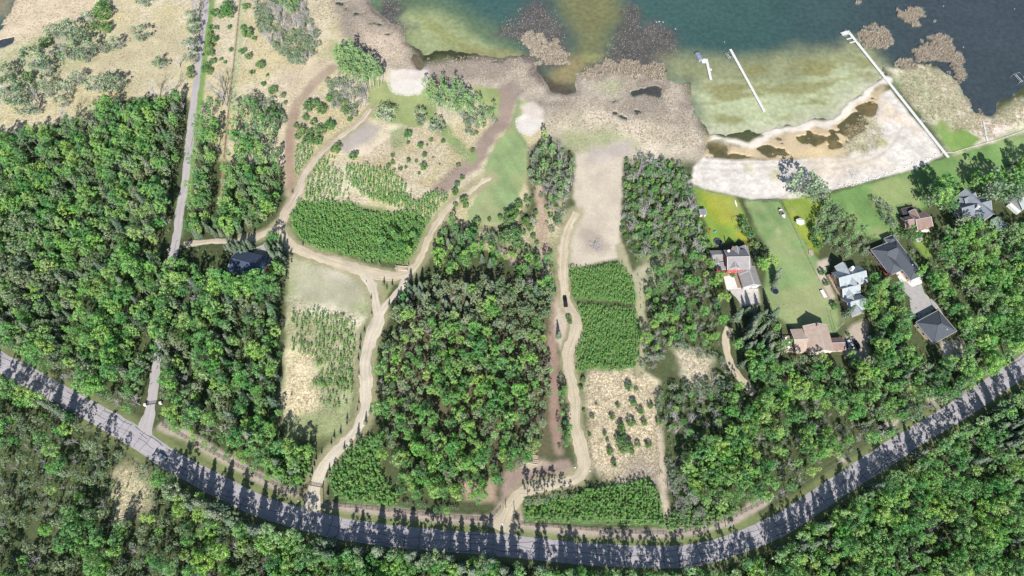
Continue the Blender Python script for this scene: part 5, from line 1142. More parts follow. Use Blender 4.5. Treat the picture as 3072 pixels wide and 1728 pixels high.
plots('sapling_plot', 'sapling thicket behind the rail fence at the road bend', [(T(11, (80, 920), (180, 890), (330, 890), (520, 830), (680, 800), (860, 770), (1000, 740), (1070, 800), (1090, 960), (1120, 1090), (900, 1080), (600, 1060), (330, 1060), (100, 1050)), 1.25, dict(h=1.8, seed=12, extra=1.4)), (T(11, (1120, 1000), (1300, 960), (1500, 940), (1690, 960), (1560, 1050), (1300, 1110), (1140, 1110)), 1.4, dict(h=1.6, seed=13, extra=1.4))], SAP, (.5, 1.05), 6)
plots('sapling_plot', 'thin scrub regrowth in the dry field west of the gravel drive', [(T(6, (260, 900), (420, 880), (700, 960), (720, 1060), (700, 1449), (400, 1449), (420, 1240), (250, 1180)), 1.2, dict(h=1.2, seed=14, noise=(6, .36), extra=3.0, jit=.75, keep=.85)), (T(10, (380, 0), (700, 0), (700, 180), (600, 250), (420, 180)), 1.5, dict(h=1.2, seed=15, noise=(6, .42), extra=3.0, jit=.75, keep=.75))], SAP, (.4, .75), 7)
under = [(D((930, 1000), (1390, 700), (1380, 1100), (1240, 1250), (900, 1240)), 2.4, dict(seed=16, noise=(9, .52))), (D((0, 960), (540, 1280), (540, 1449), (0, 1449)), 2.2, dict(seed=17, noise=(9, .42))), (D((1570, 400), (1800, 600), (1830, 900), (1620, 900)), 2.3, dict(seed=18, noise=(9, .45))), (D((1660, 960), (2200, 1000), (1990, 1250), (1690, 1310)), 2.2, dict(seed=19, noise=(9, .42))), (D((2150, 660), (2576, 600), (2576, 900), (2250, 1100), (2100, 1000)), 2.6, dict(seed=20, noise=(9, .5))), (D((0, 330), (460, 240), (700, 700), (700, 1100), (340, 1050), (0, 860)), 2.6, dict(seed=21, noise=(9, .5)))]
plots('undergrowth', 'low green undergrowth on the woodland floor', [(p, s, dict(k, extra=1.0)) for p, s, k in under], SAP, (.25, .6), 8, 'undergrowth')
# verge weeds by the lane
plots('undergrowth', 'strip of green weeds along the paved lane', [(T(1, (1500, 0), (1540, 20), (1500, 330), (1470, 560), (1430, 800), (1400, 1000), (1380, 1300), (1340, 1449), (1330, 1400), (1400, 900), (1440, 560), (1470, 330)), 1.3, dict(seed=22, keep=.6, extra=.5))], SAP, (.2, .42), 9, 'undergrowth')
dry = [(D((-10, -10), (500, -10), (480, 220), (330, 235), (0, 330)), 2.0, dict(seed=31, noise=(12, .45))), (D((520, 0), (860, 0), (830, 160), (740, 260), (720, 330), (560, 250)), 1.7, dict(seed=32, noise=(10, .42))), (T(2, (740, 1160), (1100, 900), (1300, 940), (1560, 1150), (1420, 1280), (1280, 1380), (1100, 1330)), 1.0, dict(seed=33)), (T(2, (280, 700), (560, 700), (800, 800), (600, 1000), (420, 1160), (280, 1290)), 1.3, dict(seed=34)),
       (D((1480, 930), (1600, 930), (1650, 960), (1665, 1200), (1520, 1210), (1480, 1150), (1475, 1000)), .85, dict(seed=35)), (D((725, 750), (900, 790), (900, 1000), (860, 1090), (725, 1090)), 1.2, dict(seed=36, noise=(8, .42))), (D((1700, 880), (1780, 900), (1800, 980), (1740, 970)), 1.0, dict(seed=37)), (D((290, 1190), (340, 1160), (380, 1240), (370, 1290), (300, 1300)), 1.0, dict(seed=38)), (T(2, (1380, 960), (1540, 850), (1640, 950), (1620, 1060), (1540, 1110)), 1.1, dict(seed=39)), (T(6, (450, 10), (1000, 80), (1380, 20), (1250, 160), (900, 120), (480, 90)), 1.4, dict(seed=40)), (D((1180, 580), (1320, 560), (1420, 500), (1415, 640), (1320, 640), (1200, 600)), 1.3, dict(seed=41, noise=(8, .4)))]
plots('dry_grass', 'pale dry grass tufts of the meadows', dry, TUFT, (.6, 1.3), 10, 'grass')
ISLE = [T(4, (740, 240), (800, 190), (870, 165), (940, 200), (960, 280), (930, 345), (800, 360), (730, 300)), T(4, (1015, 90), (1100, 55), (1200, 70), (1235, 125), (1180, 150), (1170, 190), (1080, 150)), T(4, (1280, 165), (1340, 150), (1370, 185), (1310, 180)), T(4, (690, -20), (780, -20), (740, 25)), T(4, (1130, 390), (1220, 300), (1290, 255), (1370, 270), (1410, 350), (1480, 410), (1505, 580), (1440, 540), (1400, 480), (1290, 440), (1200, 460)),
        T(4, (985, 480), (1040, 430), (1140, 430), (1150, 470), (1070, 510)), T(4, (1850, 540), (1932, 520), (1932, 560)), T(3, (60, 250), (150, 230), (250, 290), (300, 300), (400, 400), (420, 450), (280, 480), (190, 450), (100, 330)), T(3, (600, 470), (900, 430), (1100, 480), (1100, 580), (700, 520), (490, 545))]
thin = [(g_, 1.35, .6) for g_ in ()]
def reeds_at(name, label, polys, spacing, keep, s, seed, src=None, dry_only=False):
    pts = []
    for i, g_ in enumerate(polys):
        X, Y = fill(g_, spacing, keep=keep, seed=seed + i, avoid=False, noise=(3.2, .30), rag=15); pts.append(np.stack([X, Y], 1))
    q = np.concatenate(pts); rg = np.random.default_rng(seed); n = len(q); stats[name + str(seed)] = n
    zz = ground_z(q[:, 0], q[:, 1])
    if dry_only: q = q[zz > -.28]; n = len(q); zz = zz[zz > -.28]
    zz = np.maximum(zz, WATER_Z) - .05
    return scatter(name, [[m] for m in (src or REED)], np.column_stack([q, zz]), rg.uniform(0, 6.28, n), rg.uniform(*s, n), rg.integers(0, 4, n), label, 'reeds')
reeds_at('reeds', 'dense tawny reed islands standing in the lake', ISLE, .75, .9, (.8, 1.5), 60)
RB = [T(3, (-110, 240), (0, 110), (160, 20), (260, 40), (330, 130), (390, 200), (430, 420), (380, 470), (290, 480), (150, 440), (60, 320)), T(3, (850, 30), (900, 60), (930, 180), (1060, 160), (1190, 220), (1210, 390), (1120, 470), (1090, 520), (640, 520), (500, 530), (640, 430), (740, 320), (750, 250)), T(2, (880, -40), (1070, 0), (1040, 70), (1010, 140), (1160, 190), (1080, 260), (940, 130))]
reeds_at('reeds', 'sparse flooded reed beds off the marsh', RB, 1.15, .6, (.22, .5), 80)
reeds_at('reeds', 'matted tawny reeds of the lakeside marsh', [T(2, (330, -20), (700, 0), (1000, 190), (1110, 330), (1120, 480), (940, 480), (700, 280), (450, 100)), T(2, (1250, 430), (1500, 400), (1932, 430), (1932, 620), (1600, 640), (1350, 560), (1250, 510)), T(3, (0, 430), (130, 460), (260, 680), (200, 740), (0, 620)), T(3, (450, 560), (850, 500), (1100, 580), (1280, 620), (1400, 920), (1380, 1090), (1100, 1060), (700, 980), (300, 900), (260, 780), (400, 700), (700, 700))], 1.3, .65, (.35, .85), 90, None, True)
reeds_at('reeds', 'pale reed meadow beside the long white pier', [T(4, (1000, 520), (1180, 470), (1400, 540), (1540, 800), (1700, 850), (1932, 700), (1932, 860), (1600, 1000), (1400, 900), (1220, 850), (1030, 640))], 1.0, .8, (.9, 1.7), 95, TUFT)
reeds_at('reeds', 'patch of rough grass in the middle of the beach', [T(4, (650, 900), (760, 850), (860, 860), (930, 1030), (850, 1070), (740, 1100), (630, 1080))], .9, .9, (.6, 1.2), 97, TUFT)
print('STUFF', stats)
# ---------------------------------------------------------------- buildings
def ZM(ox, oy, k, *p):
    return [(ox + q[0] * k, oy + q[1] * k) for q in p]
m_white = mat('white_paint', (.72, .72, .70), .6, .06, 1.5)
m_glass, nt, b = newmat('window_glass'); b.inputs['Base Color'].default_value = (.03, .04, .05, 1); b.inputs['Roughness'].default_value = .08
m_door = mat('door_paint', (.20, .10, .07), .5, .1)
def roofmat(name, col, step=.3, amp=.12, rough=.85, metal=0.0):
    """Roof covering: courses across the slope, weather patches."""
    m, nt, b = newmat(name); L = nt.links.new
    tc = N(nt, 'ShaderNodeTexCoord')
    wv = N(nt, 'ShaderNodeTexWave', wave_type='BANDS', bands_direction='DIAGONAL', i_Scale=1 / step * .5, i_Distortion=1.5, i_Detail=2.0); L(tc.outputs['Object'], wv.inputs['Vector'])
    n1 = N(nt, 'ShaderNodeTexNoise', i_Scale=.6, i_Detail=6.0, i_Roughness=.7); L(tc.outputs['Object'], n1.inputs['Vector'])
    n2 = N(nt, 'ShaderNodeTexNoise', i_Scale=7.0, i_Detail=2.0); L(tc.outputs['Object'], n2.inputs['Vector'])
    tot = None
    for src, a in ((wv.outputs['Fac'], amp * .4), (n1.outputs['Fac'], amp * 1.6), (n2.outputs['Fac'], amp)):
        r = N(nt, 'ShaderNodeMapRange'); r.inputs['From Min'].default_value = .25; r.inputs['From Max'].default_value = .75; r.inputs['To Min'].default_value = -a; r.inputs['To Max'].default_value = a; L(src, r.inputs['Value'])
        ad = N(nt, 'ShaderNodeMath', operation='ADD'); L(r.outputs[0], ad.inputs[0]); ad.inputs[1].default_value = 1.0 if tot is None else 0.0
        if tot is not None: L(tot, ad.inputs[1])
        tot = ad.outputs[0]
    hs = N(nt, 'ShaderNodeHueSaturation'); hs.inputs['Color'].default_value = (*col, 1); L(tot, hs.inputs['Value']); L(hs.outputs[0], b.inputs['Base Color'])
    b.inputs['Roughness'].default_value = rough; b.inputs['Metallic'].default_value = metal; b.inputs['Specular IOR Level'].default_value = .3
    return m
R_GREY, R_CHAR, R_METAL = roofmat('grey_shingle', (.25, .23, .23)), roofmat('charcoal_shingle', (.075, .085, .10), amp=.08), roofmat('pale_metal_roof', (.30, .335, .35), rough=.5)
R_TAN, R_BROWN, R_SLATE, R_BARN = roofmat('tan_shingle', (.40, .305, .245)), roofmat('brown_shingle', (.235, .16, .135)), roofmat('slate_shingle', (.17, .19, .215)), roofmat('dark_metal_roof', (.05, .065, .10), rough=.5)
W_RED, W_TAN, W_BROWN, W_GREY, W_CREAM = mat('red_siding', (.48, .085, .075), .7, .1), mat('tan_siding', (.55, .42, .33), .8, .1), mat('brown_siding', (.25, .17, .11), .8, .15), mat('grey_siding', (.32, .32, .32), .8, .1), mat('cream_siding', (.62, .55, .46), .8, .08)
m_ridge = mat('ridge_cap', (.5, .49, .48), .7, .1)
m_deck = mat('deck_boards', (.33, .24, .17), .85, .2, 2.0)
m_chim = mat('chimney_brick', (.32, .20, .16), .9, .2, 3)

def new_house(name, label, px, h, rot, cat='house'):
    x, y = G(px[0], px[1], h)
    return empty(name, (x, y, 0), math.radians(rot), label, cat)
def lp(root, px, h):
    """Pixel at height h in the house's own axes."""
    x, y = G(px[0], px[1], h); d = Vector((x - root.location.x, y - root.location.y)); r = -root.rotation_euler.z
    return (d.x * math.cos(r) - d.y * math.sin(r), d.x * math.sin(r) + d.y * math.cos(r))
def rotpts(pts, cx, cy, a):
    k, n = math.cos(a), math.sin(a)
    return [(cx + x * k - y * n, cy + x * n + y * k, z) for x, y, z in pts]
def block(root, c, w, d, wall, roof, kind='gable', axis='x', mw=None, mr=None, over=.45, z0=0.0, rot=0.0, trim=True, win=True, zo=0.0):
    """One body of a house: walls, roof, ridge cap, eaves boards, windows."""
    cx, cy = c; a = math.radians(rot); hw, hd = w / 2, d / 2
    A = lambda pts: rotpts(pts, cx, cy, a)
    mb = MB()
    if kind == 'gable':
        if axis == 'x': gp = [(-hw, 0, wall + roof), (hw, 0, wall + roof)]
        else: gp = [(0, -hd, wall + roof), (0, hd, wall + roof)]
        base = [(-hw, -hd, z0), (hw, -hd, z0), (hw, hd, z0), (-hw, hd, z0), (-hw, -hd, wall), (hw, -hd, wall), (hw, hd, wall), (-hw, hd, wall)]
        fs = [(0, 1, 5, 4), (1, 2, 6, 5), (2, 3, 7, 6), (3, 0, 4, 7)] + ([(4, 7, 8), (5, 9, 6)] if axis == 'x' else [(4, 8, 5), (6, 9, 7)])
        mb.add(A(base + [(x, y, z - .12) for x, y, z in gp]), fs)
    else: mb.add(A([(-hw, -hd, z0), (hw, -hd, z0), (hw, hd, z0), (-hw, hd, z0), (-hw, -hd, wall), (hw, -hd, wall), (hw, hd, wall), (-hw, hd, wall)]), [(0, 1, 5, 4), (1, 2, 6, 5), (2, 3, 7, 6), (3, 0, 4, 7)])
    wl = mb.obj('wall', mw, root)
    o = over; rf = MB(); rd = MB(); tr = MB(); e = wall + .05 + zo
    if kind == 'gable':
        if axis == 'x':
            s = roof / hd; ez = e - s * o; rz = e + roof
            q = [[(-hw - o, -hd - o, ez), (hw + o, -hd - o, ez), (hw + o, 0, rz), (-hw - o, 0, rz)], [(hw + o, hd + o, ez), (-hw - o, hd + o, ez), (-hw - o, 0, rz), (hw + o, 0, rz)]]
            rd.add(*_bar(A, (-hw - o, 0, rz), (hw + o, 0, rz), .22))
            for sx_ in (-1, 1):
                for sy_ in (-1, 1): tr.add(*_bar(A, (sx_ * (hw + o + .04), sy_ * (hd + o), ez - .1), (sx_ * (hw + o + .04), 0, rz - .1), .2))
        else:
            s = roof / hw; ez = e - s * o; rz = e + roof
            q = [[(-hw - o, hd + o, ez), (-hw - o, -hd - o, ez), (0, -hd - o, rz), (0, hd + o, rz)], [(hw + o, -hd - o, ez), (hw + o, hd + o, ez), (0, hd + o, rz), (0, -hd - o, rz)]]
            rd.add(*_bar(A, (0, -hd - o, rz), (0, hd + o, rz), .22))
            for sy_ in (-1, 1):
                for sx_ in (-1, 1): tr.add(*_bar(A, (sx_ * (hw + o), sy_ * (hd + o + .04), ez - .1), (0, sy_ * (hd + o + .04), rz - .1), .2))
    elif kind == 'hip':
        m_ = min(hw, hd) + o; s = roof / m_; ez = e; rz = e + roof
        X, Y = hw + o, hd + o
        rx, ry = X - m_, Y - m_
        a0, a1 = ((-rx, 0, rz), (rx, 0, rz)) if X >= Y else ((0, -ry, rz), (0, ry, rz))
        c4 = [(-X, -Y, ez), (X, -Y, ez), (X, Y, ez), (-X, Y, ez)]
        if X >= Y: q = [[c4[0], c4[1], a1, a0], [c4[1], c4[2], a1], [c4[2], c4[3], a0, a1], [c4[3], c4[0], a0]]
        else: q = [[c4[0], c4[1], a0], [c4[1], c4[2], a1, a0], [c4[2], c4[3], a1], [c4[3], c4[0], a0, a1]]
        if abs(X - Y) > .05: rd.add(*_bar(A, a0, a1, .2))
        for i, cc in enumerate(c4): rd.add(*_bar(A, cc, (a0 if i in (0, 3) else a1) if X >= Y else (a0 if i in (0, 1) else a1), .18))
        for i in range(4): tr.add(*_bar(A, c4[i], c4[(i + 1) % 4], .16))
    else:   # a single low slope
        X, Y = hw + o, hd + o
        q = [[(-X, -Y, e), (X, -Y, e), (X, Y, e + roof), (-X, Y, e + roof)]]
        for p_, r_ in (((-X, -Y, e), (X, -Y, e)), ((-X, -Y, e), (-X, Y, e + roof)), ((X, -Y, e), (X, Y, e + roof))): tr.add(*_bar(A, p_, r_, .14))
    for pl in q: rf.slab(A(pl), .16)
    ro = rf.obj('roof', mr, root)
    if rd.v: rd.obj('ridge_cap', m_ridge if mr not in (R_CHAR, R_BARN, R_SLATE) else mr, ro)
    if trim and tr.v: tr.obj('eaves_board', m_white if mr not in (R_CHAR, R_BARN, R_SLATE) else m_ridge, ro)
    if win:
        for side, ln in (('s', w), ('w', d)):
            n = max(1, int(ln / 3.2))
            for st in range(1 if wall < 4.4 else 2):
                for i in range(n):
                    t = (i + .5) / n * ln - ln / 2; zc = 1.5 + st * 2.6
                    if zc + .7 > wall: continue
                    ww, hh = .6, .6
                    if side == 's': fr = [(t - ww, -hd - .06, zc - hh), (t + ww, -hd - .06, zc - hh), (t + ww, -hd - .06, zc + hh), (t - ww, -hd - .06, zc + hh)]; nrm = (0, -1)
                    else: fr = [(-hw - .06, t + ww, zc - hh), (-hw - .06, t - ww, zc - hh), (-hw - .06, t - ww, zc + hh), (-hw - .06, t + ww, zc + hh)]; nrm = (-1, 0)
                    back = [(x - nrm[0] * .1, y - nrm[1] * .1, z) for x, y, z in fr]
                    f_ = MB().add(A(fr + back), [(0, 1, 2, 3), (0, 4, 5, 1), (1, 5, 6, 2), (2, 6, 7, 3), (3, 7, 4, 0)]).obj('window', m_white, wl)
                    pn = [(x * .86 + sum(p[0] for p in fr) / 4 * .14 + nrm[0] * .01, y * .86 + sum(p[1] for p in fr) / 4 * .14 + nrm[1] * .01, z * .86 + zc * .14) for x, y, z in fr]
                    MB().add(A(pn), [(0, 1, 2, 3)]).obj('pane', m_glass, f_) if False else MB().add(A(pn), [(0, 1, 2, 3)]).obj('window_pane', m_glass, wl)
    return wl, ro
def _bar(A, p, q, t):
    p, q = Vector(A([p])[0]), Vector(A([q])[0]); d = (q - p).normalized(); s = d.cross(Vector((0, 0, 1))).normalized() * t / 2; u = Vector((0, 0, t * .45))
    return [p - s, p + s, q + s, q - s, p - s + u, p + s + u, q + s + u, q - s + u], [(0, 1, 2, 3), (4, 5, 6, 7), (0, 1, 5, 4), (1, 2, 6, 5), (2, 3, 7, 6), (3, 0, 4, 7)]
def part_box(root, name, c, w, d, z0, z1, m, rot=0.0, taper=0.0):
    return MB().box(c[0] - w / 2, c[0] + w / 2, c[1] - d / 2, c[1] + d / 2, z0, z1, math.radians(rot), taper=taper).obj(name, m, root)
def railing(root, pts, z, m, name='railing', step=1.4):
    mb = MB()
    for i in range(len(pts) - 1):
        a, b_ = Vector((*pts[i], z)), Vector((*pts[i + 1], z)); L_ = (b_ - a).length; n = max(1, int(L_ / step))
        for k in range(n + 1):
            p = a.lerp(b_, k / n); mb.tube(p, p + Vector((0, 0, 1)), .04, n=4)
        for h in (.5, 1.0): mb.tube(a + Vector((0, 0, h)), b_ + Vector((0, 0, h)), .04, n=4)
    return mb.obj(name, m, root)

# --- grey house with the red wall
A5 = lambda *p: ZM(2080, 700, .15528, *p)
h = new_house('house', 'grey shingled house with a tall red side wall and white gables', A5((850, 490))[0], 4, 1.5)
c = lambda p, z: lp(h, A5(p)[0], z)
block(h, c((855, 480), 7.2), 10.0, 10.4, 6.0, 2.7, 'gable', 'x', W_RED, R_GREY)
block(h, c((790, 575), 6.8), 6.2, 4.6, 5.7, 2.2, 'gable', 'y', W_RED, R_GREY, zo=.02)
block(h, c((850, 330), 7.2), 3.4, 3.6, 5.9, 1.7, 'gable', 'y', W_RED, R_GREY, win=False, zo=.04)
block(h, c((1030, 440), 5), 3.6, 11.0, 4.0, 1.5, 'gable', 'y', W_RED, R_GREY, zo=.03)
block(h, c((462, 425), 3.4), 5.2, 6.0, 2.5, 1.3, 'gable', 'x', W_RED, R_GREY, zo=.02)
block(h, c((468, 490), 3.4), 3.0, 4.4, 2.4, 1.2, 'gable', 'y', W_RED, R_GREY, win=False, zo=.05)
block(h, c((545, 625), 3), 4.0, 3.4, 2.6, .35, 'shed', 'x', W_RED, R_GREY, zo=.01)
dish = MB(); dish.cyl(0, 0, 0, .14, .15, 12, .62); dish.tube((0, 0, .1), (0, -.3, .7), .03, n=4)
dd = dish.obj('satellite_dish', m_white, h, (*c((680, 345), 8), 8.3)); dd.rotation_euler = (math.radians(40), 0, 0)
ch = part_box(h, 'chimney', c((760, 265), 8), .5, .5, 5, 8.7, m_chim)
h = new_house('garage', 'detached grey gabled garage with white lattice gable beside the concrete pad', A5((1080, 840))[0], 3, 8.0, 'garage')
c = lambda p, z: lp(h, A5(p)[0], z)
block(h, (0, 0), 8.4, 9.6, 3.0, 2.5, 'gable', 'y', W_GREY, R_GREY)
block(h, c((1010, 670), 4.5), 6.6, 3.8, 2.9, 2.6, 'gable', 'y', W_GREY, R_GREY, win=False, zo=.03)
part_box(h, 'garage_door', (-2.0, -4.86), 2.7, .08, 0, 2.2, m_white); part_box(h, 'garage_door', (2.0, -4.86), 2.7, .08, 0, 2.2, m_white)
lat = MB()
for k in range(-3, 4): lat.box(k * 1.0 - .05, k * 1.0 + .05, -5.28, -5.22, 3.0, 3.0 + 2.3 * (1 - abs(k) / 4.2))
lat.box(-4.2, 4.2, -5.3, -5.22, 2.95, 3.1); lat.obj('gable_lattice', m_white, h)
part_box(h, 'side_deck', (-5.3, .5), 1.6, 9.0, .1, .5, m_deck)

# --- pale grey many-gabled house
B6 = lambda *p: ZM(2360, 640, .20704, *p)
h = new_house('house', 'many-gabled house with pale grey metal roofs and brown deck beside the long lawn', B6((910, 930))[0], 5, 16)
c = lambda p, z: lp(h, B6(p)[0], z)
block(h, c((935, 905), 6.5), 13.5, 8.8, 5.0, 3.0, 'gable', 'x', W_BROWN, R_METAL)
block(h, c((845, 805), 6.5), 5.2, 5.6, 4.9, 2.7, 'gable', 'y', W_BROWN, R_METAL, zo=.03)
block(h, c((965, 985), 6.5), 5.4, 5.0, 4.9, 2.5, 'gable', 'y', W_BROWN, R_METAL, zo=.02)
block(h, c((1085, 945), 6.2), 2.4, 2.6, 4.9, 1.6, 'gable', 'y', W_BROWN, R_METAL, win=False, zo=.05)
block(h, c((920, 1080), 5.5), 8.4, 5.4, 4.2, 2.6, 'gable', 'x', W_BROWN, R_METAL, zo=.01)
block(h, c((890, 1110), 5.5), 4.4, 5.0, 4.0, 2.3, 'gable', 'y', W_BROWN, R_METAL, zo=.04)
block(h, c((1000, 1275), 5.0), 8.8, 7.6, 3.2, 2.8, 'gable', 'x', W_BROWN, R_METAL, zo=.02)
block(h, c((930, 1190), 5.0), 4.8, 5.0, 3.1, 2.4, 'gable', 'y', W_BROWN, R_METAL, zo=.05)
block(h, c((1010, 1350), 5.0), 5.4, 6.4, 3.1, 2.4, 'gable', 'y', W_BROWN, R_METAL, zo=.03)
part_box(h, 'chimney', c((955, 790), 8), 1.3, 1.3, 3, 8.6, m_white)
dk = part_box(h, 'deck', c((700, 1010), 1.5), 3.4, 10.5, .2, 1.5, m_deck)
k0, k1 = c((620, 960), 1.5), c((760, 1190), 1.5)
railing(h, [(k0[0] + .2, k0[1] + 1), (k0[0] + .2, k0[1] - 8.5)], 1.5, m_white)
# --- charcoal hip-roofed house
C8 = lambda *p: T(8, *p)
h = new_house('house', 'low charcoal hip-roofed house wrapped round a small concrete court', C8((832, 458))[0], 3.2, 23)
block(h, (7.2, -4.6), 14.4, 9.2, 3.0, 3.0, 'hip', 'x', W_TAN, R_CHAR, over=.6)
block(h, (3.4, -7.4), 6.8, 14.8, 3.0, 2.2, 'hip', 'y', W_RED, R_CHAR, over=.6, zo=-.02)
block(h, (10.9, -10.6), 7.0, 21.0, 3.0, 2.4, 'hip', 'y', W_TAN, R_CHAR, over=.6, zo=.02)
block(h, (12.4, 1.0), 4.6, 3.6, 2.9, 1.4, 'hip', 'x', W_TAN, R_CHAR, over=.5, zo=-.04, win=False)
part_box(h, 'roof_vent', (11.4, -15.5), .5, .5, 4.6, 5.6, m_white); part_box(h, 'entry_door', (7.35, -12.5), .08, 1.1, 0, 2.1, W_RED)
part_box(h, 'garage_door', (10.9, -21.16), 4.6, .08, 0, 2.3, m_white)
h = new_house('garage', 'detached charcoal hip-roofed garage at the end of the asphalt driveway', C8((1302, 1010))[0], 4, 27, 'garage')
block(h, (0, 0), 13.2, 11.2, 3.2, 3.0, 'hip', 'x', W_TAN, R_CHAR, over=.6)
part_box(h, 'roof_vent', (2.5, -3.5), .35, .35, 4.0, 4.9, m_white); part_box(h, 'garage_door', (-3, 5.66), 4.2, .08, 0, 2.5, m_white); part_box(h, 'garage_door', (3, 5.66), 4.2, .08, 0, 2.5, m_white)
# --- tan roofed house
E8 = lambda *p: ZM(2300, 880, .23292, *p)
h = new_house('house', 'tan-roofed house with white front gable and two lower wings', E8((690, 570))[0], 5, 3)
c = lambda p, z: lp(h, E8(p)[0], z)
block(h, c((688, 565), 6), 10.6, 12.4, 4.4, 2.6, 'gable', 'y', W_CREAM, R_TAN, over=.6)
block(h, c((455, 592), 4.2), 6.6, 10.6, 3.3, 1.3, 'gable', 'x', W_TAN, R_TAN, zo=.02)
block(h, c((915, 640), 4), 6.0, 5.6, 3.0, 1.4, 'gable', 'x', W_TAN, R_BROWN, zo=.02)
part_box(h, 'skylight', c((735, 500), 6.2), .8, .5, 5.4, 5.75, m_white); part_box(h, 'chimney', c((660, 400), 8), .8, .8, 4, 8.0, m_chim)
for k in (-1.2, 1.2): part_box(h, 'roof_vent', (c((450, 670), 4.2)[0] + k, c((450, 670), 4.2)[1]), .22, .22, 3.6, 4.5, m_white)
pl = c((275, 650), .8); part_box(h, 'deck', pl, 4.2, 8.4, .1, .8, m_deck); railing(h, [(pl[0] - 2, pl[1] + 4.1), (pl[0] - 2, pl[1] - 4.1), (pl[0] + 2, pl[1] - 4.1)], .8, m_white)
for k in range(3):
    q = (pl[0] + (-1, .6, -.4)[k], pl[1] + (2.6, .4, -2)[k]); wq = h.matrix_basis @ Vector((q[0], q[1], .8))
    t = empty('patio_table', tuple(wq), random.uniform(0, 3), ('white round patio table at the top end of the deck', 'white round patio table in the middle of the deck', 'white round patio table at the low end of the deck')[k] + ' by the tan roofed house', 'table', 'patio tables')
    MB().cyl(0, 0, .7, .75, .65, 14).obj('table_top', m_white, t); MB().cyl(0, 0, 0, .7, .05, 6).cyl(0, 0, 0, .04, .3, 10).obj('pedestal', m_white, t)
    for j in range(3):
        a = j * 2.1; mbx = MB().box(-.22, .22, -.22, .22, .4, .46).box(-.22, .22, .2, .25, .46, .9)
        for sx_ in (-.19, .19):
            for sy_ in (-.19, .19): mbx.tube((sx_, sy_, 0), (sx_, sy_, .4), .025, n=4)
        cx_ = t.matrix_basis @ Vector((1.05 * math.cos(a), 1.05 * math.sin(a), 0))
        prop(mbx.obj('patio_chair', m_white, None, tuple(cx_), t.rotation_euler.z + a - math.pi / 2), f'white patio chair on the {("far", "sunny", "near")[j]} side of the {("top", "middle", "low")[k]} deck table', 'chair', 'patio chairs on the deck')
# --- brown roofed house
h = new_house('house', 'brown-roofed house with a dark fenced balcony above the striped lawn', T(8, (1190, 240))[0], 4, 12)
c = lambda p, z: lp(h, T(8, p)[0], z)
block(h, c((1200, 232), 5), 7.6, 8.2, 3.6, 1.9, 'gable', 'x', W_BROWN, R_BROWN)
block(h, c((1115, 240), 4.5), 6.6, 5.2, 3.3, 1.6, 'gable', 'x', W_BROWN, R_BROWN, zo=.02)
block(h, c((1155, 200), 4.5), 4.0, 5.0, 3.4, 1.6, 'gable', 'y', W_BROWN, R_BROWN, zo=.03)
q = c((1100, 172), 2.2); part_box(h, 'balcony', q, 8.6, 3.2, 0, 2.2, mat('dark_stain', (.06, .06, .07), .8, .2)); railing(h, [(q[0] - 4.2, q[1] - 1.5), (q[0] - 4.2, q[1] + 1.5), (q[0] + 4.2, q[1] + 1.5), (q[0] + 4.2, q[1] - 1.5)], 2.2, m_chim)
part_box(h, 'porch', c((1180, 300), .8), 5.0, 2.6, .05, .5, m_conc)
# --- slate roofed house
G7 = lambda *p: ZM(2672, 540, .20704, *p)
h = new_house('house', 'large slate-roofed house with crossing ridges beyond the clipped lawn', G7((1240, 330))[0], 6, 30)
c = lambda p, z: lp(h, G7(p)[0], z)
block(h, c((1265, 330), 7), 8.4, 17.0, 5.2, 3.0, 'gable', 'y', W_GREY, R_SLATE)
block(h, c((1230, 365), 6.8), 16.0, 7.4, 5.0, 2.7, 'gable', 'x', W_GREY, R_SLATE, rot=-14, zo=.03)
block(h, c((1135, 240), 6.5), 7.0, 6.6, 5.0, 2.4, 'gable', 'x', W_GREY, R_SLATE, zo=.02)
block(h, c((1130, 310), 6), 4.6, 4.4, 4.6, 1.8, 'gable', 'y', W_GREY, R_SLATE, zo=.04, win=False)
block(h, c((1345, 285), 5), 4.4, 5.0, 4.2, 1.5, 'hip', 'y', W_GREY, R_SLATE, zo=.02)
block(h, c((940, 220), 3.5), 4.0, 2.8, 3.0, .5, 'shed', 'x', W_GREY, R_SLATE)
part_box(h, 'chimney', c((1280, 385), 9), 1.0, 1.0, 6, 9.2, m_white); part_box(h, 'deck', c((1000, 340), 2.5), 3.6, 3.0, .1, 2.5, m_white)
h = new_house('garage', 'small dark-roofed outbuilding in the trees below the slate roofed house', G7((1590, 620))[0], 3, 20, 'garage')
block(h, (0, 0), 5.0, 5.6, 2.6, 1.4, 'gable', 'y', W_GREY, R_SLATE)
h = new_house('house', 'light grey metal-roofed house cut off by the frame edge', T(8, (1935, 75))[0], 5, 32)
block(h, (0, 0), 11.5, 9.0, 4.4, 2.4, 'gable', 'x', W_GREY, R_METAL); part_box(h, 'deck', (-6.4, -1.5), 2.2, 6.5, .2, 2.2, m_white)
# --- barn and shed
B3 = lambda *p: ZM(660, 700, .15528, *p)
h = new_house('barn', 'long dark blue metal-roofed barn at the edge of the western wood', B3((560, 575))[0], 5.5, -15.5, 'barn')
block(h, (0, 0), 17.6, 11.6, 4.0, 2.2, 'gable', 'x', W_RED, R_BARN, over=.7)
for k in (-5, 0, 5): part_box(h, 'barn_door', (k, 5.86), 3.6, .08, 0, 3.3, m_white)
h = new_house('shed', 'small grey-roofed garden shed on the corner of the dandelion lawn', T(7, (1383, 183))[0], 2.4, 3, 'shed')
block(h, (0, 0), 2.9, 2.9, 2.2, .5, 'shed', 'x', W_CREAM, R_SLATE, over=.25, win=False); part_box(h, 'shed_door', (.3, -1.47), .9, .05, 0, 1.9, m_door)

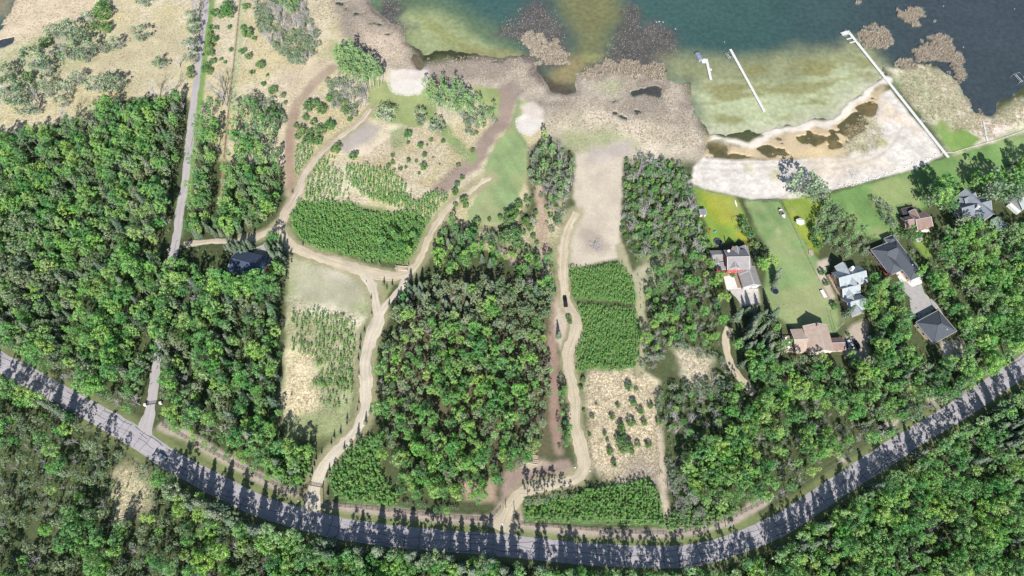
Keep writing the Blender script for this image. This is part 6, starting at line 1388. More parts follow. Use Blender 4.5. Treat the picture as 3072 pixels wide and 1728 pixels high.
# ---------------------------------------------------------------- piers and boats
m_pier = mat('white_decking', (.60, .60, .57), .8, .06, 2.0)
m_alu = mat('aluminium', (.62, .63, .64), .4, .08, metal=.6)
def pier(label, p0, p1, w, zdeck=.45, sec=3.0, ends=()):
    a, b_ = Vector(G(*p0, zdeck)), Vector(G(*p1, zdeck)); d = b_ - a; L_ = d.length; ang = math.atan2(d.y, d.x)
    r = empty('pier', (a.x, a.y, 0), ang, label, 'pier'); n = max(2, round(L_ / sec)); s = L_ / n
    me = MB().box(.03, s - .03, -w / 2, w / 2, zdeck - .14, zdeck).obj('deck_section', m_pier, r).data
    for k in range(1, n): link('deck_section', me, r, (k * s, 0, 0))
    pm = None
    for k in range(n + 1):
        for q in (-1, 1):
            if pm is None: pm = MB().cyl(0, 0, -2.2, zdeck + .25, .045, 7).obj('post', m_alu, r, (0, q * (w / 2 + .06), 0)).data
            else: link('post', pm, r, (k * s, q * (w / 2 + .06), 0))
    for nm, x, y, ww, dd in ends: MB().box(x - ww / 2, x + ww / 2, y - dd / 2, y + dd / 2, zdeck - .15, zdeck + .012).obj(nm, m_pier, r)
    return r
pier('very long white pier running from the lawn out past the beach', T(4, (655, 222))[0], T(4, (1385, 1140))[0], 1.7, ends=(('end_platform', 1.3, -2.9, 2.8, 4.4), ('finger_deck', 6.0, -2.6, .9, 3.6), ('finger_deck', 9.2, -2.6, .9, 3.6)))
pier('white pier standing free in the shallows with a boat lift at its tip', T(3, (1582, 355))[0], T(3, (1830, 808))[0], 1.5)
pier('short white pier in the shallows with a square platform', T(3, (1408, 425))[0], T(3, (1442, 578))[0], 1.5, ends=(('end_platform', 1.6, -1.9, 3.6, 2.4), ('side_step', 8.6, 1.2, 1.6, 1.2)))
pier('thin boardwalk across the pale reeds to the sea wall', T(4, (1640, 880))[0], T(4, (1668, 1025))[0], .9, zdeck=.3)
def lift(label, px, ang, w=3.0, l=3.6):
    x, y = G(*px, .5); r = empty('boat_lift', (x, y, 0), math.radians(ang), label, 'boat lift', 'boat lifts at the piers')
    for sx_ in (-1, 1):
        for sy_ in (-1, 1): MB().tube((sx_ * w / 2, sy_ * l / 2, -1.8), (sx_ * w / 2, sy_ * l / 2, 1.6), .06, n=5).obj('post', m_alu, r)
    for sy_ in (-1, 1): MB().tube((-w / 2, sy_ * l / 2, 1.5), (w / 2, sy_ * l / 2, 1.5), .06, n=5).obj('cross_beam', m_alu, r)
    for sx_ in (-.5, .5): MB().box(sx_ - .1, sx_ + .1, -l / 2, l / 2, .2, .32).obj('bunk', m_white, r)
    MB().tube((-w / 2, -l / 2, 1.5), (-w / 2, l / 2, 1.5), .05, n=5).tube((w / 2, -l / 2, 1.5), (w / 2, l / 2, 1.5), .05, n=5).obj('side_beam', m_alu, r)
lift('empty metal boat lift at the tip of the free-standing pier', T(3, (1568, 405))[0], 25)
lift('empty metal boat lift at the far end of the longest pier', T(4, (640, 248))[0], -40, 3.2, 4.2)
lift('pale metal boat lift standing alone at the frame edge', T(4, (1895, 565))[0], 20, 4, 6)
lift('metal frame standing on the lawn beside the longest pier', T(4, (1197, 872))[0], 30, 1.8, 2.2)
lift('low metal frame lying on the beach sand', T(4, (695, 1265))[0], 10, 2.6, 3.0)
def hull(mb, L_, B_, H_, z0=0.0, n=9):
    rows = []
    for i in range(n):
        t = i / (n - 1); w = B_ / 2 * (1 - max(0, (t - .45) / .55) ** 2.2) * (.86 + .14 * min(1, t * 4)); y = (t - .5) * L_; sh = H_ * (1 + .25 * t * t)
        rows.append([(-w, y, z0 + sh), (-w * .82, y, z0 + H_ * .35), (0, y, z0 + H_ * (.0 + .35 * max(0, t - .6) / .4)), (w * .82, y, z0 + H_ * .35), (w, y, z0 + sh)])
    vs = [p for r in rows for p in r]; fs = []
    for i in range(n - 1):
        for j in range(4): a = i * 5 + j; fs.append((a, a + 1, a + 6, a + 5))
    fs.append((0, 1, 2, 3, 4)); return mb.add(vs, fs), rows
m_gel = mat('white_gelcoat', (.74, .73, .70), .3, .05); m_seat = mat('vinyl_seat', (.28, .24, .20), .6, .1); m_tyre = mat('tyre_rubber', (.02, .02, .02), .9, .1)
def boat(name, label, px, ang, L_=5.4, B_=2.1, h=.6, mh=None, z=0.0, trailer=False):
    x, y = G(*px, z + h); r = empty(name, (x, y, z), math.radians(ang), label, 'boat')
    mb, rows = hull(MB(), L_, B_, .85, .45 if trailer else 0.0); mb.obj('hull', mh or m_gel, r)
    zz = (.45 if trailer else 0) + .78
    dk = MB(); f = [r_[0] for r_ in rows[5:]] + [r_[4] for r_ in rows[:4:-1]]; dk.add([(p[0] * .98, p[1], p[2] + .02) for p in f], [tuple(range(len(f)))]); dk.obj('foredeck', mh or m_gel, r)
    MB().box(-B_ * .38, B_ * .38, -L_ * .42, L_ * .05, zz - .5, zz - .45).obj('cockpit_floor', m_seat, r)
    for q in (-.5, .5): MB().box(q - .28, q + .28, -.9, -.4, zz - .45, zz + .1).box(q - .28, q + .28, -1.0, -.88, zz, zz + .45).obj('seat', m_seat, r)
    MB().add([(-B_ * .36, .15, zz + .1), (B_ * .36, .15, zz + .1), (B_ * .3, -.1, zz + .6), (-B_ * .3, -.1, zz + .6)], [(0, 1, 2, 3)]).obj('windscreen', m_glass, r)
    MB().box(-.2, .2, -L_ / 2 - .35, -L_ / 2, zz - .4, zz + .35).obj('outboard_motor', m_tyre, r)
    if trailer:
        MB().box(-.7, .7, -L_ * .35, L_ * .35, .3, .42).box(-.06, .06, L_ * .35, L_ * .62, .3, .4).obj('trailer_frame', m_alu, r)
        for q in (-1, 1): MB().tube((q * .8, -.9, .3), (q * 1.0, -.9, .3), .3, n=12).obj('wheel', m_tyre, r)
    return r
boat('motor_boat', 'white open motor boat on its trailer parked on the long lawn', T(8, (180, 200))[0], 197, trailer=True)
boat('rowing_boat', 'small pale blue boat lying in the garage shadow', T(8, (1130, 948))[0], 80, 3.6, 1.5, mh=mat('pale_blue_hull', (.50, .58, .64), .4, .06), z=.05)
cb = MB(); hull(cb, 4.4, .8, .35); cv = cb.obj('canoe', m_gel, None, (*G(*T(7, (1620, 122))[0]), .08), math.radians(8)); prop(cv, 'long white upturned canoe at the edge of the dandelion lawn', 'canoe')
# covered pontoon boat
x, y = G(*T(3, (1358, 398))[0], 1.8); r = empty('pontoon_boat', (x, y, WATER_Z), math.radians(17), 'pontoon boat under a blue-grey cover moored by the short pier', 'boat')
for q in (-1, 1): MB().tube((q * 1.0, -3.2, .1), (q * 1.0, 2.6, .1), .32, n=10).tube((q * 1.0, 2.6, .1), (q * 1.0, 3.3, .3), .32, .05, n=10).obj('pontoon', m_alu, r)
MB().box(-1.35, 1.35, -3.2, 3.0, .45, .6).obj('deck', m_pier, r)
cvm = mat('boat_cover', (.22, .245, .31), .75, .1, 1.5)
cov = MB()
nn = 8
for i in range(nn + 1):
    yy = -3.1 + 6.0 * i / nn; k = .25 * math.sin(math.pi * i / nn) + .1 * math.sin(i * 2.1)
    cov.v += [(-1.45, yy, .75), (-1.3, yy, 1.5 + k * .3), (0, yy, 1.85 + k), (1.3, yy, 1.5 + k * .3), (1.45, yy, .75)]
for i in range(nn):
    for j in range(4): a = i * 5 + j; cov.f.append((a, a + 1, a + 6, a + 5))
cov.f += [(0, 1, 2, 3, 4), tuple(nn * 5 + j for j in (4, 3, 2, 1, 0))]
cov.obj('cover', cvm, r)
for q in (-1, 1):
    for s in (-1, 1): MB().tube((q * 1.9, s * 2.4, -1.6), (q * 1.9, s * 2.4, 1.3), .06, n=5).obj('lift_post', m_alu, r)

# ---------------------------------------------------------------- vehicles
def vehicle(name, label, px, ang, paint, L_=4.7, B_=1.85, style='car'):
    x, y = G(*px, .8); r = empty(name, (x, y, .1), math.radians(ang), label, 'car' if style == 'car' else 'pickup')   # front towards +y
    pm = mat('paint_' + name + str(len(bpy.data.materials)), paint, .25, .04, spec=.5); hl, hb = L_ / 2, B_ / 2
    def loft(secs):
        """secs: (y, half width, z low, z high, top half width)."""
        mb = MB()
        for yy, w, z0, z1, tw in secs: mb.v += [(-w, yy, z0), (-w, yy, (z0 + z1) / 2), (-tw, yy, z1), (tw, yy, z1), (w, yy, (z0 + z1) / 2), (w, yy, z0)]
        for i in range(len(secs) - 1):
            for j in range(6): a = i * 6 + j; b2 = i * 6 + (j + 1) % 6; mb.f.append((a, b2, b2 + 6, a + 6))
        mb.f += [tuple(range(6)), tuple((len(secs) - 1) * 6 + j for j in range(5, -1, -1))]
        return mb
    if style == 'car':
        loft([(-hl, hb * .82, .35, .75, hb * .74), (-hl + .25, hb * .96, .28, .92, hb * .84), (-hl * .3, hb, .25, .98, hb * .9), (hl * .35, hb, .25, .95, hb * .88), (hl - .35, hb * .95, .28, .82, hb * .8), (hl, hb * .75, .35, .65, hb * .66)]).obj('body', pm, r)
        loft([(-hl + .3, hb * .78, .9, .95, hb * .74), (-hl * .42, hb * .86, .9, 1.44, hb * .68), (hl * .02, hb * .86, .9, 1.48, hb * .7), (hl * .42, hb * .82, .9, .96, hb * .76)]).obj('cabin', m_glass, r)
        loft([(-hl * .46, hb * .66, 1.43, 1.475, hb * .62), (-hl * .2, hb * .7, 1.46, 1.515, hb * .66), (hl * .06, hb * .7, 1.46, 1.515, hb * .66)]).obj('roof', pm, r)
    else:
        loft([(-hl, hb * .97, .45, 1.02, hb * .95), (-hl * .2, hb, .42, 1.04, hb * .96), (hl * .1, hb, .42, 1.06, hb * .92), (hl * .8, hb * .97, .42, 1.04, hb * .86), (hl, hb * .82, .5, .9, hb * .72)]).obj('body', pm, r)
        loft([(-hl * .2, hb * .88, 1.0, 1.7, hb * .74), (hl * .16, hb * .88, 1.0, 1.74, hb * .74), (hl * .42, hb * .84, 1.0, 1.08, hb * .78)]).obj('cabin', m_glass, r)
        loft([(-hl * .19, hb * .74, 1.7, 1.745, hb * .7), (hl * .15, hb * .74, 1.73, 1.775, hb * .7)]).obj('roof', pm, r)
        bed = MB().box(-hb * .78, hb * .78, -hl + .12, -hl * .24, 1.02, 1.055); bed.obj('bed_floor', m_tyre, r)
        for q in (-1, 1): MB().box(q * hb * .88 - .08, q * hb * .88 + .08, -hl + .05, -hl * .22, 1.0, 1.2).obj('bed_side', pm, r)
        MB().box(-hb * .86, hb * .86, -hl, -hl + .1, 1.0, 1.2).obj('tailgate', pm, r)
    for q in (-1, 1):
        for s in (-.62, .64):
            w = MB().tube((q * (hb - .2), hl * s, .33), (q * (hb + .02), hl * s, .33), .34, n=14).obj('wheel', m_tyre, r)
            MB().tube((q * (hb - .1), hl * s, .33), (q * (hb + .035), hl * s, .33), .2, n=10).obj('rim', m_alu, w)
        MB().box(q * hb * .62 - .16, q * hb * .62 + .16, hl - .16, hl + .01, .6, .74).obj('headlight', m_white, r)
        MB().box(q * hb * .7 - .12, q * hb * .7 + .12, -hl - .02, -hl + .06, .66, .82).obj('tail_light', W_RED, r)
        MB().box(q * (hb + .08) - .08, q * (hb + .08) + .08, hl * .28, hl * .28 + .14, 1.0, 1.14).obj('wing_mirror', pm, r)
    return r
vehicle('pickup_truck', 'black pickup truck driving along the gravel drive beside the sapling plots', T(7, (386, 833))[0], 4, (.012, .012, .014), 5.7, 2.0, 'pickup')
vehicle('car', 'blue-grey car on the cracked main road below the lane mouth', T(9, (1172, 580))[0], 238, (.13, .18, .23))
vehicle('car', 'white car parked between two black cars by the tan roofed house', T(8, (675, 1142))[0], 18, (.75, .75, .74))
vehicle('car', 'black car parked on the far side of the white car by the dirt yard', T(8, (724, 1142))[0], 17, (.015, .015, .018))
vehicle('car', 'black car parked tight against the brown wing of the tan roofed house', T(8, (634, 1136))[0], 18, (.015, .015, .018))
vehicle('car', 'grey car half hidden in tree shade below the dirt yard', T(8, (808, 1282))[0], 80, (.2, .2, .22))

# ---------------------------------------------------------------- garden things
def trampoline(label, px, R_):
    x, y = G(*px, .8); r = empty('trampoline', (x, y, 0), 0, label, 'trampoline', 'trampolines on the lawns')
    MB().cyl(0, 0, .82, .84, R_ * .86, 28).obj('jumping_mat', mat('black_mesh', (.02, .022, .03), .8, .1), r)
    ring = MB()
    for i in range(28):
        a, b2 = 2 * math.pi * i / 28, 2 * math.pi * (i + 1) / 28; ring.tube((R_ * math.cos(a), R_ * math.sin(a), .84), (R_ * math.cos(b2), R_ * math.sin(b2), .84), .06, n=5)
    ring.obj('rim', m_alu, r)
    pd = MB(); n = 28
    for i in range(n): a = 2 * math.pi * i / n; pd.v += [(R_ * .84 * math.cos(a), R_ * .84 * math.sin(a), .87), (R_ * 1.0 * math.cos(a), R_ * 1.0 * math.sin(a), .9)]
    for i in range(n): j = (i + 1) % n; pd.f.append((2 * i, 2 * i + 1, 2 * j + 1, 2 * j))
    pd.obj('safety_pad', mat('blue_pad', (.08, .11, .17), .7, .1), r)
    for i in range(6): a = i * math.pi / 3; MB().tube((R_ * math.cos(a), R_ * math.sin(a), 0), (R_ * math.cos(a), R_ * math.sin(a), .84), .05, n=5).obj('leg', m_alu, r)
trampoline('round black trampoline in the shadow of the red walled house', T(7, (1495, 402))[0], 2.1)
trampoline('round black trampoline near the low end of the long lawn', T(8, (130, 758))[0], 1.75)
x, y = G(*T(8, (313, 250))[0], 2.4); r = empty('canopy_tent', (x, y, 0), .4, 'white six-sided garden canopy among the dandelions', 'canopy')
hexp = [(2.3 * math.cos(i * math.pi / 3), 2.3 * math.sin(i * math.pi / 3)) for i in range(6)]
cp = MB().add([(px_, py_, 2.1) for px_, py_ in hexp] + [(0, 0, 3.0)], [(i, (i + 1) % 6, 6) for i in range(6)]); cp.obj('canopy', mat('white_canvas', (.76, .76, .77), .8, .04), r)
for px_, py_ in hexp: MB().tube((px_ * .97, py_ * .97, 0), (px_ * .97, py_ * .97, 2.1), .04, n=5).obj('post', m_alu, r)
MB().prism([(px_ * 1.01, py_ * 1.01) for px_, py_ in hexp], 1.9, 2.1).obj('valance', m_white, r) if False else None
def swing(label, px, ang, L_=3.2):
    x, y = G(*px, 1.2); r = empty('swing_set', (x, y, 0), math.radians(ang), label, 'swing set', 'swing sets'); g_ = mat('green_tube', (.25, .40, .38), .4, .05)
    MB().tube((-L_ / 2, 0, 2.2), (L_ / 2, 0, 2.2), .05, n=6).obj('top_bar', g_, r)
    for q in (-1, 1):
        for s in (-1, 1): MB().tube((q * L_ / 2, 0, 2.2), (q * L_ / 2 + q * .2, s * 1.1, 0), .05, n=6).obj('leg', g_, r)
    for q in (-.7, .7): st_ = MB().box(q - .24, q + .24, -.12, .12, .48, .52).obj('swing_seat', W_RED, r); MB().tube((q - .2, 0, .5), (q - .2, 0, 2.2), .015, n=3).tube((q + .2, 0, .5), (q + .2, 0, 2.2), .015, n=3).obj('chain', m_alu, st_)
swing('pale green swing set at the upper side of the dandelion lawn', T(7, (1622, 238))[0], 20)
swing('second pale green swing set nearer the red walled house', T(7, (1645, 300))[0], 25)
def toy(label, px, col, s):
    x, y = G(*px, .3); r = empty('play_toy', (x, y, 0), .5, label, 'toy', 'toys on the lawn'); m_ = mat('toy' + label[:6], col, .4, .05)
    MB().box(-s, s, -s * .6, s * .6, .25, .7, taper=.08).obj('body', m_, r)
    for q in (-1, 1): MB().tube((q * s * .7, -s * .65, .2), (q * s * .7, s * .65, .2), .2, n=8).obj('wheel', m_tyre, r)
toy('red plastic toy car at the hedge of the dandelion lawn', T(7, (1436, 312))[0], (.6, .08, .05), .6)
toy('turquoise plastic toy car near the trampoline hedge', T(7, (1472, 328))[0], (.08, .42, .42), .7)
x, y = G(*T(8, (480, 775))[0], .8); r = empty('work_table', (x, y, 0), math.radians(17), 'long white work table by the wire fence of the long lawn', 'table')
MB().box(-.85, .85, -2.1, 2.1, .72, .8).obj('table_top', m_white, r)
for q in (-.7, .7):
    for s in (-1.9, 1.9): MB().tube((q, s, 0), (q, s, .72), .04, n=5).obj('leg', m_alu, r)
def pile(name, label, px, n, L_, rad_, m_, ang, cat, spreadx=.6, layers=2):
    x, y = G(*px, .3); r = empty(name, (x, y, 0), math.radians(ang), label, cat); R = random.Random(n)
    for k in range(n):
        ly = k % layers; q = (k // layers - n / layers / 2) * spreadx + ly * spreadx * .5; l = L_ * R.uniform(.75, 1.1); t = R.uniform(-.12, .12)
        MB().tube((-l / 2, q - t * l / 2, rad_ + ly * rad_ * 1.7), (l / 2, q + t * l / 2, rad_ + ly * rad_ * 1.7), rad_ * R.uniform(.8, 1.15), n=7).obj('log', m_, r)
m_log = mat('cut_logs', (.55, .45, .34), .9, .2, 2); m_lum = mat('pale_lumber', (.62, .50, .40), .85, .15, 2)
pile('log_stack', 'stack of pale cut logs beside the drive junction', T(6, (1055, 588))[0], 9, 6.2, .22, m_log, -3, 'logs', .62)
pile('log_stack', 'scattered cut logs at the edge of the brown clearing', T(11, (150, 600))[0], 7, 5.0, .18, m_log, -4, 'logs', .6, 1)
pile('lumber_pile', 'pile of pale boards and scrap beside the lawn fence', T(8, (388, 475))[0], 12, 3.4, .12, m_lum, 80, 'lumber', .38, 2)
pile('log_stack', 'few weathered logs lying in the southern straw clearing', T(9, (900, 1030))[0], 4, 6, .16, m_log, 8, 'logs', .9, 1)
x, y = G(*T(7, (600, 430))[0], .4); bp_ = link('brush_pile', bare_mesh('brush_pile', m_twig, 4242, 7.5, 3, 7), None, (x, y, 0), .4); bp_.scale = (1.5, 1.8, .4); prop(bp_, 'tangled grey brush pile on the bare tan field', 'brush pile')
for i, (px, lb, s) in enumerate(((T(8, (200, 858))[0], 'pale heap of cut branches beside the long lawn', .5), (T(11, (610, 690))[0], 'dark heap of branches at the corner of the eastern drive', .55), (T(4, (945, 535))[0], 'pale ring of driftwood beside the longest pier', .5))):
    x, y = G(*px, .3); o = link('brush_pile', bare_mesh('brush_pile', m_palebark if i != 1 else m_twig, 4300 + i, 6, 3, 6), None, (x, y, 0), i); o.scale = (s, s, s * .35); prop(o, lb, 'brush pile')
x, y = G(*T(8, (812, 1095))[0], .6); r = empty('refuse_bin', (x, y, 0), .6, 'green bin with a white lid at the edge of the dirt yard', 'bin')
MB().box(-.8, .8, -.55, .55, .1, 1.15, taper=-.08).obj('body', mat('green_plastic', (.04, .22, .13), .5, .05), r); MB().box(-.92, .92, -.68, .68, 1.15, 1.25).obj('lid', m_white, r)
for q in (-.6, .6): MB().tube((q, -.6, .12), (q, -.5, .12), .12, n=8).obj('wheel', m_tyre, r)
x, y = G(*T(8, (1455, 1238))[0], .8); r = empty('utility_trailer', (x, y, 0), math.radians(20), 'small white utility trailer on the pad below the charcoal garage', 'trailer')
MB().box(-.9, .9, -1.3, 1.3, .5, 1.3).obj('body', m_white, r); MB().box(-.05, .05, 1.3, 2.4, .45, .55).obj('drawbar', m_alu, r)
for q in (-1, 1): MB().tube((q * .95, 0, .32), (q * 1.1, 0, .32), .32, n=10).obj('wheel', m_tyre, r)

# ---------------------------------------------------------------- fences and gates
m_rail = mat('brown_rail', (.13, .075, .06), .8, .15, 2)
m_wire = mat('grey_fence', (.25, .23, .21), .7, .1)
def rail_fence(label, pts, step=2.4, hgt=1.35, rails=(.45, .85, 1.22), m_=None, pr=.075, rr_=.055, plank=True, name='rail_fence', h0=.5):
    P_ = W(pts, h0); r = empty(name, (*P_[0], 0), 0, label, 'fence'); ox, oy = P_[0]; m_ = m_ or m_rail
    post = None; L = []
    for i in range(len(P_) - 1):
        a, b2 = Vector(P_[i]), Vector(P_[i + 1]); n = max(1, round((b2 - a).length / step))
        L += [a.lerp(b2, k / n) for k in range(n)]
    L.append(Vector(P_[-1])); cache = {}
    for i, p in enumerate(L):
        if post is None: post = MB().box(-pr, pr, -pr, pr, -.3, hgt).obj('post', m_, r, (0, 0, 0)).data
        else: link('post', post, r, (p.x - ox, p.y - oy, 0))
        if i + 1 < len(L):
            q = L[i + 1]; ln = round((q - p).length, 2); a = math.atan2(q.y - p.y, q.x - p.x)
            for z in rails:
                if (ln, z) not in cache: cache[(ln, z)] = MB().box(0, ln, -.03 - pr if plank else -.02, .02 - pr if plank else .02, z - rr_, z + rr_).mesh('rail', m_)
                link('rail', cache[(ln, z)], r, (p.x - ox, p.y - oy, 0), a)
    return r
RF = lambda *p: ZM(400, 1180, .15528, *p)
rail_fence('brown three-rail fence running from the paved lane to the western gate', RF((545, 620), (850, 790), (1160, 965), (1550, 1180), (1932, 1390)) + T(10, (60, 755), (180, 815), (290, 862), (385, 785)))
rail_fence('brown three-rail fence between the two gravel drive mouths', T(10, (488, 790), (490, 935), (760, 960), (1000, 985), (1250, 1015), (1440, 1035), (1690, 1052), (1772, 960)))
rail_fence('brown three-rail fence following the road bend east of the drive', T(11, (15, 965), (50, 1075), (300, 1095), (580, 1120), (900, 1142), (1100, 1145), (1260, 1132), (1400, 1095), (1560, 1050), (1700, 985), (1820, 925)))
rail_fence('thin wire fence along the side of the long lawn', T(8, (180, 100), (240, 240), (300, 370), (370, 520), (450, 680), (545, 850)), 3.0, 1.2, (.6, 1.1), m_wire, .05, .03, False, 'wire_fence')
rail_fence('short wire fence above the tan roofed house', T(8, (510, 900), (530, 980), (548, 1050)), 2.5, 1.2, (.6, 1.1), m_wire, .05, .03, False, 'wire_fence')
rail_fence('old brown fence on the cleared line through the western grove', T(1, (1740, 0), (1722, 180), (1700, 400), (1678, 600), (1660, 760), (1640, 950), (1618, 1180)), 4.5, 1.2, (.5, 1.05), m_rail, .07, .05, False, 'wire_fence')
rail_fence('low fence where the dandelion lawn meets the sand', T(3, (1310, 1335), (1380, 1375), (1450, 1395), (1550, 1412)), 2.5, .7, (.55,), m_wire, .06, .04, False, 'wire_fence')
rail_fence('low post fence where the long lawn meets the sand', T(7, (1690, 112), (1800, 100), (1930, 92)) + T(8, (60, 100), (170, 92)), 2.6, .8, (.6,), m_wire, .07, .04, False, 'wire_fence')
rail_fence('thin fence beside the pine wood at the yard', T(12, (1075, -60), (1085, 40), (1105, 110)), 2.0, 1.2, (.6, 1.1), m_rail, .07, .05, False, 'wire_fence')
# sea wall
m_wall = mat('weathered_boards', (.50, .48, .43), .9, .15)
swp = W(T(4, (1350, 1108), (1420, 1105), (1500, 1080), (1640, 1040), (1750, 1010), (1850, 975), (1932, 945), (2050, 900)))
r = empty('sea_wall', (*swp[0], 0), 0, 'low pale retaining wall between the lawn and the reeds', 'wall')
for i in range(len(swp) - 1):
    a, b2 = Vector(swp[i]) - Vector(swp[0]), Vector(swp[i + 1]) - Vector(swp[0]); d = (b2 - a); s = Vector((-d.y, d.x)).normalized() * .15
    MB().prism([tuple(a - s), tuple(b2 - s), tuple(b2 + s), tuple(a + s)], -.4, .35).obj('wall_section', m_wall, r)
# gates
def gate(label, p0, p1, m_, tall=2.3, pillars=None, leaf=True):
    a, b2 = Vector(G(*p0, .6)), Vector(G(*p1, .6)); d = b2 - a; r = empty('gate', (a.x, a.y, 0), math.atan2(d.y, d.x), label, 'gate'); L_ = d.length
    for x_ in (0, L_): MB().box(x_ - .12, x_ + .12, -.12, .12, -.2, tall).obj('gate_post', m_, r)
    for z in (.35, .7, 1.05, 1.35): MB().box(.14, L_ - .14, -.03, .03, z - .05, z + .05).obj('gate_rail', m_, r)
    for x_ in (.18, L_ / 2, L_ - .18): MB().box(x_ - .05, x_ + .05, -.045, .045, .28, 1.42).obj('stile', m_, r)
    if pillars:
        for x_ in (-.9, L_ + .9): MB().box(x_ - .6, x_ + .6, -.5, .5, -.2, 1.5, taper=.04).obj('stone_pillar', pillars, r); 
    return r
gate('brown wooden rail gate across the western gravel drive', T(10, (392, 792))[0], T(10, (482, 808))[0], m_rail)
gate('dark metal gate with pale stone pillars on the paved lane', T(9, (1068, 208))[0], T(9, (1150, 198))[0], mat('black_iron', (.03, .03, .035), .5, .1), 1.6, m_conc)
for i, (px, lb) in enumerate(((T(11, (-45, 955))[0], 'brown gate post at the west side of the eastern drive mouth'), (T(11, (15, 960))[0], 'brown gate post at the east side of the eastern drive mouth'))):
    x, y = G(*px, 0); r = empty('gate_post', (x, y, 0), 0, lb, 'post'); MB().box(-.13, .13, -.13, .13, -.2, 2.4).obj('shaft', m_rail, r); MB().box(-.18, .18, -.18, .18, 2.4, 2.5).obj('cap', m_rail, r)
# loose stones
m_rock = mat('field_stone', (.62, .59, .55), .9, .15, 2.5, objvar=.25)
def rock_mesh(seed):
    bm = bmesh.new(); bmesh.ops.create_icosphere(bm, subdivisions=1, radius=.5); R = random.Random(seed)
    for v in bm.verts: v.co *= R.uniform(.75, 1.15); v.co.z *= .62
    me = bpy.data.meshes.new('boulder'); bm.to_mesh(me); bm.free(); me.materials.append(m_rock); return me
ROCKS = [rock_mesh(i) for i in range(6)]
def rock(px, s, label, group=None):
    x, y = G(*px, 0); o = link('boulder', random.choice(ROCKS), None, (x, y, s * .12), random.uniform(0, 6)); o.scale = (s, s * random.uniform(.7, 1), s * .8); prop(o, label, 'stone', group)
DRV = [(T(10, (308, 905))[0], 'white stone on the verge at the west side of the western drive mouth'), (T(10, (468, 955))[0], 'white stone on the verge at the east side of the western drive mouth'), (T(11, (-70, 1072))[0], 'white stone at the west side of the eastern drive mouth'), (T(11, (28, 1090))[0], 'white stone at the east side of the eastern drive mouth'),
       (T(11, (455, 662))[0], 'white stone inside the corner of the eastern drive'), (T(11, (565, 688))[0], 'white stone outside the corner of the eastern drive'), (T(11, (22, 990))[0], 'white stone behind the eastern gate post'), (T(7, (945, 690))[0], 'single white stone on the grass path junction')]
for px, lb in DRV: rock(px, 1.1, lb)
path = smooth(T(4, (520, 1365), (640, 1345), (760, 1315), (880, 1285), (980, 1250), (1100, 1200), (1200, 1165), (1290, 1130), (1350, 1105)), 12); R = random.Random(3)
for i in range(92):
    q = path[int(i / 92 * (len(path) - 1))]; lane_ = i % 3
    rock((q[0] + R.uniform(-3, 3), q[1] + R.uniform(-4.5, 4.5)), R.uniform(.5, 1.25), 'pale stone in the rough stone edging between beach and lawn', 'stones edging the beach')
for g_, lab, grp in ((T(2, (960, 560), (955, 600), (968, 640), (1000, 672), (1050, 688), (1100, 692), (1160, 688), (1195, 682)), 'grey stone edging the larger sand patch', 'stones edging the larger sand patch'), (T(3, (28, 860), (32, 910), (55, 950), (95, 972), (140, 985)), 'grey stone edging the smaller sand patch', 'stones edging the smaller sand patch')):
    q = smooth(g_, 5)
    for p in q: rock((p[0] + R.uniform(-1, 1), p[1] + R.uniform(-1, 1)), R.uniform(.5, .9), lab, grp)
for p, lb in ((T(11, (270, 660))[0], 'short stump'),): pass

# ---------------------------------------------------------------- utility poles and wires
m_pole = mat('pale_pole', (.58, .55, .50), .85, .12)
PT = [(T(11, (1600, 1072))[0], 'by the fence at the road bend'), (T(11, (1882, 888))[0], 'at the end of the rail fence'), (T(12, (912, 412))[0], 'beside the brown verge clearing'), (T(12, (1170, 262))[0], 'before the sandy turnout'), (T(12, (1425, 108))[0], 'above the sandy turnout'), (T(8, (1905, 1185))[0], 'at the frame edge above the road')]
tops = []
for px, where in PT:
    x, y = G(*px, 10.2); r = empty('utility_pole', (x, y, 0), math.radians(62), f'pale wooden utility pole with crossarm {where}', 'utility pole', 'utility poles along the road')
    MB().cyl(0, 0, -.5, 10.5, .16, 8, .11).obj('pole', m_pole, r); MB().box(-1.3, 1.3, -.07, .07, 9.9, 10.05).obj('crossarm', m_pole, r)
    for q in (-1.1, -.4, .4, 1.1): MB().cyl(q, 0, 10.05, 10.25, .06, 6).obj('insulator', m_white, r)
    tops.append((x, y))
def sag(name, label, a, b2, off, z0, z1, r_=.02, dip=.9):
    mb = MB(); n = 14; d = (Vector(b2) - Vector(a)); s = Vector((-d.y, d.x)).normalized() * off; p = None
    for i in range(n + 1):
        t = i / n; q = Vector((a[0] + d.x * t + s.x, a[1] + d.y * t + s.y, z0 + (z1 - z0) * t - dip * 4 * t * (1 - t)))
        if p is not None: mb.tube(p, q, r_, n=4)
        p = q
    o = mb.obj(name, m_alu); prop(o, label, 'wire', 'overhead wires along the road')
g0 = G(*T(11, (60, 1040))[0], 9)
for i, (a, b2) in enumerate(zip([g0] + tops[:-1], tops)):
    for j, off in enumerate((-.9, .9)):
        nm = ('towards the eastern drive mouth', 'round the road bend', 'above the wood inside the bend', 'over the brown verge', 'over the sandy turnout', 'towards the frame edge')[i]
        sag('overhead_wire', f'thin overhead wire {nm}, on the {("road", "wood")[j]} side of the poles', a, b2, off, 10.1, 10.1, .025, 1.2)
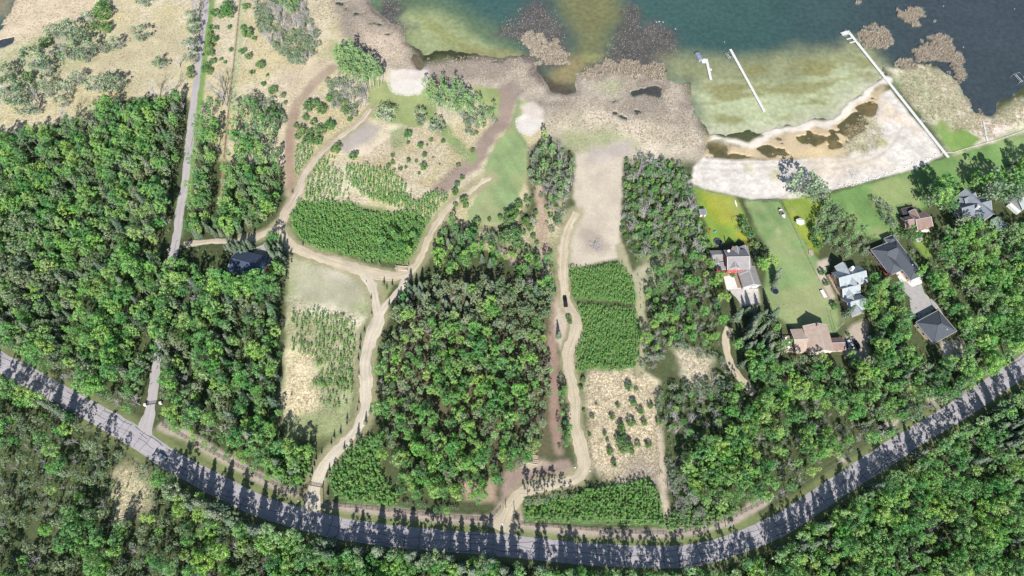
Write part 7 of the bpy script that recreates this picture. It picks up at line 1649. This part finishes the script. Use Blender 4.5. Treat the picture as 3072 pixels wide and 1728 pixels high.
for px, lb, hh in ((T(5, (1232, 480))[0], 'leaning white pole where the paved lane enters the wood', 7), (T(1, (1362, 1040))[0], 'white pole beside the shaded paved lane', 7), (T(8, (590, 1020))[0], 'pale leaning pole above the tan roofed house', 8), (T(12, (600, 620))[0], 'white pole at the small verge opening', 6)):
    x, y = G(*px, hh / 2); r = empty('lamp_post', (x, y, 0), .5, lb, 'pole'); MB().tube((0, 0, -.3), (.1, 0, hh), .1, .07, 8).obj('shaft', m_pole, r); MB().box(-.1, 1.0, -.06, .06, hh - .1, hh).obj('arm', m_pole, r)
# gulls resting on the lake
m_gull = mat('gull_plumage', (.8, .8, .79), .7, .05)
def gull(px, lb):
    x, y = G(*px, 0); r = link('gull', None, None, (x, y, WATER_Z), random.uniform(0, 6))
    bpy.data.objects.remove(r)
    mb = MB(); prof = [(-.32, .01, .16), (-.2, .08, .12), (0, .13, .1), (.15, .1, .13), (.24, .05, .24), (.32, .055, .28), (.38, .03, .27), (.44, .008, .25)]
    for yy, w, z in prof: mb.v += [(w * math.cos(t), yy, z + w * .9 * math.sin(t)) for t in [k * math.pi / 3 for k in range(6)]]
    for i in range(len(prof) - 1):
        for j in range(6): a = i * 6 + j; b2 = i * 6 + (j + 1) % 6; mb.f.append((a, b2, b2 + 6, a + 6))
    o = mb.obj('gull', m_gull, None, (x, y, WATER_Z - .05), random.uniform(0, 6)); o.scale = (1.5, 1.5, 1.5); prop(o, lb, 'bird')
for px, lb in ((T(3, (1048, 158))[0], 'white gull at the west end of the group by the reed bed'), (T(3, (1068, 155))[0], 'white gull in the middle of the group by the reed bed'), (T(3, (1095, 158))[0], 'white gull at the east end of the group by the reed bed'), (T(3, (1185, 208))[0], 'white gull at the corner of the flooded reeds'), (T(3, (1540, 302))[0], 'white gull beyond the covered pontoon boat'), (T(4, (1350, 42))[0], 'white gull on open water above the reed islands'), (T(4, (1495, 340))[0], 'white gull beside the largest reed island'), (T(4, (1865, 62))[0], 'white gull on the dark water at the frame edge')):
    gull(px, lb)
